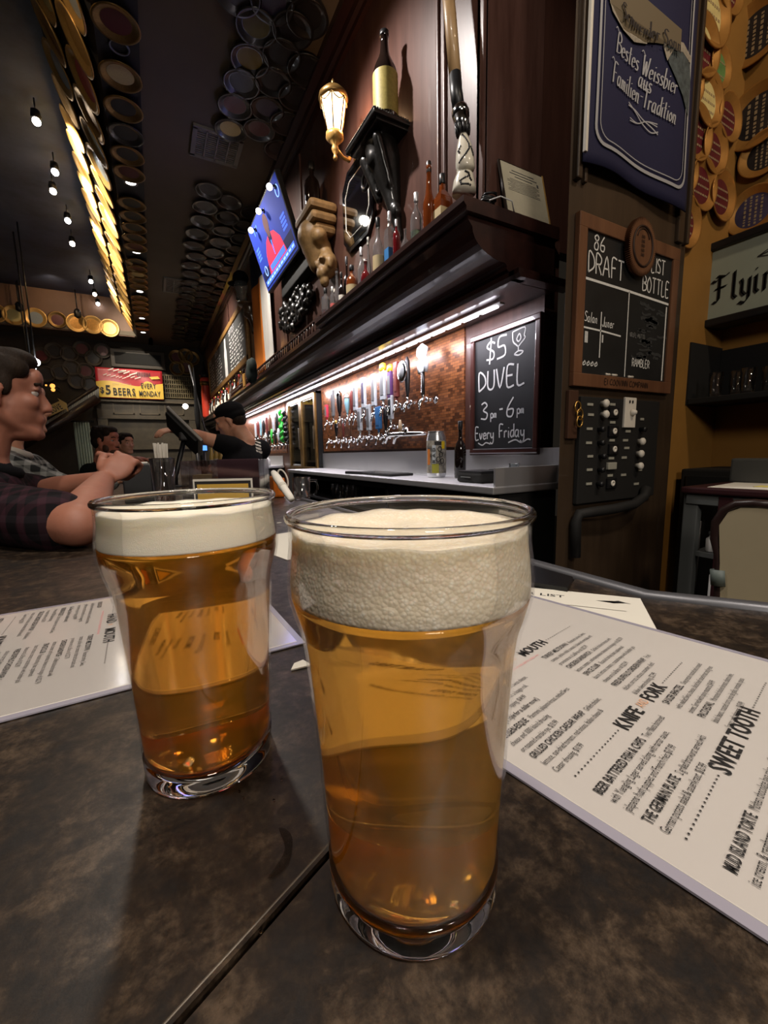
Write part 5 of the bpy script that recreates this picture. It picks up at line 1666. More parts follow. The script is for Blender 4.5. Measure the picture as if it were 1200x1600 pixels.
# ================================================================== PILLAR: BOARDS, BANNER, CONTROLS
YP = 1.2
c00 = at(888, 600, y=YP - .02); c11 = at(1053, 385, y=YP - .02)
x0, x1, z0, z1 = 1.545, 2.275, 1.50, 2.165
b8 = thing('eighty_six_chalkboard', 'wood framed chalkboard headed 86 list with bottle cap crest, hung on the pillar', 'chalkboard', (x0, YP, z0))
Mb_ = frame_mat(Vector((x0, YP - .012, z0)), (1, 0, 0), (0, 0, 1))
W_, H_ = x1 - x0, z1 - z0
fm = MB()
fw = .052
for a, b, w, h in ((0, fw, fw, H_ - 2 * fw), (W_ - fw, fw, fw, H_ - 2 * fw), (0, 0, W_, fw * 1.05), (0, H_ - fw * 1.05, W_, fw * 1.05)):
    fm.box((a + w / 2, b + h / 2, 0), (w, h, .024 if w > h else .0235), M=Mb_, bev=.004)
into(fm.build('frame', brownwood), b8)
into(MB().box((W_ / 2, H_ / 2, -.004), (W_ - fw, H_ - fw, .012), M=Mb_).build('board', chalkboard), b8)
cx_, cy_ = W_ * .53, H_ * .955
capb = MB()
n = 42
poly = [((.108 + .008 * math.cos(i * 21 * 2 * PI / (n * 4) * 4)) * math.cos(2 * PI * i / (n * 4)) * .88, (.108 + .008 * math.cos(i * 21 * 2 * PI / (n * 4) * 4)) * math.sin(2 * PI * i / (n * 4))) for i in range(n * 4)]
Mc = Mb_ @ Matrix.Translation((cx_, cy_ - .035, 0))
capb.prism(poly, .012, .034, M=Mc)
cp = into(capb.build('bottle_cap_crest', brownwood), b8)
ring = MB()
ring.tube([Mc @ Vector((.080 * .88 * math.cos(a), .080 * math.sin(a), .035)) for a in [i * PI / 20 for i in range(40)]], .005, n=6, closed=True)
for r_ in range(5):
    hand(ring, 'OIIO', Mc @ Matrix.Translation((0, .032 - r_ * .018, .035)), .012, .2, align='c')
ring.tube([Mc @ Vector((.05 * math.cos(a) * .9, .05 * math.sin(a) + .02, .035)) for a in [.3 + i * (PI - .6) / 10 for i in range(11)]], .003, n=5)
into(ring.build('crest_carving', mat('carved_recess', (.03, .012, .006), .6)), b8)
tw_ = MB(); ft = MB()
def w8(s, u, v, size, w=.1, mb=None, **k): hand(mb or tw_, s, Mb_ @ Matrix.Translation((u * W_, v * H_, .0026)), size, w, **k)
w8('86', .14, .82, .058, .10, sx=1.1); w8('DRAFT', .095, .685, .078, .085, sx=.92)
w8('LIST', .70, .80, .062, .09, sx=.85); w8('BOTTLE', .62, .665, .065, .09, sx=.82)
for a, b, w in (((.08, .645), (.92, .62), .010), ((.49, .635), (.49, .09), .006), ((.90, .60), (.90, .09), .009), ((.08, .36), (.43, .345), .007), ((.235, .47), (.235, .19), .006)):
    ribbon(tw_, [(a[0] * W_, a[1] * H_), ((a[0] + b[0]) / 2 * W_, (a[1] + b[1]) / 2 * H_ + .002), (b[0] * W_, b[1] * H_)], w, Mb_ @ Matrix.Translation((0, 0, .0026)))
w8('Salan', .085, .395, .04, .09, sx=.75, shear=.15); w8('Juner', .245, .385, .04, .09, sx=.75, shear=.15)
w8('III', .095, .27, .045, .11, sx=.6); w8('II', .25, .285, .032, .12, sx=.6)
w8('qqqq', .085, .125, .06, .06, sx=.8)
w8('RAMBLER', .56, .165, .034, .11, sx=.85)
w8('NRUFL-MUTTB', .52, .355, .018, .14, mb=ft, sx=.9)
rnd = random.Random(3)
for k in range(26):
    u = rnd.uniform(.54, .82); v = rnd.uniform(.2, .58); L_ = rnd.uniform(.03, .12)
    ribbon(ft, smooth_line([(u * W_ + L_ * q / 4, v * H_ + rnd.uniform(-.006, .008)) for q in range(5)]), rnd.uniform(.006, .016), Mb_ @ Matrix.Translation((0, 0, .0021)), 1)
into(tw_.build('chalk_writing', chalk), b8)
smear = mat('chalk_smear', (.030, .031, .031), .9)
into(ft.build('faint_writing', [faintchalk, smear]), b8)
cv = MB()
hand(cv, 'EI COOVINN COMPANN', Mb_ @ Matrix.Translation((W_ * .5, .016, .0125)), .024, .16, align='c', sx=1.25)
into(cv.build('carved_lettering', MATS['carved_recess']), b8)
ck_ = []
for k, u in enumerate((.30, .36, .52)):
    c = MB().cyl((0, 0, 0), (.032, 0, 0), .0055, n=8).build('chalk_stick', MATS['off_white'])
    c.location = Mb_ @ Vector((u * W_, fw * 1.05 + .0058, .006)); c.rotation_euler = (0, R(0), R(4 - k * 5))
    tag(c, ('short white chalk piece on the chalkboard frame, closest to the pillar edge', 'white chalk piece lying on the chalkboard frame, middle of three', 'white chalk piece on the chalkboard frame, beside the bottle list column')[k], 'chalk', 'chalk pieces on the 86 board')

# ------------------------------------------------------------------ blue banner
bx0, bx1 = 1.53, 2.262
bzt, bzb = 3.35, 2.325
bn = thing('beer_banner', 'dark blue cloth banner with white script and border hung on the pillar', 'banner', (bx0, YP - .03, bzb))
bm_ = MB()
nx_, nz_ = 30, 26
def bpt(u, v, l=0.0):
    return Vector((bx0 + (bx1 - bx0) * u, YP - .036 - .010 * math.sin(u * 9 + v * 2) * (1 - .4 * v) - l, bzb + (bzt - bzb) * v + .010 * math.sin(u * 5) * (1 - v)))
for j in range(nz_ + 1):
    for i in range(nx_ + 1): bm_.v.append(tuple(bpt(i / nx_, j / nz_)))
for j in range(nz_):
    for i in range(nx_):
        k = j * (nx_ + 1) + i
        bm_.f.append((k, k + 1, k + nx_ + 2, k + nx_ + 1)); bm_.sm.append(True); bm_.m.append(0)
o = into(bm_.build('cloth', navy), bn)
md = o.modifiers.new('thickness', 'SOLIDIFY'); md.thickness = .004; md.offset = 1
pr = MB()
def bann(pts, w, nib=None):
    """A painted stroke lying on the cloth; pts in metres from the banner's lower left."""
    n = len(pts)
    vs = []
    for i, p in enumerate(pts):
        a = pts[max(i - 1, 0)]; b = pts[min(i + 1, n - 1)]
        dx, dz = b[0] - a[0], b[1] - a[1]; L = math.hypot(dx, dz) or 1
        ox, oz = (nib[0] * w / 2, nib[1] * w / 2) if nib else (-dz / L * w / 2, dx / L * w / 2)
        for sg in (1, -1):
            vs.append(bpt((p[0] + sg * ox) / (bx1 - bx0), (p[1] + sg * oz) / (bzt - bzb), .0055))
    pr.add(vs, [(2 * i, 2 * i + 1, 2 * i + 3, 2 * i + 2) for i in range(n - 1)])
BW, BH = bx1 - bx0, bzt - bzb
for ins, w in ((.052, .013), (.074, .004)):
    rad = .06
    pts = [(ins, BH - .01)] + [(ins, BH - .01 - (BH - .12) * k / 20) for k in range(1, 20)]
    pts += [(ins + rad * (1 - math.cos(a)), ins + .02 + rad * (1 - math.sin(a))) for a in [k * PI / 12 for k in range(7)]]
    pts += [(ins + rad + (BW - 2 * ins - 2 * rad) * k / 14, ins + .02) for k in range(1, 14)]
    pts += [(BW - ins - rad * (1 - math.sin(a)), ins + .02 + rad * (1 - math.cos(a))) for a in [k * PI / 12 for k in range(7)]]
    pts += [(BW - ins, ins + .08 + (BH - .1 - ins) * k / 20) for k in range(1, 21)]
    bann([p for p in pts if p[1] < BH], w)
def script(s, cx, z, size, sx=1.0):
    ws = [(.3 if c == ' ' else max(max(p[0] for p in st) for st in STROKES[c])) + .14 for c in s]
    x = -sum(ws) / 2
    for c, wd in zip(s, ws):
        if c != ' ':
            for st in STROKES[c]:
                q = [(cx + (x + a + .25 * b) * size * sx, z + b * size) for a, b in smooth_line(st, 5)]
                bann(q, .13 * size, (.95, .3)); bann(q, .035 * size)
            if c.isupper():
                bann([(cx + (x - .12 + .1 * k) * size * sx, z + (1.08 + .10 * math.sin(k)) * size) for k in range(6)], .05 * size)
        x += wd
def bz(px, py): return at(px, py, y=YP - .04).z - bzb
FZ = bz(990, 181)
script('Bestes Weissbier', BW * .50, bz(996, 109), .072, .70)
script('aus', BW * .50, bz(989, 127), .072, .70)
script('Familien-Tradition', BW * .49, bz(992, 157), .072, .66)
for ph in (0, 1):
    bann(smooth_line([(BW * .36, FZ + .035 - ph * .01), (BW * .43, FZ + .02 + ph * .005), (BW * .50, FZ - .005 + ph * .016), (BW * .58, FZ - .02 + ph * .02), (BW * .64, FZ - .005 - ph * .01)]), .005)
    bann(smooth_line([(BW * .38, FZ - .025 + ph * .01), (BW * .46, FZ - .015), (BW * .54, FZ + .012), (BW * .63, FZ + .022 - ph * .01)]), .004)
into(pr.build('printed_lettering', mat('banner_print', srgb(160, 160, 164), .8)), bn)
# the emblem at the top: a scroll with a lettered ribbon and an oval view
em_ = MB()
EO = bz(960, 36) - .80
def bflat(poly, mi, l):
    vs = [bpt(a / BW, (b + EO) / BH, l) for a, b in poly]
    em_.add(vs, [tuple(range(len(vs)))], mi)
bflat([(.10, .95), (.10, .84), (.18, .80), (.30, .80), (.42, .84), (.50, .86), (.58, .87), (.58, .95)], 0, .006)
bflat([(.48, .855), (.50, .80), (.56, .76), (.62, .72), (.68, .66), (.685, .80), (.67, .86), (.60, .88)], 1, .0062)
bflat([(.47, .88), (.46, .84), (.49, .80), (.51, .83), (.53, .855), (.60, .875), (.67, .865), (.68, .89), (.60, .91)], 2, .0068)
bflat([(.08, .99), (.07, .88), (.12, .82), (.20, .795), (.28, .79), (.36, .815), (.37, .84), (.28, .815), (.20, .82), (.13, .85), (.10, .90)], 2, .0066)
sc2 = [smooth_line(st, 3) for st in STROKES['S']]
x_ = .17
for c in 'Schneider Sohn':
    if c == ' ': x_ += .02; continue
    g = {'h': 'n'}.get(c, c)
    for st in STROKES[g]:
        pts = [(x_ + a * .05, .815 + b * .055 + (x_ - .17) * .08) for a, b in smooth_line(st, 3)]
        vs = []
        for i_, p_ in enumerate(pts):
            for sg in (1, -1): vs.append(bpt((p_[0] + sg * .005) / BW, (p_[1] + EO + sg * .0015) / BH, .0185))
        em_.add(vs, [(2 * i_, 2 * i_ + 1, 2 * i_ + 3, 2 * i_ + 2) for i_ in range(len(pts) - 1)], 3)
    x_ += max(max(p[0] for p in st) for st in STROKES[g]) * .05 + .008
into(em_.build('emblem', [mat('emblem_tan', srgb(104, 92, 72), .8), mat('emblem_grey', srgb(70, 78, 80), .8, var=.5, scale=40), mat('emblem_stone', srgb(150, 142, 128), .8, var=.3, scale=60), mat('emblem_ink', srgb(40, 34, 34), .8)]), bn)
into(MB().box((bx0 + .006, YP - .04, (bzt + bzb) / 2 + .03), (.014, .014, bzt - bzb), bev=.003).build('white_hem', offwhite), bn)

# ------------------------------------------------------------------ control panel with knobs
px0, px1, pz0, pz1 = 1.60, 2.19, 1.00, 1.46
cp_ = thing('control_panel', 'black control panel with rows of knobs and label strips below the 86 chalkboard', 'control panel', (px0, YP, pz0))
into(MB().box(((px0 + px1) / 2, YP - .012, (pz0 + pz1) / 2), (px1 - px0, .022, pz1 - pz0), bev=.004).build('panel', matblack), cp_)
def on_panel(px, py): return at(px, py, y=YP - .024)
pale = mat('panel_label', srgb(150, 148, 136), .6)
def strip(px, py, w=9):
    p = on_panel(px, py); s_ = .0022
    into(MB().box((p.x, YP - .0245, p.z), (w * .0047, .004, .011), bev=.001).build('label_strip', pale), cp_)
for a, b in ((922, 632), (923, 648), (921, 670), (920, 692), (922, 713), (921, 734), (920, 756), (957, 632), (957, 660), (956, 688), (955, 716), (953, 743), (981, 674), (977, 688), (979, 700), (975, 715), (974, 742), (1003, 655), (1003, 671), (1000, 729), (1000, 734), (994, 756), (1002, 691), (1001, 710)):
    strip(a, b, 8 if a < 1000 else 6)
def knob(px, py, m_=None, r=.017, nm='knob'):
    p = on_panel(px, py)
    Mk = Matrix.Translation((p.x, YP - .023, p.z)) @ Matrix.Rotation(R(90), 4, 'X')
    into(MB().lathe([(r * .7, 0), (r * .75, .012), (r, .018), (r, .026), (r * .7, .031), (.0001, .032)], 18, M=Mk).build(nm, m_ or MATS['off_white']), cp_)
for a, b in ((940, 631), (940, 648), (997, 690), (995, 709), (994, 728)): knob(a, b)
for a, b in ((935, 671), (935, 692), (937, 713), (935, 734), (933, 756), (1000, 671)): knob(a, b, black, .013)
for a, b in ((958, 645), (957, 674), (957, 702), (954, 755)):
    p = on_panel(a, b)
    sw = into(MB().box((p.x, YP - .027, p.z), (.07, .012, .048), bev=.003).build('key_switch', black), cp_)
    Mk = Matrix.Translation((p.x, YP - .033, p.z)) @ Matrix.Rotation(R(90), 4, 'X')
    k_ = MB().lathe([(.014, 0), (.014, .005), (.005, .006), (.005, .004), (.0001, .004)], 18, M=Mk).build('lock_face', MATS['off_white'])
    k_.parent = sw; k_.matrix_parent_inverse = cp_.matrix_world.inverted() @ Matrix.Translation(-Vector(cp_.location)) if False else Matrix.Translation(-Vector(cp_.location)) @ Matrix.Identity(4)
    k_.matrix_parent_inverse = (Matrix.Translation(cp_.location) @ sw.matrix_parent_inverse).inverted()
p = on_panel(954, 728)
into(MB().box((p.x, YP - .028, p.z), (.062, .014, .032), bev=.003).build('toggle_plate', pale), cp_)
p = on_panel(982, 645)
wp_ = into(MB().box((p.x, YP - .028, p.z), (.085, .012, .135), bev=.003).build('white_switch_plate', MATS['off_white']), cp_)
Mk = Matrix.Translation((p.x + .01, YP - .034, p.z)) @ Matrix.Rotation(R(90), 4, 'X')
k_ = MB().lathe([(.016, 0), (.014, .008), (.009, .020), (.0001, .022)], 18, M=Mk).build('dial', MATS['off_white']); into(k_, cp_)
into(MB().box((p.x - .012, YP - .035, p.z + .048), (.008, .003, .012)).box((p.x + .010, YP - .035, p.z + .048), (.008, .003, .012)).build('sockets', black), cp_)

# wooden bracket with key rings, left of the panel
p = at(893, 648, y=YP - .01)
kb = thing('key_hook_board', 'narrow wooden board with key rings beside the control panel', 'hook board', p)
MB().box((0, .0, 0), (.06, .018, .20), bev=.004).build('board', mat('hook_wood', (.05, .022, .012), .5), kb)
rg = MB()
for k, (dx, dz) in enumerate(((.012, .03), (.022, .0), (.016, -.03))):
    rg.tube([(dx + .018 * math.cos(a), -.02 - .004 * k, dz + .022 * math.sin(a)) for a in [i * PI / 8 for i in range(16)]], .0035, n=6, closed=True)
rg.build('key_rings', brass, kb)

# black hose along the pillar
hs = [at(899, 870, y=YP - .03), at(900, 815, y=YP - .03), at(905, 803, y=YP - .035), at(925, 800, y=YP - .05), at(960, 795, y=YP - .06), at(990, 788, y=YP - .06), at(1006, 776, y=YP - .055), at(1010, 762, y=YP - .05)]
o = MB().tube([Vector((*q, 0))[:3] if False else q for q in hs], .022, n=12).build('black_hose', matblack)
tag(o, 'thick black padded hose running below the control panel', 'hose')

# ================================================================== OCHRE WALL PLATES
def plate_mesh(rim, centre, letter=True, k=0):
    """A dished plate facing local +z, radius 1; parts rim, centre, lettering."""
    pass


def plate(name, loc, normal, r, rim_m, c_m, label, group, letters=2, cr=.64, detailed=True, spin=0.0, lm=None):
    q = Vector(normal).to_track_quat('Z', 'Y')
    t = thing(name, label, 'plate', loc, group)
    t.rotation_euler = q.to_euler()
    MB().lathe([(.62 * r, 0), (.70 * r, .010 * r / .17), (.98 * r, .034 * r / .17), (r, .040 * r / .17), (.985 * r, .044 * r / .17), (.93 * r, .040 * r / .17), (.74 * r, .022 * r / .17), (.66 * r, .015 * r / .17)], 40, cap=False).build('rim', rim_m, t)
    MB().lathe([(.0001, .001), (.62 * r, .001), (.69 * r, .016 * r / .17), (.0001, .0155 * r / .17)], 32, cap=False, smooth=False).build('centre', c_m, t)
    rg_ = MB()
    if letters:
        rnd = random.Random(sum(map(ord, label)))
        Ml = Matrix.Rotation(spin, 4, 'Z')
        for row in range(letters):
            v = (.30 - row * .60 / max(1, letters - 1)) if letters > 1 else 0
            wmax = math.sqrt(max(.05, .5 - v * v)) * .85
            x = -wmax
            rg_ = MB()
            while x < wmax - .05:
                w = rnd.uniform(.06, .16)
                rg_.box(((x + w / 2) * r, v * r, .0165 * r / .17), (w * r * .8, .075 * r, .0012), M=Ml)
                x += w + .03
            rg_.build('lettering', lm or gold, t)
    return t


# on the ochre wall that faces the bar (seen nearly edge-on)
OW = 1.255
OP = [(1104, 25, 52, creamc), (1092, 78, 45, plum), (1120, 108, 32, greenc), (1075, 130, 34, plum), (1100, 160, 42, creamc), (1133, 188, 36, plum), (1082, 212, 42, plum), (1110, 237, 38, plum), (1066, 268, 34, plum), (1091, 292, 40, plum), (1122, 310, 38, plum), (1066, 350, 40, plum), (1134, -15, 40, plum)]
NM = {creamc.name: 'cream centre', plum.name: 'dark centre', greenc.name: 'green centre', bluec.name: 'purple centre', slate.name: 'black centre', rosec.name: 'rose centre'}
ogold = mat('muted_gold', srgb(176, 128, 66), .38, .55, var=.15, scale=14)
for i, (px, py, hp, m_) in enumerate(OP):
    p = at(px, py, y=OW)
    r_ = hp * depth(p) / FPX * .96
    desc = ('gold rimmed plate with %s on ochre wall beside the banner, %s from top' % (NM[m_.name], ORD[i + 1])) if i < 12 else 'gold rimmed plate with dark centre at the very top of the ochre wall'
    plate('wall_plate', p, (0, -1, 0), min(r_, .155), ogold, m_, desc, 'plates on the ochre wall', letters=3 if m_ is not greenc else 2, lm=mat('plate_print', srgb(150, 130, 100), .5) if 'plate_print' not in MATS else MATS['plate_print'], spin=PI)
# on the alcove wall (seen nearly face-on)
AX = 2.925
AP = [(1186, 52, 50, slate), (1188, 182, 50, slate), (1196, 240, 36, slate), (1178, 330, 38, bluec)]
for i, (px, py, hp, m_) in enumerate(AP):
    p = at(px, py, x=AX)
    r_ = hp * depth(p) / FPX
    plate('wall_plate', p, (-1, 0, 0), r_ * .92, ogold, m_, ('large gold rimmed plate with %s high on the alcove wall', 'large gold rimmed plate with %s at mid height of the alcove wall', 'gold rimmed plate with %s half hidden at the edge of alcove wall', 'brown rimmed plate with %s just above the Flying sign', 'smallest plate with %s at the outer edge above the Flying sign')[i] % NM[m_.name], 'plates on the alcove wall', letters=4, lm=MATS['plate_print'], spin=PI * .5)

# ------------------------------------------------------------------ FLYING SAUCER sign box
sx_ = 2.74
A = at(1101, 396, x=sx_); Bq = at(1104, 502, x=sx_)
sy1 = A.y; sz1 = A.z; sz0 = Bq.z
sy0 = sy1 - .78
sg = thing('lettered_sign_box', 'black framed light box sign reading Flying in black letter on the alcove wall', 'sign', (sx_, sy0, sz0))
Ms = frame_mat(Vector((sx_, sy1, sz0)), (0, -1, 0), (0, 0, 1))
W_, H_ = sy1 - sy0, sz1 - sz0
fr_ = MB()
for a, b, w, h in ((-.035, -.035, .04, H_ + .07), (W_ - .005, -.035, .04, H_ + .07), (-.035, -.035, W_ + .07, .04), (-.035, H_ - .005, W_ + .07, .04)):
    fr_.box((a + w / 2, b + h / 2, -.06), (w, h, .15), M=Ms, bev=.008)
into(fr_.build('frame', black), sg)
into(MB().box((W_ / 2, H_ / 2, -.06), (W_, H_, .10), M=Ms).build('face', mat('sign_face', srgb(150, 158, 144), .5, var=.04, scale=5)), sg)
ls = MB()
Mf = Ms @ Matrix.Translation((0, 0, -.0095))
STB = {'F': ['.0,.05 .12,.0 .22,.1 .22,.95 .05,.8 -.1,.85', '.1,1.0 .4,.92 .6,1.02', '.05,.52 .5,.56'], 'l': ['.08,1 .08,.1 .2,.0'], 'y': ['.02,.62 .08,.5 .08,.15 .2,.02 .36,.12', '.36,.62 .36,-.1 .2,-.28 .0,-.2'], 'i': ['.02,.55 .1,.62 .1,.1 .2,.0', '.06,.82 .14,.88'],
       'n': ['.02,.55 .1,.62 .1,.0', '.1,.5 .28,.64 .36,.5 .36,.1 .46,.0'], 'g': ['.36,.58 .12,.62 .06,.2 .2,.04 .36,.15', '.38,.64 .38,-.12 .2,-.3 .0,-.2'], 'S': ['.5,.9 .3,1.02 .06,.85 .1,.6 .46,.45 .5,.2 .28,.0 .0,.12', '.28,1.0 .28,.0'], 'a': ['.05,.5 .2,.62 .36,.5 .36,.1 .46,.0', '.36,.36 .1,.3 .08,.08 .22,.0 .36,.12'],
       'u': ['.04,.62 .08,.5 .08,.1 .2,.0 .36,.14', '.36,.62 .36,.1 .46,.0'], 'c': ['.36,.5 .22,.62 .06,.45 .06,.15 .2,.0 .36,.1'], 'e': ['.08,.3 .36,.42 .22,.62 .06,.45 .06,.15 .2,.0 .38,.1'], 'r': ['.02,.55 .1,.62 .1,.0', '.1,.5 .24,.64 .34,.54']}
STROKES_OLD = dict(STROKES)
for k_, v_ in STB.items(): STROKES[k_] = [[tuple(float(c) for c in p.split(',')) for p in st.split()] for st in v_]
hand(ls, 'Flying', Mf @ Matrix.Translation((.055, .085, 0)), .135, .16, nib=(.78, .62), sx=.82, smooth=False, gap=.13)
hand(ls, 'Saucer', Mf @ Matrix.Translation((.43, .085, 0)), .135, .16, nib=(.78, .62), sx=.82, smooth=False, gap=.13)
STROKES.update(STROKES_OLD)
ux, uy = .335, .275
pl_ = [(-.10, -.02), (-.05, .005), (.0, .03), (.05, .06), (.09, .075), (.11, .065), (.13, .04), (.15, .01), (.16, -.01), (.10, -.015), (.04, -.03), (-.02, -.035)]
for a, b in zip(pl_, pl_[1:] + pl_[:1]): ribbon(ls, [(ux + a[0], uy + a[1]), (ux + b[0], uy + b[1])], .0045, Mf)
for k in range(9):
    ribbon(ls, [(ux - .05 + k * .022, uy + .0 + k * .002), (ux - .03 + k * .022, uy + .02 + k * .005 if k < 6 else uy + .03)], .003, Mf)
ribbon(ls, [(ux - .09, uy - .018), (ux, uy + .002), (ux + .15, uy + .004)], .006, Mf)
for k in range(3): ribbon(ls, [(ux - .03 + k * .04, uy - .05), (ux - .035 + k * .04, uy - .075)], .003, Mf)
into(ls.build('sign_lettering', ink), sg)

# ------------------------------------------------------------------ dark back-of-house: cooler, shelf of glasses, table, chair
cl_ = thing('black_cabinet', 'tall black cabinet standing at the foot of the alcove wall behind the table', 'cabinet', (2.65, .80, 0))
into(MB().box((2.72, .62, .56), (.40, 1.20, 1.12), bev=.01).build('body', matblack), cl_)
into(MB().box((2.515, .62, .56), (.012, 1.14, 1.05), bev=.004).build('door', mat('cabinet_door', (.012, .012, .012), .35), ), cl_)
into(MB().cyl((2.495, 1.10, .35), (2.495, 1.10, .85), .010).build('handle', darksteel), cl_)
ub = thing('wall_shelf', 'deep black wall shelf holding a row of glasses under the Flying sign', 'shelf', (2.7, .8, 1.5))
into(MB().box((2.76, .70, 1.482), (.34, 1.10, .03), bev=.004).build('shelf_board', matblack), ub)
into(MB().box((2.925, .70, 1.63), (.02, 1.10, .30)).box((2.76, 1.262, 1.63), (.34, .02, .33)).build('back_panel', matblack), ub)
for k in range(13):
    g = MB().lathe([(.0001, .003), (.026, .0), (.028, .002), (.034, .12), (.0325, .12), (.027, .008), (.0001, .008)], 18, cap=False).build('shelf_glass', clearglass)
    g.location = (2.63 + .05 * (k % 2), 1.14 - k * .068, 1.4985)
    tag(g, 'clear glass on the black wall shelf, %s from the pillar end' % ORD[k], 'glass', 'glasses on the black wall shelf')


# ================================================================== CEILING: PLATES, VENTS, SPOTS
def plate_meshes(key, rim_m, c_m):
    """Small far plate: one dished mesh with a rim and a centre."""
    if key in PM: return PM[key]
    mb = MB()
    mb.lathe([(.60, .0), (.97, .12), (1, .16), (.97, .19), (.86, .16), (.66, .06), (.62, .06)], 28, 0, cap=False)
    mb.lathe([(.0001, .05), (.64, .055)], 28, 1, cap=False, smooth=False)
    mb.lathe([(.0001, -.0), (.60, .0)], 28, 0, cap=False)
    o = mb.build('ceiling_plate', [rim_m, c_m])
    PM[key] = o.data
    bpy.data.objects.remove(o)
    return PM[key]


PM = {}
RIMS = [gold, oldgold, gold, ogold]
CENS = [('cream', creamc), ('silver', silverc), ('dark', slate), ('amber', mat('amber_centre', srgb(196, 140, 60), .35, .3, var=.25, scale=6)), ('rose', rosec), ('gold', gold), ('plum', plum)]


def small_plate(loc, normal, r, rim, cen, label, group, name='ceiling_plate', spin=0):
    o = bpy.data.objects.new(name, plate_meshes((rim.name, cen.name), rim, cen))
    COL.objects.link(o)
    o.location = loc
    o.rotation_euler = Vector(normal).to_track_quat('Z', 'Y').to_euler()
    o.scale = (r, r, r)
    return tag(o, label, 'plate', group)


cvd = (CV1 - CV0); CL = cvd.length; cvu = cvd.normalized()
cvn = Vector((-cvu.z, 0, cvu.x)) * 1.0
if cvn.x > 0: cvn = -cvn
cvn = Vector((-abs(cvu.z), 0, -abs(cvu.x))).normalized()
rnd = random.Random(21)
seq = [3, 2, 0, 1, 5, 4, 3, 0, 1, 3, 5, 0, 3, 1, 5, 3, 0, 3, 5, 1, 3, 0, 5, 3, 3, 5]
for row, (s_, off) in enumerate(((.235, .0), (.72, .20))):
    for k in range(24):
        y = 2.75 + off + k * .405
        p = CV0 + cvu * (s_ * CL); p.y = y
        p += cvn * .012
        nm, cm_ = CENS[seq[(k + row * 7) % len(seq)]]
        small_plate(p, cvn + Vector((0, rnd.uniform(-.05, .05), rnd.uniform(-.03, .03))), .212 if row else .215, RIMS[(k + row) % 2 * 2], cm_, '%s-centred plate on the spotlit cove, %s row, %s from near end' % (nm, ('lower', 'upper')[row], ORD[k]), 'plates on the spotlit cove')
# along the black band under the ceiling
zb_ = ZC - .032
bp_ = [(176, 30), (188, 115), (194, 167), (197, 207), (200, 240), (201, 268), (204, 316), (206, 336), (208, 354), (209, 370), (210, 384), (212, 408), (213, 418), (214, 428), (215, 437), (216, 446), (217.5, 464), (218, 472), (218.6, 480), (219.5, 488), (220.3, 505), (220.8, 512)]
bc_ = [plum, creamc, slate, slate, slate, plum, slate, slate, slate, slate, plum, slate]
for k, (px, py) in enumerate(bp_):
    p = at(px, py, z=zb_ - .01)
    p.x = .035
    r_ = .152
    nm = {'plum_centre': 'maroon', 'cream_centre': 'cream', 'slate_centre': 'black'}[bc_[k % 12].name]
    small_plate(p, (0, 0, -1), r_, oldgold if k != 3 else dimplate, bc_[k % 12], ('plain dark plate with %s centre on black ceiling band, %s from near end' if k == 3 else 'rimmed plate with %s centre on black ceiling band, %s from near end') % (nm, ORD[k]), 'plates on the black ceiling band')
p = at(186, 72, z=zb_)
o = MB().tube([(.062 * math.cos(a), .062 * math.sin(a), 0) for a in [i * PI / 16 for i in range(32)]], .008, n=8, closed=True).build('ceiling_ring', greypaint)
o.location = (p.x, p.y, zb_ - .006); tag(o, 'thin pale ring fixed to the black ceiling band beside the first plates', 'ring')
for k, (px, py) in enumerate(((201, 284), (210, 393), (216.5, 455), (219.5, 497), (221, 519))):
    p = at(px, py, z=zb_)
    t = thing('recessed_light', 'small lit recessed ceiling light in the black band, %s from the near end' % ORD[k], 'ceiling light', (.04, p.y, zb_ + .002), 'recessed lights in the black band')
    MB().lathe([(.055, .0), (.075, .0), (.075, -.008), (.055, -.006)], 24, cap=False).build('trim_ring', greypaint, t)
    MB().lathe([(.0001, -.003), (.056, -.003)], 20, cap=False).build('lens', downlightmat, t)

# dark plates on the ceiling beside the mahogany wall
near = [(400, 38, 'olive', mat('olive_centre', srgb(104, 98, 40), .5)), (457, 43, 'black', slate), (390, 90, 'yellow', mat('dull_yellow_centre', srgb(130, 112, 48), .5)), (440, 83, 'black', slate), (377, 127, 'black', slate), (427, 125, 'black', slate), (367, 163, 'maroon', plum), (417, 167, 'grey', bluec), (360, 200, 'cream', creamc), (405, 200, 'plum', plum), (447, 190, 'black', slate), (478, 105, 'black', slate), (462, 148, 'black', slate), (425, 0, 'grey', bluec), (372, -14, 'black', slate), (480, 25, 'black', slate), (436, 232, 'black', slate)]
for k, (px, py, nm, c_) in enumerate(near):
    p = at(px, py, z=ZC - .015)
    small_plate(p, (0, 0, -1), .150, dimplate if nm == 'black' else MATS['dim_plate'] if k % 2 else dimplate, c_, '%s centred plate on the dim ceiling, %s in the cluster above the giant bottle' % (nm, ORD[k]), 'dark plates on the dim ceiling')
k = 0
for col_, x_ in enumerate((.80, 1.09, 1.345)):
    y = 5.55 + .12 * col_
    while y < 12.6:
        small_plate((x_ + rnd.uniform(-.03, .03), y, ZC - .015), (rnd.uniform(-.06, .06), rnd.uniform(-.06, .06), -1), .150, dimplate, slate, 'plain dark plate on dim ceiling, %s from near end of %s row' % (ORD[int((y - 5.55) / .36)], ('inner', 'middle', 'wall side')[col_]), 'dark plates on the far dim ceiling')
        y += .36
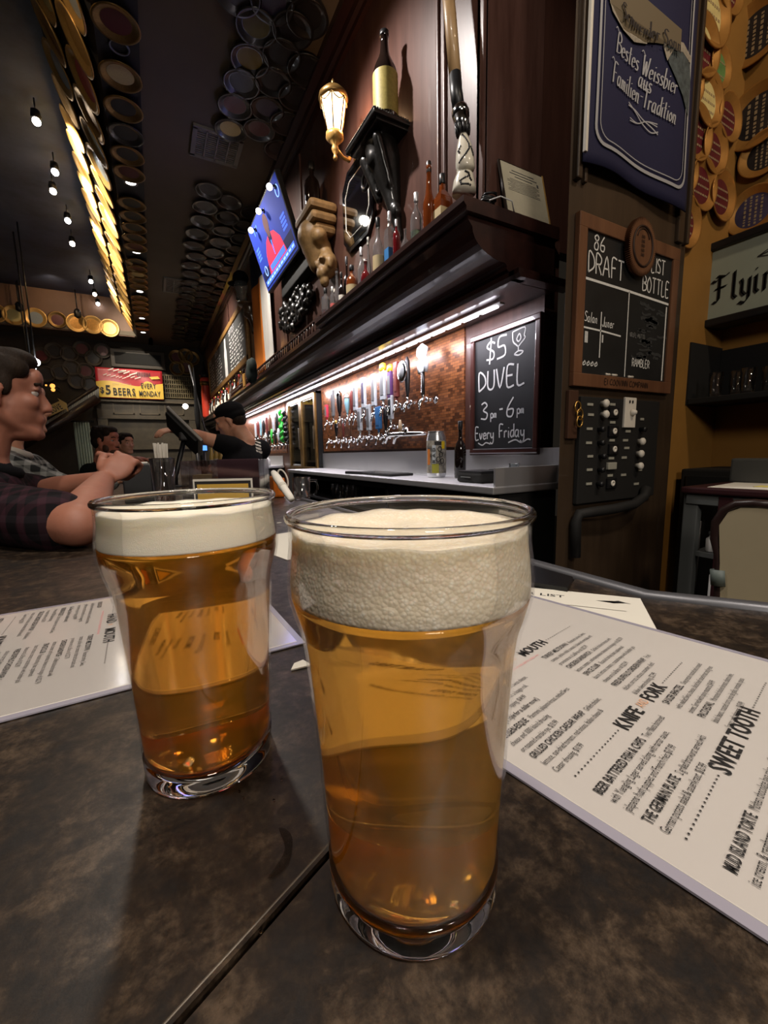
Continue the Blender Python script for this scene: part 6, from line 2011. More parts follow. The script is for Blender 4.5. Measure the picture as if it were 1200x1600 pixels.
# plates on the lit end of the coffer
for k, (px, py) in enumerate(((22, 493), (56, 497), (90, 500), (120, 505), (145, 508), (171, 513), (-8, 489))):
    p = at(px, py, y=12.71)
    small_plate(p, (0, -1, 0), .215 if k != 2 else .19, gold if k != 2 else oldgold, (creamc, silverc, plum, CENS[3][1], CENS[3][1], CENS[3][1], slate)[k], '%s plate on the lit coffer end, %s' % (('bright gold', 'silver-centred', 'dull brown', 'golden', 'golden', 'golden', 'black-centred')[k], ('beside the thin black cord', 'just past the thin black cord', 'between the silver and the golden ones', 'under the first small spotlight', 'middle of the three golden ones', 'nearest the sloping cove', 'at the outer end')[k]), 'plates on the end of the coffer')
light('SPOT', 'cove_spot', (-.95, 3.0, 4.6), 60, WARM, (-.36, 3.2, 4.7), .03, spot=120, blend=.9)  # added fill for the near cove plates; no bulb hangs here
light('SPOT', 'coffer_end_spot', (-1.6, 11.6, 5.05), 20, WARM, (-1.6, 12.72, 4.6), .05, spot=120, blend=.9)

# spotlights hanging along the coffer
zsp = 4.93
SP = [(57, 190), (86, 269), (83, 299), (106, 345), (113, 381), (142, 440), (148, 460), (153, 475)]
for k, (px, py) in enumerate(SP):
    p = at(px, py, z=zsp)
    t = thing('track_spotlight', 'lit spotlight hanging in the dark ceiling coffer, %s from the near end' % ORD[k], 'spotlight', p, 'spotlights in the ceiling coffer')
    MB().ball((0, 0, 0), .040, 14).build('bulb', coolbulb if k % 2 else bulbmat, t)
    MB().lathe([(.045, .028), (.05, .05), (.04, .11), (.018, .12)], 16, cap=False).cyl((0, 0, .11), (0, 0, .235), .008, n=8).build('housing', black, t)
    tg = CV0 + cvu * (.5 * CL)
    if k in (0, 1, 3, 5):
        light('SPOT', 'cove_spot', p + Vector((.06, .0, -.01)), (380, 360, 320, 280, 60)[(0, 1, 3, 5).index(k)] * 1.0, (1, .88, .70), (tg.x, p.y + .3, tg.z - .1), .03, spot=120, blend=.7)
p = at(35, 500, y=12.4)
cd = MB().cyl((p.x, 12.4, 3.2), (p.x, 12.4, 5.16), .012, n=8).build('ceiling_cable', black)
tag(cd, 'thin black cord hanging in front of the lit coffer end', 'cord')
for k, (px, py) in enumerate(((31, 487), (122, 497))):
    p = at(px, py, y=12.5)
    t = thing('coffer_spotlight', 'small black spotlight in front of the coffer end, %s' % ('beside the thin cord' if k == 0 else 'above the golden plates'), 'spotlight', p)
    MB().lathe([(.03, 0), (.07, .03), (.07, .15), (.04, .2)], 14).build('housing', black, t)
    MB().cyl((0, 0, .2), (0, 0, 5.16 - p.z), .012, n=6).build('stem', black, t)

# air vents
for k, (quad, lb) in enumerate((([(306, 200), (378, 220), (366, 256), (300, 240)], 'grey louvred air vent in the dim ceiling, nearest the dark plates'), ([(258, 434), (309, 442), (310, 462), (259, 455)], 'smaller air vent far down the dim ceiling'))):
    c = [at(a, b, z=ZC - .012) for a, b in quad]
    xs = [q.x for q in c]; ysl = [q.y for q in c]
    x0, x1, y0, y1 = min(xs), max(xs), min(ysl), max(ysl)
    t = thing('air_vent', lb, 'vent', ((x0 + x1) / 2, (y0 + y1) / 2, ZC - .012))
    w, h = (x1 - x0), (y1 - y0)
    f_ = MB()
    for a, b, ww, hh in ((-w / 2, 0, .04, h), (w / 2, 0, .04, h), (0, -h / 2, w + .04, .04), (0, h / 2, w + .04, .04)):
        f_.box((a, b, 0), (ww, hh, .022))
    f_.build('frame', mat('vent_grey%d' % k, srgb(120, 118, 112), .6) if k == 0 else MATS['vent_grey0'], t)
    s_ = MB()
    for q in range(14): s_.box((0, -h / 2 + (q + .5) * h / 14, .002), (w - .03, h / 30, .012), M=Matrix.Identity(4))
    for q in (-.25, 0, .25): s_.box((q * w, 0, -.006), (.012, h, .01))
    s_.build('slats', MATS['vent_grey0'], t)
    MB().box((0, 0, .009), (w, h, .004)).build('backing', matblack, t)

# ================================================================== FAR WALL
YF = 13.3
bn_c = [at(148, 573, y=YF - .32), at(253, 580, y=YF - .32), at(256, 625, y=YF - .32), at(152, 621, y=YF - .32)]
fb = thing('beer_monday_banner', 'red and yellow vinyl banner reading $5 beers every Monday on the far wall', 'banner', bn_c[3])
TLb, TRb, BRb, BLb = bn_c
def bq(u, v, l=0.0):
    a = TLb.lerp(TRb, u); b = BLb.lerp(BRb, u)
    q = b.lerp(a, v)
    return q + Vector((0, -.02 * math.sin(u * 8 + v * 3) - l, 0))
cb2 = MB()
nx_, nz_ = 24, 12
for j in range(nz_ + 1):
    for i in range(nx_ + 1): cb2.v.append(tuple(bq(i / nx_, j / nz_)))
for j in range(nz_):
    for i in range(nx_):
        k = j * (nx_ + 1) + i
        cb2.f.append((k, k + 1, k + nx_ + 2, k + nx_ + 1)); cb2.sm.append(True); cb2.m.append(0)
o = into(cb2.build('vinyl', mat('banner_red', srgb(176, 44, 52), .35)), fb)
md = o.modifiers.new('thickness', 'SOLIDIFY'); md.thickness = .01; md.offset = 1
into(MB().cyl(TLb, Vector((TLb.x, 13.5, TLb.z + .05)), .012, n=6).cyl(TRb, Vector((TRb.x, 13.5, TRb.z + .05)), .012, n=6).build('tie_line', black), fb)
yel = MB()
n = 28
top = [(i / n, .50 + .07 * math.sin(i / n * 7 + .3) + (.16 if .64 < i / n < .86 else 0) * math.sin((i / n - .64) / .22 * PI)) for i in range(n + 1)]
vs = []
for u, v in top: vs += [bq(u, .02, .012), bq(u, max(.1, v), .012)]
yel.add(vs, [(2 * i, 2 * i + 2, 2 * i + 3, 2 * i + 1) for i in range(n)], 0, True)
into(yel.build('yellow_panel', mat('banner_yellow', srgb(224, 184, 62), .4)), fb)
wb = (TRb - TLb).length; hb = (TLb - BLb).length
Mb_ = frame_mat(BLb + Vector((0, -.05, 0)), (BRb - BLb), (TLb - BLb))
tl = MB()
text(tl, '$', Mb_ @ Matrix.Translation((wb * .05, hb * .16, 0)), hb * .26, 0, 1, .9)
text(tl, '5', Mb_ @ Matrix.Translation((wb * .125, hb * .12, 0)), hb * .42, 0, 1, .85)
text(tl, 'BEERS', Mb_ @ Matrix.Translation((wb * .235, hb * .10, 0)), hb * .34, 0, 1, width=wb * .34)
into(tl.build('banner_lettering', [ink, MATS['tan_handle']]), fb); tl = MB()
text(tl, 'EVERY', Mb_ @ Matrix.Translation((wb * .66, hb * .37, 0)), hb * .24, 0, 1, width=wb * .24)
text(tl, 'MONDAY', Mb_ @ Matrix.Translation((wb * .62, hb * .10, 0)), hb * .26, 0, 1, width=wb * .34)
text(tl, 'SAINT ARNOLD', Mb_ @ Matrix.Translation((wb * .24, hb * .45, 0)), hb * .07, 1, 0, width=wb * .28)
into(tl.build('banner_lettering', [ink, MATS['tan_handle']]), fb)
art = MB()
rnd = random.Random(2)
for u0, v0, sc in ((.20, .86, 1.0), (.34, .80, 1.1), (.46, .68, .8), (.12, .70, .7), (.30, .66, .6)):
    zz = [(0, .04), (.06, .10), (.055, .02), (.12, .08), (.115, -.01), (.20, .06)]
    ribbon(art, [(wb * (u0 + a * sc * 1.3), hb * (v0 + b * sc * 1.2)) for a, b in zz], hb * .040 * sc, Mb_, 0)
for k in range(8):
    art.prism([(wb * (.62 + k * .026), hb * .76), (wb * (.632 + k * .026), hb * .76), (wb * (.636 + k * .026), hb * .90), (wb * (.624 + k * .026), hb * .90)], 0, .002, 2, Mb_)
tl2 = [(.80, .76), (.94, .80), (.97, .72), (.84, .68)]
art.prism([(a * wb, b * hb) for a, b in tl2], .0, .003, 1, Mb_)
into(art.build('banner_art', [offwhite, MATS['banner_yellow'], ink]), fb)

# wood front below the banner
wf = thing('panelled_wood_front', 'dark panelled wood front with dentil cornice below the Monday banner', 'panelling', at(160, 740, y=YF))
z_a = at(200, 627, y=YF).z; z_b = at(200, 655, y=YF).z
xa = at(152, 640, y=YF).x; xb = at(303, 640, y=YF).x
w_ = MB().box(((xa + xb) / 2, YF - .02, (z_a + z_b) / 2), (xb - xa, .16, z_a - z_b)).box(((xa + xb) / 2, YF - .06, z_a + .03), (xb - xa + .1, .28, .08)).box((xa + .10, YF, z_b / 2), (.22, .16, z_b)).box((xb - .05, YF, z_b / 2), (.22, .16, z_b)).box(((xa + xb) / 2, YF + .1, z_b / 2), (xb - xa, .04, z_b)).box(((xa + xb) / 2, YF, z_b - .75), (xb - xa, .14, .12))
into(w_.build('carcass', mat('olive_wood', (.050, .038, .022), .5, var=.3, scale=6)), wf)
pn_ = MB()
for k in range(3):
    x0 = xa + .35 + k * (xb - xa - .5) / 3; ww = (xb - xa - .5) / 3 - .12
    for a, b, c, d in ((0, 0, ww, .03), (0, .28, ww, .03), (0, 0, .03, .30), (ww - .03, 0, .03, .30)):
        pn_.box((x0 + a + c / 2, YF - .11, z_b + .12 + b + d / 2), (c, .03, d))
into(pn_.build('panel_moulding', mat('olive_wood_light', (.08, .06, .035), .5)), wf)
dn = MB()
for k in range(44): dn.box((xa + .04 + k * (xb - xa) / 44, YF - .22, z_a - .02), (.05, .04, .05))
into(dn.build('dentil_row', MATS['olive_wood_light']), wf)
# bottle rack to the right of the banner
rk = thing('bottle_rack', 'wooden lattice rack of rolled cans beside the Monday banner', 'rack', at(275, 625, y=YF))
xr0, xr1 = at(254, 600, y=YF).x, at(301, 600, y=YF).x
zr0, zr1 = at(275, 622, y=YF).z, at(275, 588, y=YF).z
r_ = MB().box(((xr0 + xr1) / 2, YF + .1, (zr0 + zr1) / 2), (xr1 - xr0, .04, zr1 - zr0))
for k in range(6): r_.box(((xr0 + xr1) / 2, YF, zr0 + k * (zr1 - zr0) / 5), (xr1 - xr0, .18, .03))
for k in range(15): r_.box((xr0 + k * (xr1 - xr0) / 14, YF, (zr0 + zr1) / 2), (.025, .17, zr1 - zr0))
into(r_.build('lattice', mat('rack_wood', (.10, .075, .03), .5)), rk)
# framed panel and dim plates above the banner
fp = thing('wall_picture', 'wide dark framed panel on the far wall above the Monday banner', 'frame', at(215, 560, y=YF))
x0, x1 = at(172, 560, y=YF).x, at(258, 560, y=YF).x; z0, z1 = at(215, 575, y=YF).z, at(215, 546, y=YF).z
into(MB().box(((x0 + x1) / 2, YF + .1, (z0 + z1) / 2), (x1 - x0, .08, z1 - z0), bev=.02).build('frame', mat('frame_brown', (.04, .028, .018), .5)), fp)
into(MB().box(((x0 + x1) / 2, YF + .05, (z0 + z1) / 2), (x1 - x0 - .2, .03, z1 - z0 - .2)).build('panel', matblack), fp)
fpl = [(64, 556), (84, 548), (108, 553), (128, 545), (146, 560), (112, 575), (134, 580), (94, 582), (120, 596), (276, 558), (290, 556), (277, 576), (291, 574), (300, 560), (140, 600), (160, 548), (72, 585)]
for k, (px, py) in enumerate(fpl):
    p = at(px, py, y=13.47)
    small_plate(p, (0, -1, 0), .20, oldgold if k >= 9 and k < 14 else MATS['frame_brown'], slate if k % 3 else plum, 'dim plate on the shadowed far wall, %s %s' % (ORD[k if k < 9 else k - 9], 'of those left of the framed panel' if k < 9 else 'of those around the bottle rack'), 'dim plates on the far wall', name='wall_plate')
# staircase, arrow sign, curtain, lamps
st = thing('staircase', 'dark staircase with balusters rising along the far wall', 'staircase', at(110, 660, y=12.6))
a = at(70, 676, y=12.6); b = at(153, 622, y=12.6)
into(MB().tube([a + Vector((-1, 0, -.7)), b], .14, n=4).build('stringer', darkwood), st)
a2 = at(76, 655, y=12.6); b2 = at(153, 604, y=12.6)
into(MB().tube([a2 + Vector((-1, 0, -.7)), b2], .05, n=8).build('handrail', darkwood), st)
bl = MB()
for k in range(22):
    u = k / 21
    lo = a.lerp(b, u); hi = a2.lerp(b2, u)
    bl.cyl(lo, hi, .028, n=8)
into(bl.build('baluster_row', mat('baluster', (.28, .28, .26), .35)), st)
p0 = at(72, 645, y=12.2); p1 = at(104, 630, y=12.2)
ar = thing('arrow_sign', 'small yellow arrow sign with lettering in front of the staircase', 'sign', p0)
Ma = frame_mat(p0, p1 - p0, (0, 0, 1)); L_ = (p1 - p0).length
into(MB().prism([(0, -.10), (L_ * .82, -.10), (L_ * .82, -.17), (L_, 0), (L_ * .82, .17), (L_ * .82, .10), (0, .10)], -.02, .02, M=Ma).build('board', mat('arrow_yellow', srgb(190, 160, 92), .6)), ar)
tl = MB(); text(tl, 'I LOVE', Ma @ Matrix.Translation((L_ * .08, -.07, .021)), .18, 0, 1, width=L_ * .66)
into(tl.build('sign_lettering', ink), ar)
into(MB().cyl(p0.lerp(p1, .5) + Vector((0, .03, 0)), p0.lerp(p1, .5) + Vector((0, .38, 0)), .015).build('bracket_rod', black), ar)
cu = thing('striped_curtain', 'pale striped curtain hanging under the staircase', 'curtain', at(132, 720, y=13.0))
x0, x1 = at(118, 690, y=13.0).x, at(143, 690, y=13.0).x; z1 = at(130, 660, y=13.0).z
mb = MB()
n = 60
for k in range(n + 1):
    u = k / n
    y = 13.0 + .06 * math.sin(u * 38)
    for z in (.0, z1): mb.v.append((x0 + (x1 - x0) * u, y, z if z else .01))
mb.f = [(2 * k, 2 * k + 2, 2 * k + 3, 2 * k + 1) for k in range(n)]; mb.sm = [True] * n; mb.m = [0] * n
o = into(mb.build('curtain_cloth', mat('curtain_cloth', srgb(150, 160, 148), .8)), cu)
md = o.modifiers.new('thickness', 'SOLIDIFY'); md.thickness = .01
into(MB().cyl((x0 - .1, 13.0, z1 + .02), (x1 + .1, 13.0, z1 + .02), .025).build('curtain_rod', black), cu)
gp = [(56, 566, .10, coolbulb, 'upper'), (50, 577, .10, coolbulb, 'lower')]
for k, (px, py, r_, m_, nm) in enumerate(gp):
    p = at(px, py, d=7.2 + .3 * k)
    t = thing('globe_lamp', 'glowing white globe lamp above the plaid man, the %s one of two' % nm, 'lamp', p, 'white globe lamps')
    MB().ball((0, 0, 0), .062, 16, k=10).build('globe', m_, t)
    MB().cyl((0, 0, .07), (0, 0, ZC + .9 - p.z - .04 if False else 5.15 - p.z), .012, n=8).build('stem', black, t)
for k, (px, py) in enumerate(((72, 602), (82, 603), (83, 609))):
    p = at(px, py, y=12.4 - .2 * k)
    t = thing('amber_lamp', 'tiny amber lamp glowing far behind the plaid man, %s of three' % ORD[k], 'lamp', p, 'amber lamps on the far wall')
    MB().ball((0, 0, 0), (.02, .05, .04)[k], 12).build('bulb', amberbulb, t)
    MB().cyl((0, 0, .02), (0, .9, .06), .012, n=6).build('arm', black, t)
# dark beer-flag poles near the far end of the bar
p = at(301, 620, d=9)
t = thing('flag_pole', 'dark furled flag and pole at the far end of the bar', 'flag', (p.x, p.y, 1.8))
z1 = at(300, 572, d=9).z
MB().cyl((.2, 0, 0), (-.02, 0, z1 - 1.8), .02, n=8).build('pole', darksteel, t)
MB().lathe([(.03, 0), (.05, .2), (.055, .4), (.04, .6), (.012, z1 - 1.85)], 14, c=(.06, 0, 0)).build('furled_cloth', blackcloth, t)
MB().ball((-.16, 0, .52), .055, 12).build('bulb', bulbmat, t)
MB().cyl((0, 0, -1.8), (0, 0, .02), .04, n=8).build('stand', black, t)


# ================================================================== PEOPLE
def head_items(M, s=1.0):
    q = M.to_quaternion()
    def b(c, r): return ('b', M @ (Vector(c) * s), tuple(k * s for k in r), q)
    def c(p, r0, p2, r1): return ('c', M @ (Vector(p) * s), r0 * s, M @ (Vector(p2) * s), r1 * s)
    it = [b((-.012, 0, .038), (.098, .076, .086)), b((.028, 0, -.025), (.064, .064, .088)), c((-.01, .052, -.045), .022, (.070, .016, -.096), .020), c((-.01, -.052, -.045), .022, (.070, -.016, -.096), .020),
          b((.078, 0, -.100), (.020, .022, .017)), c((.092, 0, .014), .0085, (.105, 0, -.020), .0118), b((.1065, 0, -.026), (.0125, .0135, .0105)), b((.098, .012, -.029), (.009, .008, .007)), b((.098, -.012, -.029), (.009, .008, .007)),
          c((.079, .034, .031), .0088, (.087, .006, .026), .0095), c((.079, -.034, .031), .0088, (.087, -.006, .026), .0095), b((.084, 0, -.058), (.014, .030, .018)), b((.0925, 0, -.053), (.0085, .022, .0050)), b((.091, 0, -.0625), (.0085, .020, .0055)), b((.083, 0, -.080), (.010, .020, .012)),
          b((.079, .031, .0215), (.009, .018, .0065)), b((.079, -.031, .0215), (.009, .018, .0065)), b((.079, .031, -.001), (.008, .017, .005)), b((.079, -.031, -.001), (.008, .017, .005)), b((.062, .036, -.014), (.026, .024, .024)), b((.062, -.036, -.014), (.026, .024, .024)), b((.078, 0, .055), (.022, .045, .03)),
          b((-.006, .076, -.004), (.016, .009, .030)), b((-.006, -.076, -.004), (.016, .009, .030)), b((.004, .079, .012), (.012, .006, .014)), b((.004, -.079, .012), (.012, .006, .014)), b((.0, .076, -.026), (.009, .007, .010)), b((.0, -.076, -.026), (.009, .007, .010)),
          c((-.022, 0, -.055), .058, (-.048, 0, -.165), .064), b((.045, 0, -.100), (.036, .040, .020))]
    return it


def eyes(M, s, par):
    for sy in (-1, 1):
        mb = MB()
        mb.ball((0, 0, 0), .0125 * s, 14, 0)
        mb.ball((.0062 * s, 0, 0), .0072 * s, 12, 1)
        o = mb.build('eye', [eyewhite, eyedark])
        o.matrix_world = M @ Matrix.Translation((.0735 * s, sy * .031 * s, .010 * s))
        o.parent = par; o.matrix_parent_inverse = Matrix.Translation(-Vector(par.location))


def brows(M, s, par, m):
    mb = MB()
    for sy in (-1, 1):
        mb.tube([M @ (Vector(p) * s) for p in ((.0915, sy * .012, .034), (.0895, sy * .028, .040), (.079, sy * .046, .035))], .0042 * s, n=6)
    into(mb.build('eyebrow', m), par)


def hair_items(M, s, full=True):
    q = M.to_quaternion()
    def b(c, r): return ('b', M @ (Vector(c) * s), tuple(k * s for k in r), q)
    it = [b((-.026, 0, .052), (.098, .082, .086)), b((-.045, 0, .0), (.075, .079, .075)), b((.036, 0, .100), (.055, .064, .032)), b((.030, .052, .072), (.040, .026, .032)), b((.030, -.052, .072), (.040, .026, .032)), b((.012, .066, .030), (.020, .012, .036)), b((.012, -.066, .030), (.020, .012, .036))]
    if full:
        for k in range(14):
            a = k * 2.4
            it.append(b((-.02 + .075 * math.cos(a) * .9, .062 * math.sin(a), .09 + .022 * math.cos(k * 1.7)), (.022, .02, .02)))
    return it


def hand_items(c, f, n, s, curl=(.5, .9, .7), side=1, spread=.019):
    """Palm at c, fingers pointing along f, back of the hand towards n; side: +1 thumb along f x n."""
    f = Vector(f).normalized(); n = Vector(n); n = (n - f * n.dot(f)).normalized(); t = f.cross(n) * side
    q = Matrix((f, t, n)).transposed().to_quaternion()
    it = [('b', c, (.052 * s, .042 * s, .017 * s), q), ('b', c + t * .014 * s - f * .008 * s, (.040 * s, .024 * s, .019 * s), q)]
    for k, (off, L) in enumerate(((1.5, .92), (.5, 1.04), (-.5, .97), (-1.5, .80))):
        p = Vector(c) + f * .040 * s + t * off * spread * s
        d = f.copy()
        a = 0
        for j, (ln, r) in enumerate(((.044, .0092), (.027, .0084), (.021, .0074))):
            a += curl[j]
            d = f * math.cos(a) - n * math.sin(a)
            q2 = p + d * ln * L * s
            it.append(('c', p, (r + .0006) * s, q2, r * s))
            p = q2
    p = Vector(c) - f * .022 * s + t * .032 * s
    d1 = (f * .75 + t * .62 - n * .25).normalized(); d2 = (f * .9 - t * .05 - n * .5).normalized()
    p2 = p + d1 * .042 * s; p3 = p2 + d2 * .032 * s
    it += [('c', p, .014 * s, p2, .0105 * s), ('c', p2, .0105 * s, p3, .0085 * s)]
    return it


def look(o, f, upv=(0, 0, 1)):
    f = Vector(f).normalized(); u = Vector(upv); u = (u - f * u.dot(f)).normalized(); l = u.cross(f)
    return Matrix.Translation(o) @ Matrix((f, l, u)).transposed().to_4x4()


def person(name, label, H, f, foot, skin_m, shirt_m, pants_m, arms, hair_m=None, s=1.0, tilt=(0, 0, 1), sleeve=.8, voxel=.007, torso_c=None, collar=None, short=False, bend=None, body_f=None, jacket=True):
    """arms: list of (shoulder, elbow, wrist, hand item list)."""
    M = look(H, f, tilt)
    t = thing(name, label, 'person', foot)
    base = Vector(foot)
    bf = Vector(body_f or (f[0], f[1], 0)).normalized()
    neck = M @ Vector((-.045, 0, -.15))
    chest = torso_c or (neck + Vector((-.02 * bf.x, -.02 * bf.y, -.25)))
    pel = Vector((base.x, base.y, .92 if bend is None else bend))
    sl = Vector((-bf.y, bf.x, 0))
    body = head_items(M, s) + [('c', neck, .058, chest, .11), ('c', chest, .13, pel, .13)]
    for sg in (-1, 1):
        hip = pel + sl * sg * .085
        kn = Vector((hip.x, hip.y, .5)) + bf * .02
        ft = Vector((hip.x, hip.y, .06))
        body += [('c', hip, .085, kn, .058), ('c', kn, .056, ft, .042), ('c', ft, .042, ft + bf * .16 + Vector((0, 0, -.02)), .034)]
    for S, E, W, hi in arms:
        body += [('c', S, .058, E, .043), ('c', E, .043, E.lerp(W, .35), .044), ('c', E.lerp(W, .35), .044, W, .029)] + hi
    into(blob('body', body, voxel, skin_m, smooth=3), t)
    eyes(M, s, t)
    if hair_m:
        into(blob('hair', hair_items(M, s), .006 * s, hair_m, smooth=2), t)
        brows(M, s, t, hair_m)
    q = look((0, 0, 0), bf).to_quaternion()
    sh_ = [('b', chest + Vector((0, 0, .02)), (.135, .195, .22), q), ('b', chest + Vector((0, 0, -.22)), (.135, .18, .22), q), ('c', chest + Vector((0, 0, -.1)), .15, pel, .15), ('c', neck + Vector((0, 0, -.07)), .072, chest + Vector((0, 0, .1)), .12)]
    for S, E, W, hi in arms:
        sh_ += [('c', neck + Vector((0, 0, -.085)), .062, S, .072), ('c', S, .074, S.lerp(E, sleeve), .058 if not short else .064)]
        if not short and sleeve >= 1: sh_ += [('c', E, .056, E.lerp(W, .92), .040)]
    into(blob('shirt', sh_, max(.008, voxel), shirt_m, smooth=3), t)
    pa = []
    for sg in (-1, 1):
        hip = pel + sl * sg * .085
        kn = Vector((hip.x, hip.y, .5)) + bf * .02
        pa += [('c', hip, .105, kn, .075), ('c', kn, .074, Vector((hip.x, hip.y, .09)), .062)]
    pa.append(('c', pel + Vector((0, 0, .05)), .15, pel, .14))
    into(blob('trousers', pa, .012, pants_m, smooth=2), t)
    shoe = []
    for sg in (-1, 1):
        hip = pel + sl * sg * .085
        ft = Vector((hip.x, hip.y, .045))
        shoe += [('c', ft, .045, ft + bf * .17 + Vector((0, 0, -.005)), .04)]
    into(blob('shoe', shoe[:1], .01, matblack, smooth=2), t); into(blob('shoe', shoe[1:], .01, matblack, smooth=2), t)
    if collar:
        pts = [neck + Vector((0, 0, -.035)) + (bf * math.cos(a) * .072 + sl * math.sin(a) * .075) + Vector((0, 0, -.03 * math.cos(a))) for a in [i * PI / 12 for i in range(24)]]
        into(MB().tube(pts, .017, n=8, closed=True).build('collar', collar), t)
    return t, M


denim = mat('denim', (.012, .016, .028), .8)
# --- man in a plaid shirt leaning on the bar
H = at(-4, 618, d=1.13)
f1 = (.97, .22, -.06)
E1 = Vector((-.140, .985, BAR + .050)); W1 = at(160, 752, d=1.15); hc1 = at(184, 730, d=1.19)
neck = look(H, f1) @ Vector((-.045, 0, -.15))
S1_ = neck + Vector((-.03, -.17, -.13)); S2_ = neck + Vector((.01, .18, -.13))
E2 = at(62, 772, d=1.36); W2 = at(150, 752, d=1.27)
hd1 = (hc1 - W1).normalized()
h1 = hand_items(hc1, hd1 + Vector((.1, 0, .2)), (-.25, -.85, .35), 1.0, curl=(1.25, 1.5, 1.0), side=-1)
h2 = hand_items(at(178, 728, d=1.27), Vector((.6, -.5, .2)), (.3, .6, .6), 1.0, curl=(1.1, 1.4, .9), side=1)
E1.z = BAR + .047
pm, Mp = person('person', 'man in a dark plaid shirt with rolled sleeves leaning his elbow on the bar', H, f1, (H.x - .10, H.y - .02, 0), skin, plaidred, denim, [(S1_, E1, W1, h1), (S2_, E2, W2, h2)], hairbrown, sleeve=.86, voxel=.0055, collar=blackcloth, short=True)
# --- guest in grey plaid behind him
H = at(24, 632, d=1.72)
nk = H + Vector((-.04, 0, -.15))
S_a = nk + Vector((.02, -.18, -.12)); E_a = at(112, 768, d=1.72); W_a = at(175, 752, d=1.80)
S_b = nk + Vector((.02, .18, -.12)); E_b = at(100, 768, d=2.05); W_b = at(170, 750, d=1.98)
person('person', 'guest in a grey and black plaid jacket sitting behind the man with rolled sleeves', H, (.95, .25, -.05), (H.x - .08, H.y, 0), skin2, plaidgrey, denim, [(S_a, E_a, W_a, hand_items(W_a + Vector((.06, .01, 0)), (1, .2, -.2), (0, 0, 1), 1, side=1)), (S_b, E_b, W_b, hand_items(W_b + Vector((.06, -.02, 0)), (1, -.2, -.2), (0, 0, 1), 1, side=-1))], hairbrown, sleeve=1.0, collar=offwhite)
# --- man in a dark jacket further along
H = at(166, 690, d=3.55)
nk = H + Vector((-.04, 0, -.15))
S_a = nk + Vector((-.08, -.16, -.10)); E_a = at(165, 733, d=3.4); W_a = at(205, 717, d=3.3)
S_b = nk + Vector((.1, .17, -.10)); E_b = at(200, 728, d=3.75); W_b = at(222, 719, d=3.6)
t, M_ = person('person', 'man in a dark jacket with reddish beard sitting further along the bar', H, (.80, -.50, -.05), (H.x - .10, H.y + .05, 0), mat('skin_ruddy', srgb(176, 108, 84), .5, var=.08, scale=25), greencloth, denim, [(S_a, E_a, W_a, hand_items(W_a + Vector((.06, 0, 0)), (1, .0, -.1), (0, 0, 1), 1, side=1)), (S_b, E_b, W_b, hand_items(W_b + Vector((.06, 0, 0)), (1, -.2, -.1), (0, 0, 1), 1, side=-1))], hairbrown, sleeve=1.0, voxel=.008)
into(blob('beard', [('b', M_ @ Vector((.066, 0, -.085)), (.034, .045, .026), M_.to_quaternion()), ('b', M_ @ Vector((.096, 0, -.044)), (.012, .028, .007), M_.to_quaternion()), ('b', M_ @ Vector((.03, .055, -.055)), (.03, .014, .035), M_.to_quaternion()), ('b', M_ @ Vector((.03, -.055, -.055)), (.03, .014, .035), M_.to_quaternion())], .006, mat('beard_red', (.07, .028, .014), .7), smooth=2), t)
# --- person far behind him
H = at(196, 694, d=4.9)
nk = H + Vector((0, 0, -.15))
S_a = nk + Vector((-.12, -.1, -.1)); E_a = S_a + Vector((.05, -.05, -.26)); W_a = E_a + Vector((.2, -.1, .05))
S_b = nk + Vector((.12, .1, -.1)); E_b = S_b + Vector((.05, .0, -.26)); W_b = E_b + Vector((.18, -.12, .05))
person('person', 'small distant guest partly hidden beside the man in a dark jacket', H, (.6, -.8, 0), (H.x - .05, H.y, 0), skin2, blackcloth, denim, [(S_a, E_a, W_a, hand_items(W_a + Vector((.06, 0, 0)), (1, 0, 0), (0, 0, 1), 1)), (S_b, E_b, W_b, hand_items(W_b + Vector((.06, 0, 0)), (1, 0, 0), (0, 0, 1), 1))], hairbrown, sleeve=1.0, voxel=.009)
# --- bartender in black with a cap, reaching for the screen
H = at(360, 658, d=2.95)
fB = Vector((-.86, .30, -.30))
tl_ = (-.25, 0, 1)
nk = at(392, 694, d=2.98)
ch_ = at(381, 742, d=3.0)
S_a = at(362, 698, d=2.88); E_a = at(318, 684, d=2.80); W_a = at(286, 676, d=2.66)
S_b = at(408, 702, d=3.14); E_b = at(380, 752, d=3.36); W_b = at(352, 724, d=3.42)
hA = hand_items(W_a + (W_a - E_a).normalized() * .055, (W_a - E_a) + Vector((0, .05, -.02)), (0, -.3, .9), 1, curl=(.3, .5, .4), side=1)
hB = hand_items(W_b + Vector((-.05, .0, .0)), (-1, 0, 0), (0, 0, 1), 1, side=-1)
ft = Vector((ch_.x + .06, ch_.y + .02, 0))
t, M_ = person('person', 'bartender in a black T-shirt and black cap reaching for the tilted screen', H, fB, ft, skin2, blackcloth, blackcloth, [(S_a, E_a, W_a, hA), (S_b, E_b, W_b, hB)], None, tilt=tl_, sleeve=.40, torso_c=ch_, short=True, body_f=(-.7, .7, 0), voxel=.007)
q = M_.to_quaternion()
into(blob('cap', [('b', M_ @ Vector((-.016, 0, .066)), (.104, .084, .066), q), ('b', M_ @ Vector((.10, 0, .048)), (.070, .062, .008), q), ('b', M_ @ Vector((-.03, 0, .03)), (.094, .084, .05), q)], .006, blackcloth, smooth=2), t)
into(blob('hair', [('b', M_ @ Vector((-.052, 0, -.005)), (.060, .077, .055), q)], .006, hairbrown, smooth=1), t)
shirt = [c for c in t.children if c.name.startswith('shirt')][0]
bpy.context.view_layer.update()
Wi = shirt.matrix_world.inverted()
pr_ = MB()
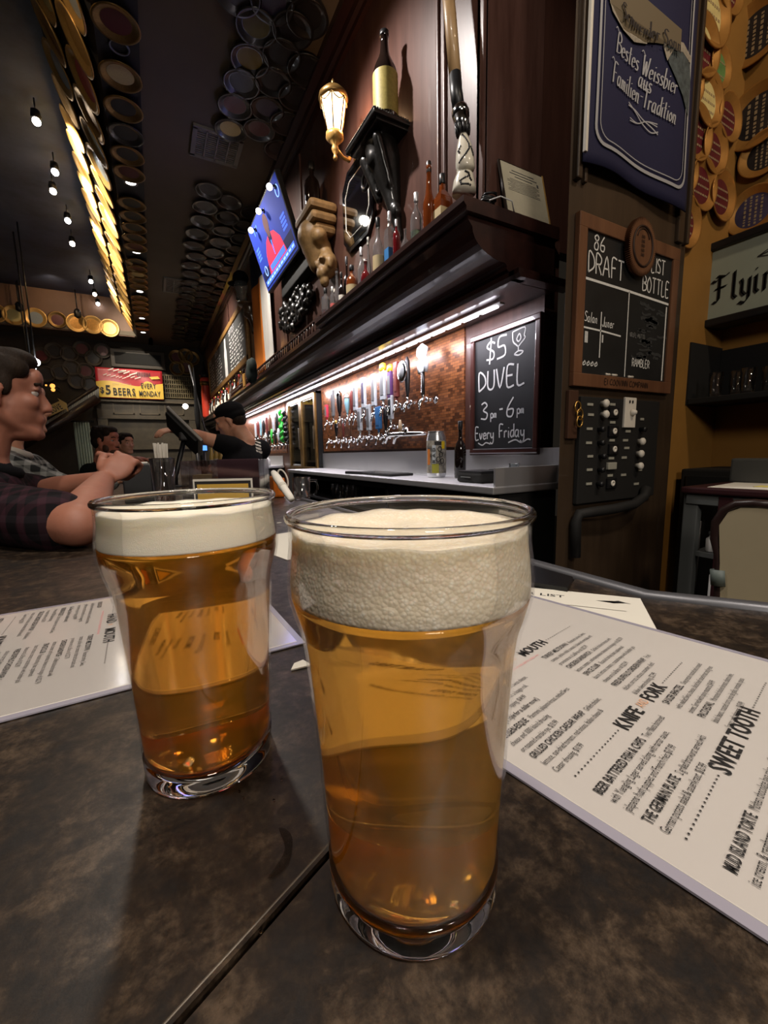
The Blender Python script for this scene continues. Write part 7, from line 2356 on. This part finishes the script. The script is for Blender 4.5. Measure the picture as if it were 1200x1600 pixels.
for k in range(46):
    u, v = (k % 5) / 4, (k // 5) / 8
    px = 392 + 9 * u + 7 * v; py = 664 + 40 * v + 3 * u
    if (k * 7) % 5 == 0: continue
    ok, loc, nor, _ = shirt.ray_cast(Wi @ CAM, (Wi.to_3x3() @ ray(px, py)).normalized())
    if ok:
        q = Wi.inverted() @ loc; nn = (Wi.inverted().to_3x3() @ nor).normalized()
        Mp_ = Matrix.Translation(q) @ nn.to_track_quat('Z', 'Y').to_matrix().to_4x4()
        pr_.box((0, 0, .0015), (.009 + .004 * (k % 3), .016, .002), M=Mp_)
into(pr_.build('shirt_print', offwhite), t)


# ================================================================== ON THE BAR, FURTHER ALONG
Z0 = BAR + .0006
def bar_at(px, py, d): 
    p = at(px, py, d=d); return Vector((p.x, p.y, Z0))
p = bar_at(215, 740, 1.62)
nb_ = thing('napkin_box', 'square black napkin box on the bar beside the clasped hands', 'box', p)
zt = at(215, 724, d=1.62).z - Z0
MB().box((0, 0, zt / 2), (.10, .10, zt), bev=.006).build('box_body', black, nb_)
MB().box((0, 0, zt + .001), (.075, .075, .008), bev=.002).build('napkin_stack', napkin, nb_)
p = bar_at(170, 752, 1.40)
ps = thing('paper_sheet', 'pale paper sheet lying on the bar under the clasped hands', 'paper', p)
MB().box((0, 0, .0004), (.12, .21, .0008), M=Matrix.Rotation(R(8), 4, 'Z')).build('sheet', paper, ps)

def tumbler(name, pos, h, r0, r1, label, liquid=None, lm=None, n=24, group=None):
    t = thing(name, label, 'glass', pos, group)
    MB().lathe([(.0001, .001), (r0, .0), (r0 + .001, .004), (r1, h), (r1 - .002, h), (r0 - .001, .010), (.0001, .008)], n, cap=False).build('glass_body', clearglass, t)
    MB().lathe([(r1 - .0022, h - .001), (r1 - .001, h + .0012), (r1 + .0004, h - .001)], n, cap=False).build('glass_rim', dimglass, t)
    if liquid:
        rr0 = r0 - .0015; rr1 = r0 + (r1 - r0) * liquid - .0022
        MB().lathe([(.0001, .0085), (rr0, .0105), (rr1, h * liquid), (.0001, h * liquid)], n, cap=False).build('drink', lm, t)
    return t
p = bar_at(255, 740, 1.50)
tumbler('pint_glass', p, at(255, 716, d=1.50).z - Z0, .031, .042, 'nearly empty pint glass with a little amber drink beside the napkin box', .20, mat('amber_drink', srgb(170, 74, 30), .2), group=None)
p = bar_at(252, 720, 2.0)
sh2 = tumbler('straw_glass', p, .15, .032, .04, 'glass crammed with white paper straws on the bar behind the pint glass')
rnd = random.Random(9)
for k in range(16):
    a = k * 2.4; r_ = .008 + .018 * math.sqrt(k / 16)
    MB().tube([(r_ * .8 * math.cos(a), r_ * .8 * math.sin(a), .012), (r_ * 1.25 * math.cos(a), r_ * 1.25 * math.sin(a), .238 + rnd.uniform(-.006, .006))], .0042, n=8).build('straw', offwhite, sh2)
# clear acrylic caddy
d_ = 1.40
a = at(284, 757, d=d_); b = at(406, 757, d=d_)
zt = at(345, 719, d=d_).z - Z0
xv = (b - a); xv.z = 0; L_ = xv.length; xv.normalize()
cd_ = thing('bar_caddy', 'clear acrylic bar caddy holding cards and coasters behind the amber pint', 'caddy', (a.x, a.y, Z0))
Mc = frame_mat(Vector((0, 0, 0)), xv, Vector((-xv.y, xv.x, 0)))
t_ = .004
w_ = MB()
for y in (0, .06, .12): w_.box((L_ / 2, y, zt / 2), (L_, t_, zt), M=Mc, bev=.0015)
for x in (0, L_ * .40, L_): w_.box((x, .06, zt / 2), (t_, .116, zt), M=Mc, bev=.0015)
w_.box((L_ / 2, .06, .002), (L_, .12, t_), M=Mc)
w_.build('acrylic_case', acrylic, cd_)
cc = thing('dark_card', 'plum coloured card standing in the right half of clear caddy', 'card', (a.x, a.y, Z0))
MB().box((L_ * .70, .03, zt * .5 + .006), (L_ * .54, .003, zt * .96), M=Mc).build('card', mat('plum_card', srgb(58, 38, 44), .4), cc)
for k in range(9):
    q = thing('coaster', 'cardboard coaster standing in the caddy, %s from the front' % ORD[k], 'coaster', (a.x, a.y, Z0), 'coasters in the clear caddy')
    MB().box((L_ * .20, .066 + k * .0048, .055 + .0045), (.088, .0022, .10), M=Mc, bev=.0008).build('coaster_card', (label_tan, slate, creamc)[k % 3], q)
    MB().lathe([(.030, .0), (.0001, .0003)], 20, cap=False, M=Mc @ Matrix.Translation((L_ * .20, .0645 + k * .0048, .06)) @ Matrix.Rotation(R(90), 4, 'X')).build('printed_disc', plum, q)
fk = thing('table_card', 'small card with gold border propped in front of the clear caddy', 'card', (a.x, a.y, Z0))
zc_ = at(345, 749, d=1.33).z - Z0
Mk = Mc @ Matrix.Translation((L_ * .20, -.035, 0))
MB().box((L_ * .38, 0, zc_ / 2), (L_ * .74, .004, zc_), M=Mk).build('card', paper, fk)
MB().box((L_ * .38, -.0026, zc_ / 2), (L_ * .70, .001, zc_ * .86), M=Mk).build('black_border', ink, fk)
MB().box((L_ * .38, -.0035, zc_ / 2 - .002), (L_ * .64, .001, zc_ * .70), M=Mk).build('gold_field', mat('card_gold', srgb(196, 158, 72), .4), fk)

# till screen on its arm, seen from the side
d_ = 2.45
c = at(289, 674, d=d_); q0 = at(263, 648, d=d_); q1 = at(316, 700, d=d_)
tm = thing('till_screen', 'tilted flat till screen on a black arm behind the bar caddy', 'screen', (at(270, 712, d=d_).x, at(270, 712, d=d_).y, Z0))
xv = (q1 - q0).normalized(); yv = Vector((-.30, 1, -.02))
Mt2 = frame_mat(c, xv, yv)
L_ = (q1 - q0).length
into(MB().box((0, .0, .0), (L_, .17, .018), M=Mt2, bev=.006).build('screen_case', mat('till_grey', srgb(140, 136, 130), .4), ), tm)
into(MB().box((0, .0, -.020), (L_ * .86, .15, .022), M=Mt2, bev=.006).build('screen_back', matblack), tm)
into(MB().box((0, 0, .0115), (L_ * .92, .15, .002), M=Mt2).build('display', blackgloss), tm)
ft_ = tm.location.copy()
into(MB().tube([ft_ + Vector((0, 0, .006)), ft_ + Vector((.005, 0, .06)), c - xv * .005 - Vector((0, 0, .03))], .014, n=10).box(c - Vector((0, 0, .03)), (.07, .09, .05), bev=.01).build('arm', black), tm)
into(MB().box(ft_ + Vector((0, 0, .005)), (.14, .14, .010), bev=.004).build('foot', black), tm)
p = at(316, 700, d=3.0)
sd_ = thing('small_lit_screen', 'small blue lit payment screen on a stand behind the till screen', 'screen', (p.x, p.y, Z0))
bsm = mat('blue_screen', (.1, .3, 1), .3, emit=1.6, ecol=(.12, .35, 1))
MB().box((0, 0, p.z - Z0), (.075, .02, .05), bev=.004).build('case', black, sd_)
MB().box((0, -.011, p.z - Z0), (.062, .002, .036)).build('display', bsm, sd_)
MB().cyl((0, .0, 0), (0, 0, p.z - Z0 - .02), .02, n=8).build('stand', black, sd_)
for k, (px, top) in enumerate(((331, 684), (338, 681), (345, 685))):
    p = at(px, 714, d=3.9)
    hh = at(px, top, d=3.9).z - 1.0755
    bottle('bar_bottle', Vector((1.42, 5.9 + 0 * k, 1.0)) if False else Vector((p.x, p.y, Z0)), max(.2, hh), .024, 'long', mat('pale_gold_bottle', srgb(190, 160, 84), .3) if k == 0 else MATS['pale_gold_bottle'], 'small golden sauce bottle beyond the bartender, %s of three' % ORD[k], brass, offwhite, group='golden bottles beyond the bartender')

# orange holder with rolled napkin, glass mug, white cable
p = bar_at(434, 762, 1.72)
oh = thing('orange_holder', 'orange plastic napkin holder at the inner bar edge', 'holder', p)
zt = at(432, 746, d=1.72).z - Z0
MB().box((0, 0, zt / 2), (.05, .06, zt), bev=.010).box((-.016, 0, zt * .55), (.02, .064, zt * 1.05), bev=.008).build('holder_body', orange, oh)
a = at(427, 738, d=1.60); b = at(456, 786, d=1.48); b.z = Z0 + .014
rn = thing('rolled_napkin', 'white rolled napkin leaning on the orange holder', 'napkin', (b.x, b.y, Z0))
pts = [b.lerp(a, k / 8) for k in range(9)]
into(MB().tube(pts, 1, n=14, rs=[.011, .0135, .014, .0145, .015, .0155, .016, .0145, .010]).build('rolled_cloth', napkin), rn)
into(MB().tube([b.lerp(a, .42), b.lerp(a, .50)], .0166, n=14).build('paper_band', MATS['paper']), rn)
p = bar_at(472, 782, 1.60)
mg = tumbler('glass_mug', p, .085, .030, .034, 'empty clear glass mug with handle at the inner bar edge behind front pint')
MB().tube([(.031 * 1, -.004, .070), (.055, -.010, .072), (.062, -.012, .045), (.050, -.008, .018), (.031, -.004, .018)], .0045, n=8).build('handle', dimglass, mg)
c = at(442, 748, d=1.95)
wl = thing('white_cable_loop', 'loop of white cable hanging at the inner bar edge', 'cable', (c.x, c.y, Z0))
pts = [c + (right * (.021 * math.cos(a_)) + up * (.042 * math.sin(a_)) + right * (-.012 * math.sin(a_))) for a_ in [i * 2 * PI / 24 for i in range(24)]]
into(MB().tube(pts, .004, n=8, closed=True).build('cable', offwhite), wl)

# scraps, wet marks and a dark mat
for k, (px, py, s_) in enumerate(((436, 817, .006), (449, 815, .005), (469, 1040, .009))):
    q = at(px, py, z=Z0)
    o = MB().prism([(-s_, -s_ * .5), (s_ * .9, -s_ * .6), (s_ * .5, s_ * .7), (-s_ * .4, s_ * .5)], 0, .0012).build('paper_scrap', paper)
    o.location = q; tag(o, ('tiny white paper scrap on the bar behind the two pints', 'tiny paper scrap by the rim of the front pint, just beyond it', 'white paper corner beside the front pint on the bar')[k], 'paper scrap')
wet = bpy.data.materials.new('water_film'); wet.use_nodes = True
wb_ = wet.node_tree.nodes['Principled BSDF']
wb_.inputs['Base Color'].default_value = (.010, .006, .004, 1); wb_.inputs['Roughness'].default_value = .2; wb_.inputs['Alpha'].default_value = .5
def wet_arc(px, py, rad, a0, a1, w, label):
    c = at(px, py, z=BAR)
    n = 22; mb = MB(); vs = []
    for i in range(n + 1):
        t = i / n; a = a0 + (a1 - a0) * t
        ww = w * math.sin(PI * t) ** .6 * (1 + .25 * math.sin(9 * t))
        for sg in (-1, 1):
            r_ = rad + sg * ww
            vs.append((r_ * math.cos(a), r_ * math.sin(a), .0005 if sg < 0 else .0005))
    mb.add(vs, [(2 * i, 2 * i + 2, 2 * i + 3, 2 * i + 1) for i in range(n)], 0, True)
    o = mb.build('wet_ring', wet); o.location = (c.x, c.y, BAR + .0003)
    return tag(o, label, 'wet mark')
wet_arc(400, 1335, .014, -1.45, .55, .0022, 'dark wet arc on the bar between the amber pint and the seam')
rnd = random.Random(14)
dm = MATS.get('drop') or mat('drop', (.9, .9, .9), .0, trans=1, ior=1.33)
for k, (px, py) in enumerate(((440, 1220), (374, 1238), (380, 1248), (408, 1457), (428, 1252))):
    q = at(px, py, z=BAR)
    o = MB().ball((0, 0, 0), (.0007, .0009, .0005), 10, k=6).build('water_drop', dm); o.location = (q.x, q.y, BAR + .0006)
    tag(o, ('small water drop on the bar by the amber pint base, %s' % ('nearest the front pint', 'just below its base', 'below the first drop', 'by the seam', 'farthest from the amber pint')[k]), 'water drop', 'water drops on the bar')
mt = MB().prism([(.355, .455), (.468, .50), (.468, .345), (.425, .320)], 0, .006).build('bar_mat', mat('rubber_mat', (.006, .006, .007), .3))
mt.location = (0, 0, Z0); tag(mt, 'black rubber bar mat at the inner edge behind the menus', 'mat')

# ------------------------------------------------------------------ service stand, chair at the alcove
X_ = 1.80
c0 = at(1066, 760, x=X_)
zt = c0.z; y1 = c0.y; y0 = y1 - .62
stn = thing('service_stand', 'tall service stand with maroon edge, open shelves and papers on its top', 'stand', (X_, y0, 0))
into(MB().box((X_ + .20, (y0 + y1) / 2, zt - .012), (.42, y1 - y0, .024), bev=.006).build('stand_top', MATS['maroon_metal']), stn)
into(MB().box((X_ + .012, (y0 + y1) / 2, zt - .045), (.02, y1 - y0 - .03, .042), bev=.003).build('front_rail', greymetal), stn)
for (x, y) in ((X_ + .025, y1 - .03), (X_ + .39, y1 - .03), (X_ + .39, y0 + .03)):
    into(MB().box((x, y, (zt - .03) / 2), (.035, .05, zt - .03), bev=.004).build('post', greymetal), stn)
into(MB().box((X_ + .015, y1 - .145, (zt - .03) / 2), (.03, .045, zt - .03), bev=.004).build('post', MATS['maroon_metal'], label='maroon post'), stn)
for z in (zt - .26, zt - .52):
    into(MB().box((X_ + .20, y1 - .30, z), (.36, .52, .018)).build('shelf', greymetal), stn)
pp = MB().box((0, 0, .0006), (.30, .42, .0012)).build('paper_sheet', paper)
pp.location = (X_ + .19, y1 - .27, zt + .0004); pp.rotation_euler = (0, 0, R(6)); tag(pp, 'white printed sheet lying on top of the service stand', 'paper')
y_ = MB().box((0, 0, .0005), (.07, .09, .001)).build('yellow_note', yellowpaper); y_.location = (X_ + .16, y1 - .22, zt + .0022); tag(y_, 'yellow note lying on the white sheet on the service stand', 'note')
fd = thing('brown_folder', 'tan leather folder lying at the back of the service stand top', 'folder', (X_ + .27, y1 - .36, zt + .0022))
MB().box((0, 0, .012), (.16, .20, .022), bev=.006).build('cover', mat('tan_leather', (.13, .065, .03), .5), fd)
ca = thing('clear_tray', 'greyish clear plastic tray behind the papers on the service stand', 'tray', (X_ + .355, y1 - .14, zt + .0004))
MB().box((0, 0, .05), (.06, .24, .10), bev=.008).build('tray_body', mat('tray_grey', (.07, .07, .065), .35), ca)
jr = thing('white_jar', 'small white jar on the upper shelf of the service stand', 'jar', (X_ + .06, y1 - .095, zt - .2505))
MB().lathe([(.0001, 0), (.022, 0), (.024, .004), (.024, .05), (.015, .058), (.015, .068), (.0001, .068)], 18, cap=False).build('jar_body', white, jr)
MB().lathe([(.016, .064), (.017, .078), (.0001, .079)], 16, cap=False).build('lid', greymetal, jr)
wb2 = thing('white_bottle', 'slim white bottle on the lower shelf of the service stand', 'bottle', (X_ + .05, y1 - .11, zt - .5105))
MB().lathe([(.0001, 0), (.013, 0), (.014, .004), (.014, .17), (.006, .19), (.006, .205), (.0001, .205)], 16, cap=False).build('bottle_body', white, wb2)
MB().lathe([(.007, .20), (.0075, .222), (.0001, .223)], 12, cap=False).build('cap', greymetal, wb2)
# cream chair with dark tube frame
XC = 1.62
def cpt(px, py): return at(px, py, x=XC)
fpts = [cpt(a, b) for a, b in ((1122, 1010), (1123, 945), (1123, 905), (1122, 874), (1117, 842), (1120, 816), (1132, 798), (1152, 788), (1180, 787), (1230, 792))]
chr_ = thing('cream_chair', 'cream panel-backed chair with dark tube frame in front of the service stand', 'chair', (XC, fpts[4].y - .2, 0))
zb_ = .30
ya = cpt(1124, 860).y; 
poly = [(cpt(1127, 945).y, zb_ + .25), (cpt(1127, 880).y, cpt(1127, 880).z), (cpt(1126, 820).y, cpt(1126, 820).z), (cpt(1140, 800).y, cpt(1140, 800).z), (cpt(1160, 793).y, cpt(1160, 793).z), (cpt(1260, 795).y, cpt(1260, 795).z), (cpt(1260, 795).y, zb_ + .25)]
My2 = Matrix(((0, 0, 1, XC), (1, 0, 0, 0), (0, 1, 0, 0), (0, 0, 0, 1)))
into(MB().prism(poly, -.01, .02, M=My2).build('back_panel', cream), chr_)
into(MB().tube(fpts, 1, n=12, rs=[.013] * 3 + [.009, .014] + [.015] * 5).build('back_frame', mat('dark_tube', (.02, .010, .009), .35)), chr_)
into(MB().tube([cpt(1123, 890), cpt(1124, 914)], .024, n=14).build('frame_clip', mat('clip_green', (.09, .11, .10), .5)), chr_)
yl, yr = poly[0][0], poly[-1][0]
into(MB().box((XC - .18, (yl + yr) / 2, .55), (.42, abs(yl - yr), .05), bev=.015).build('seat', cream), chr_)
for x in (XC - .36, XC + .0):
    for y in (yl - .03, yr + .03):
        into(MB().cyl((x, y, 0), (x, y, .54), .014, n=10).build('leg', MATS['dark_tube']), chr_)
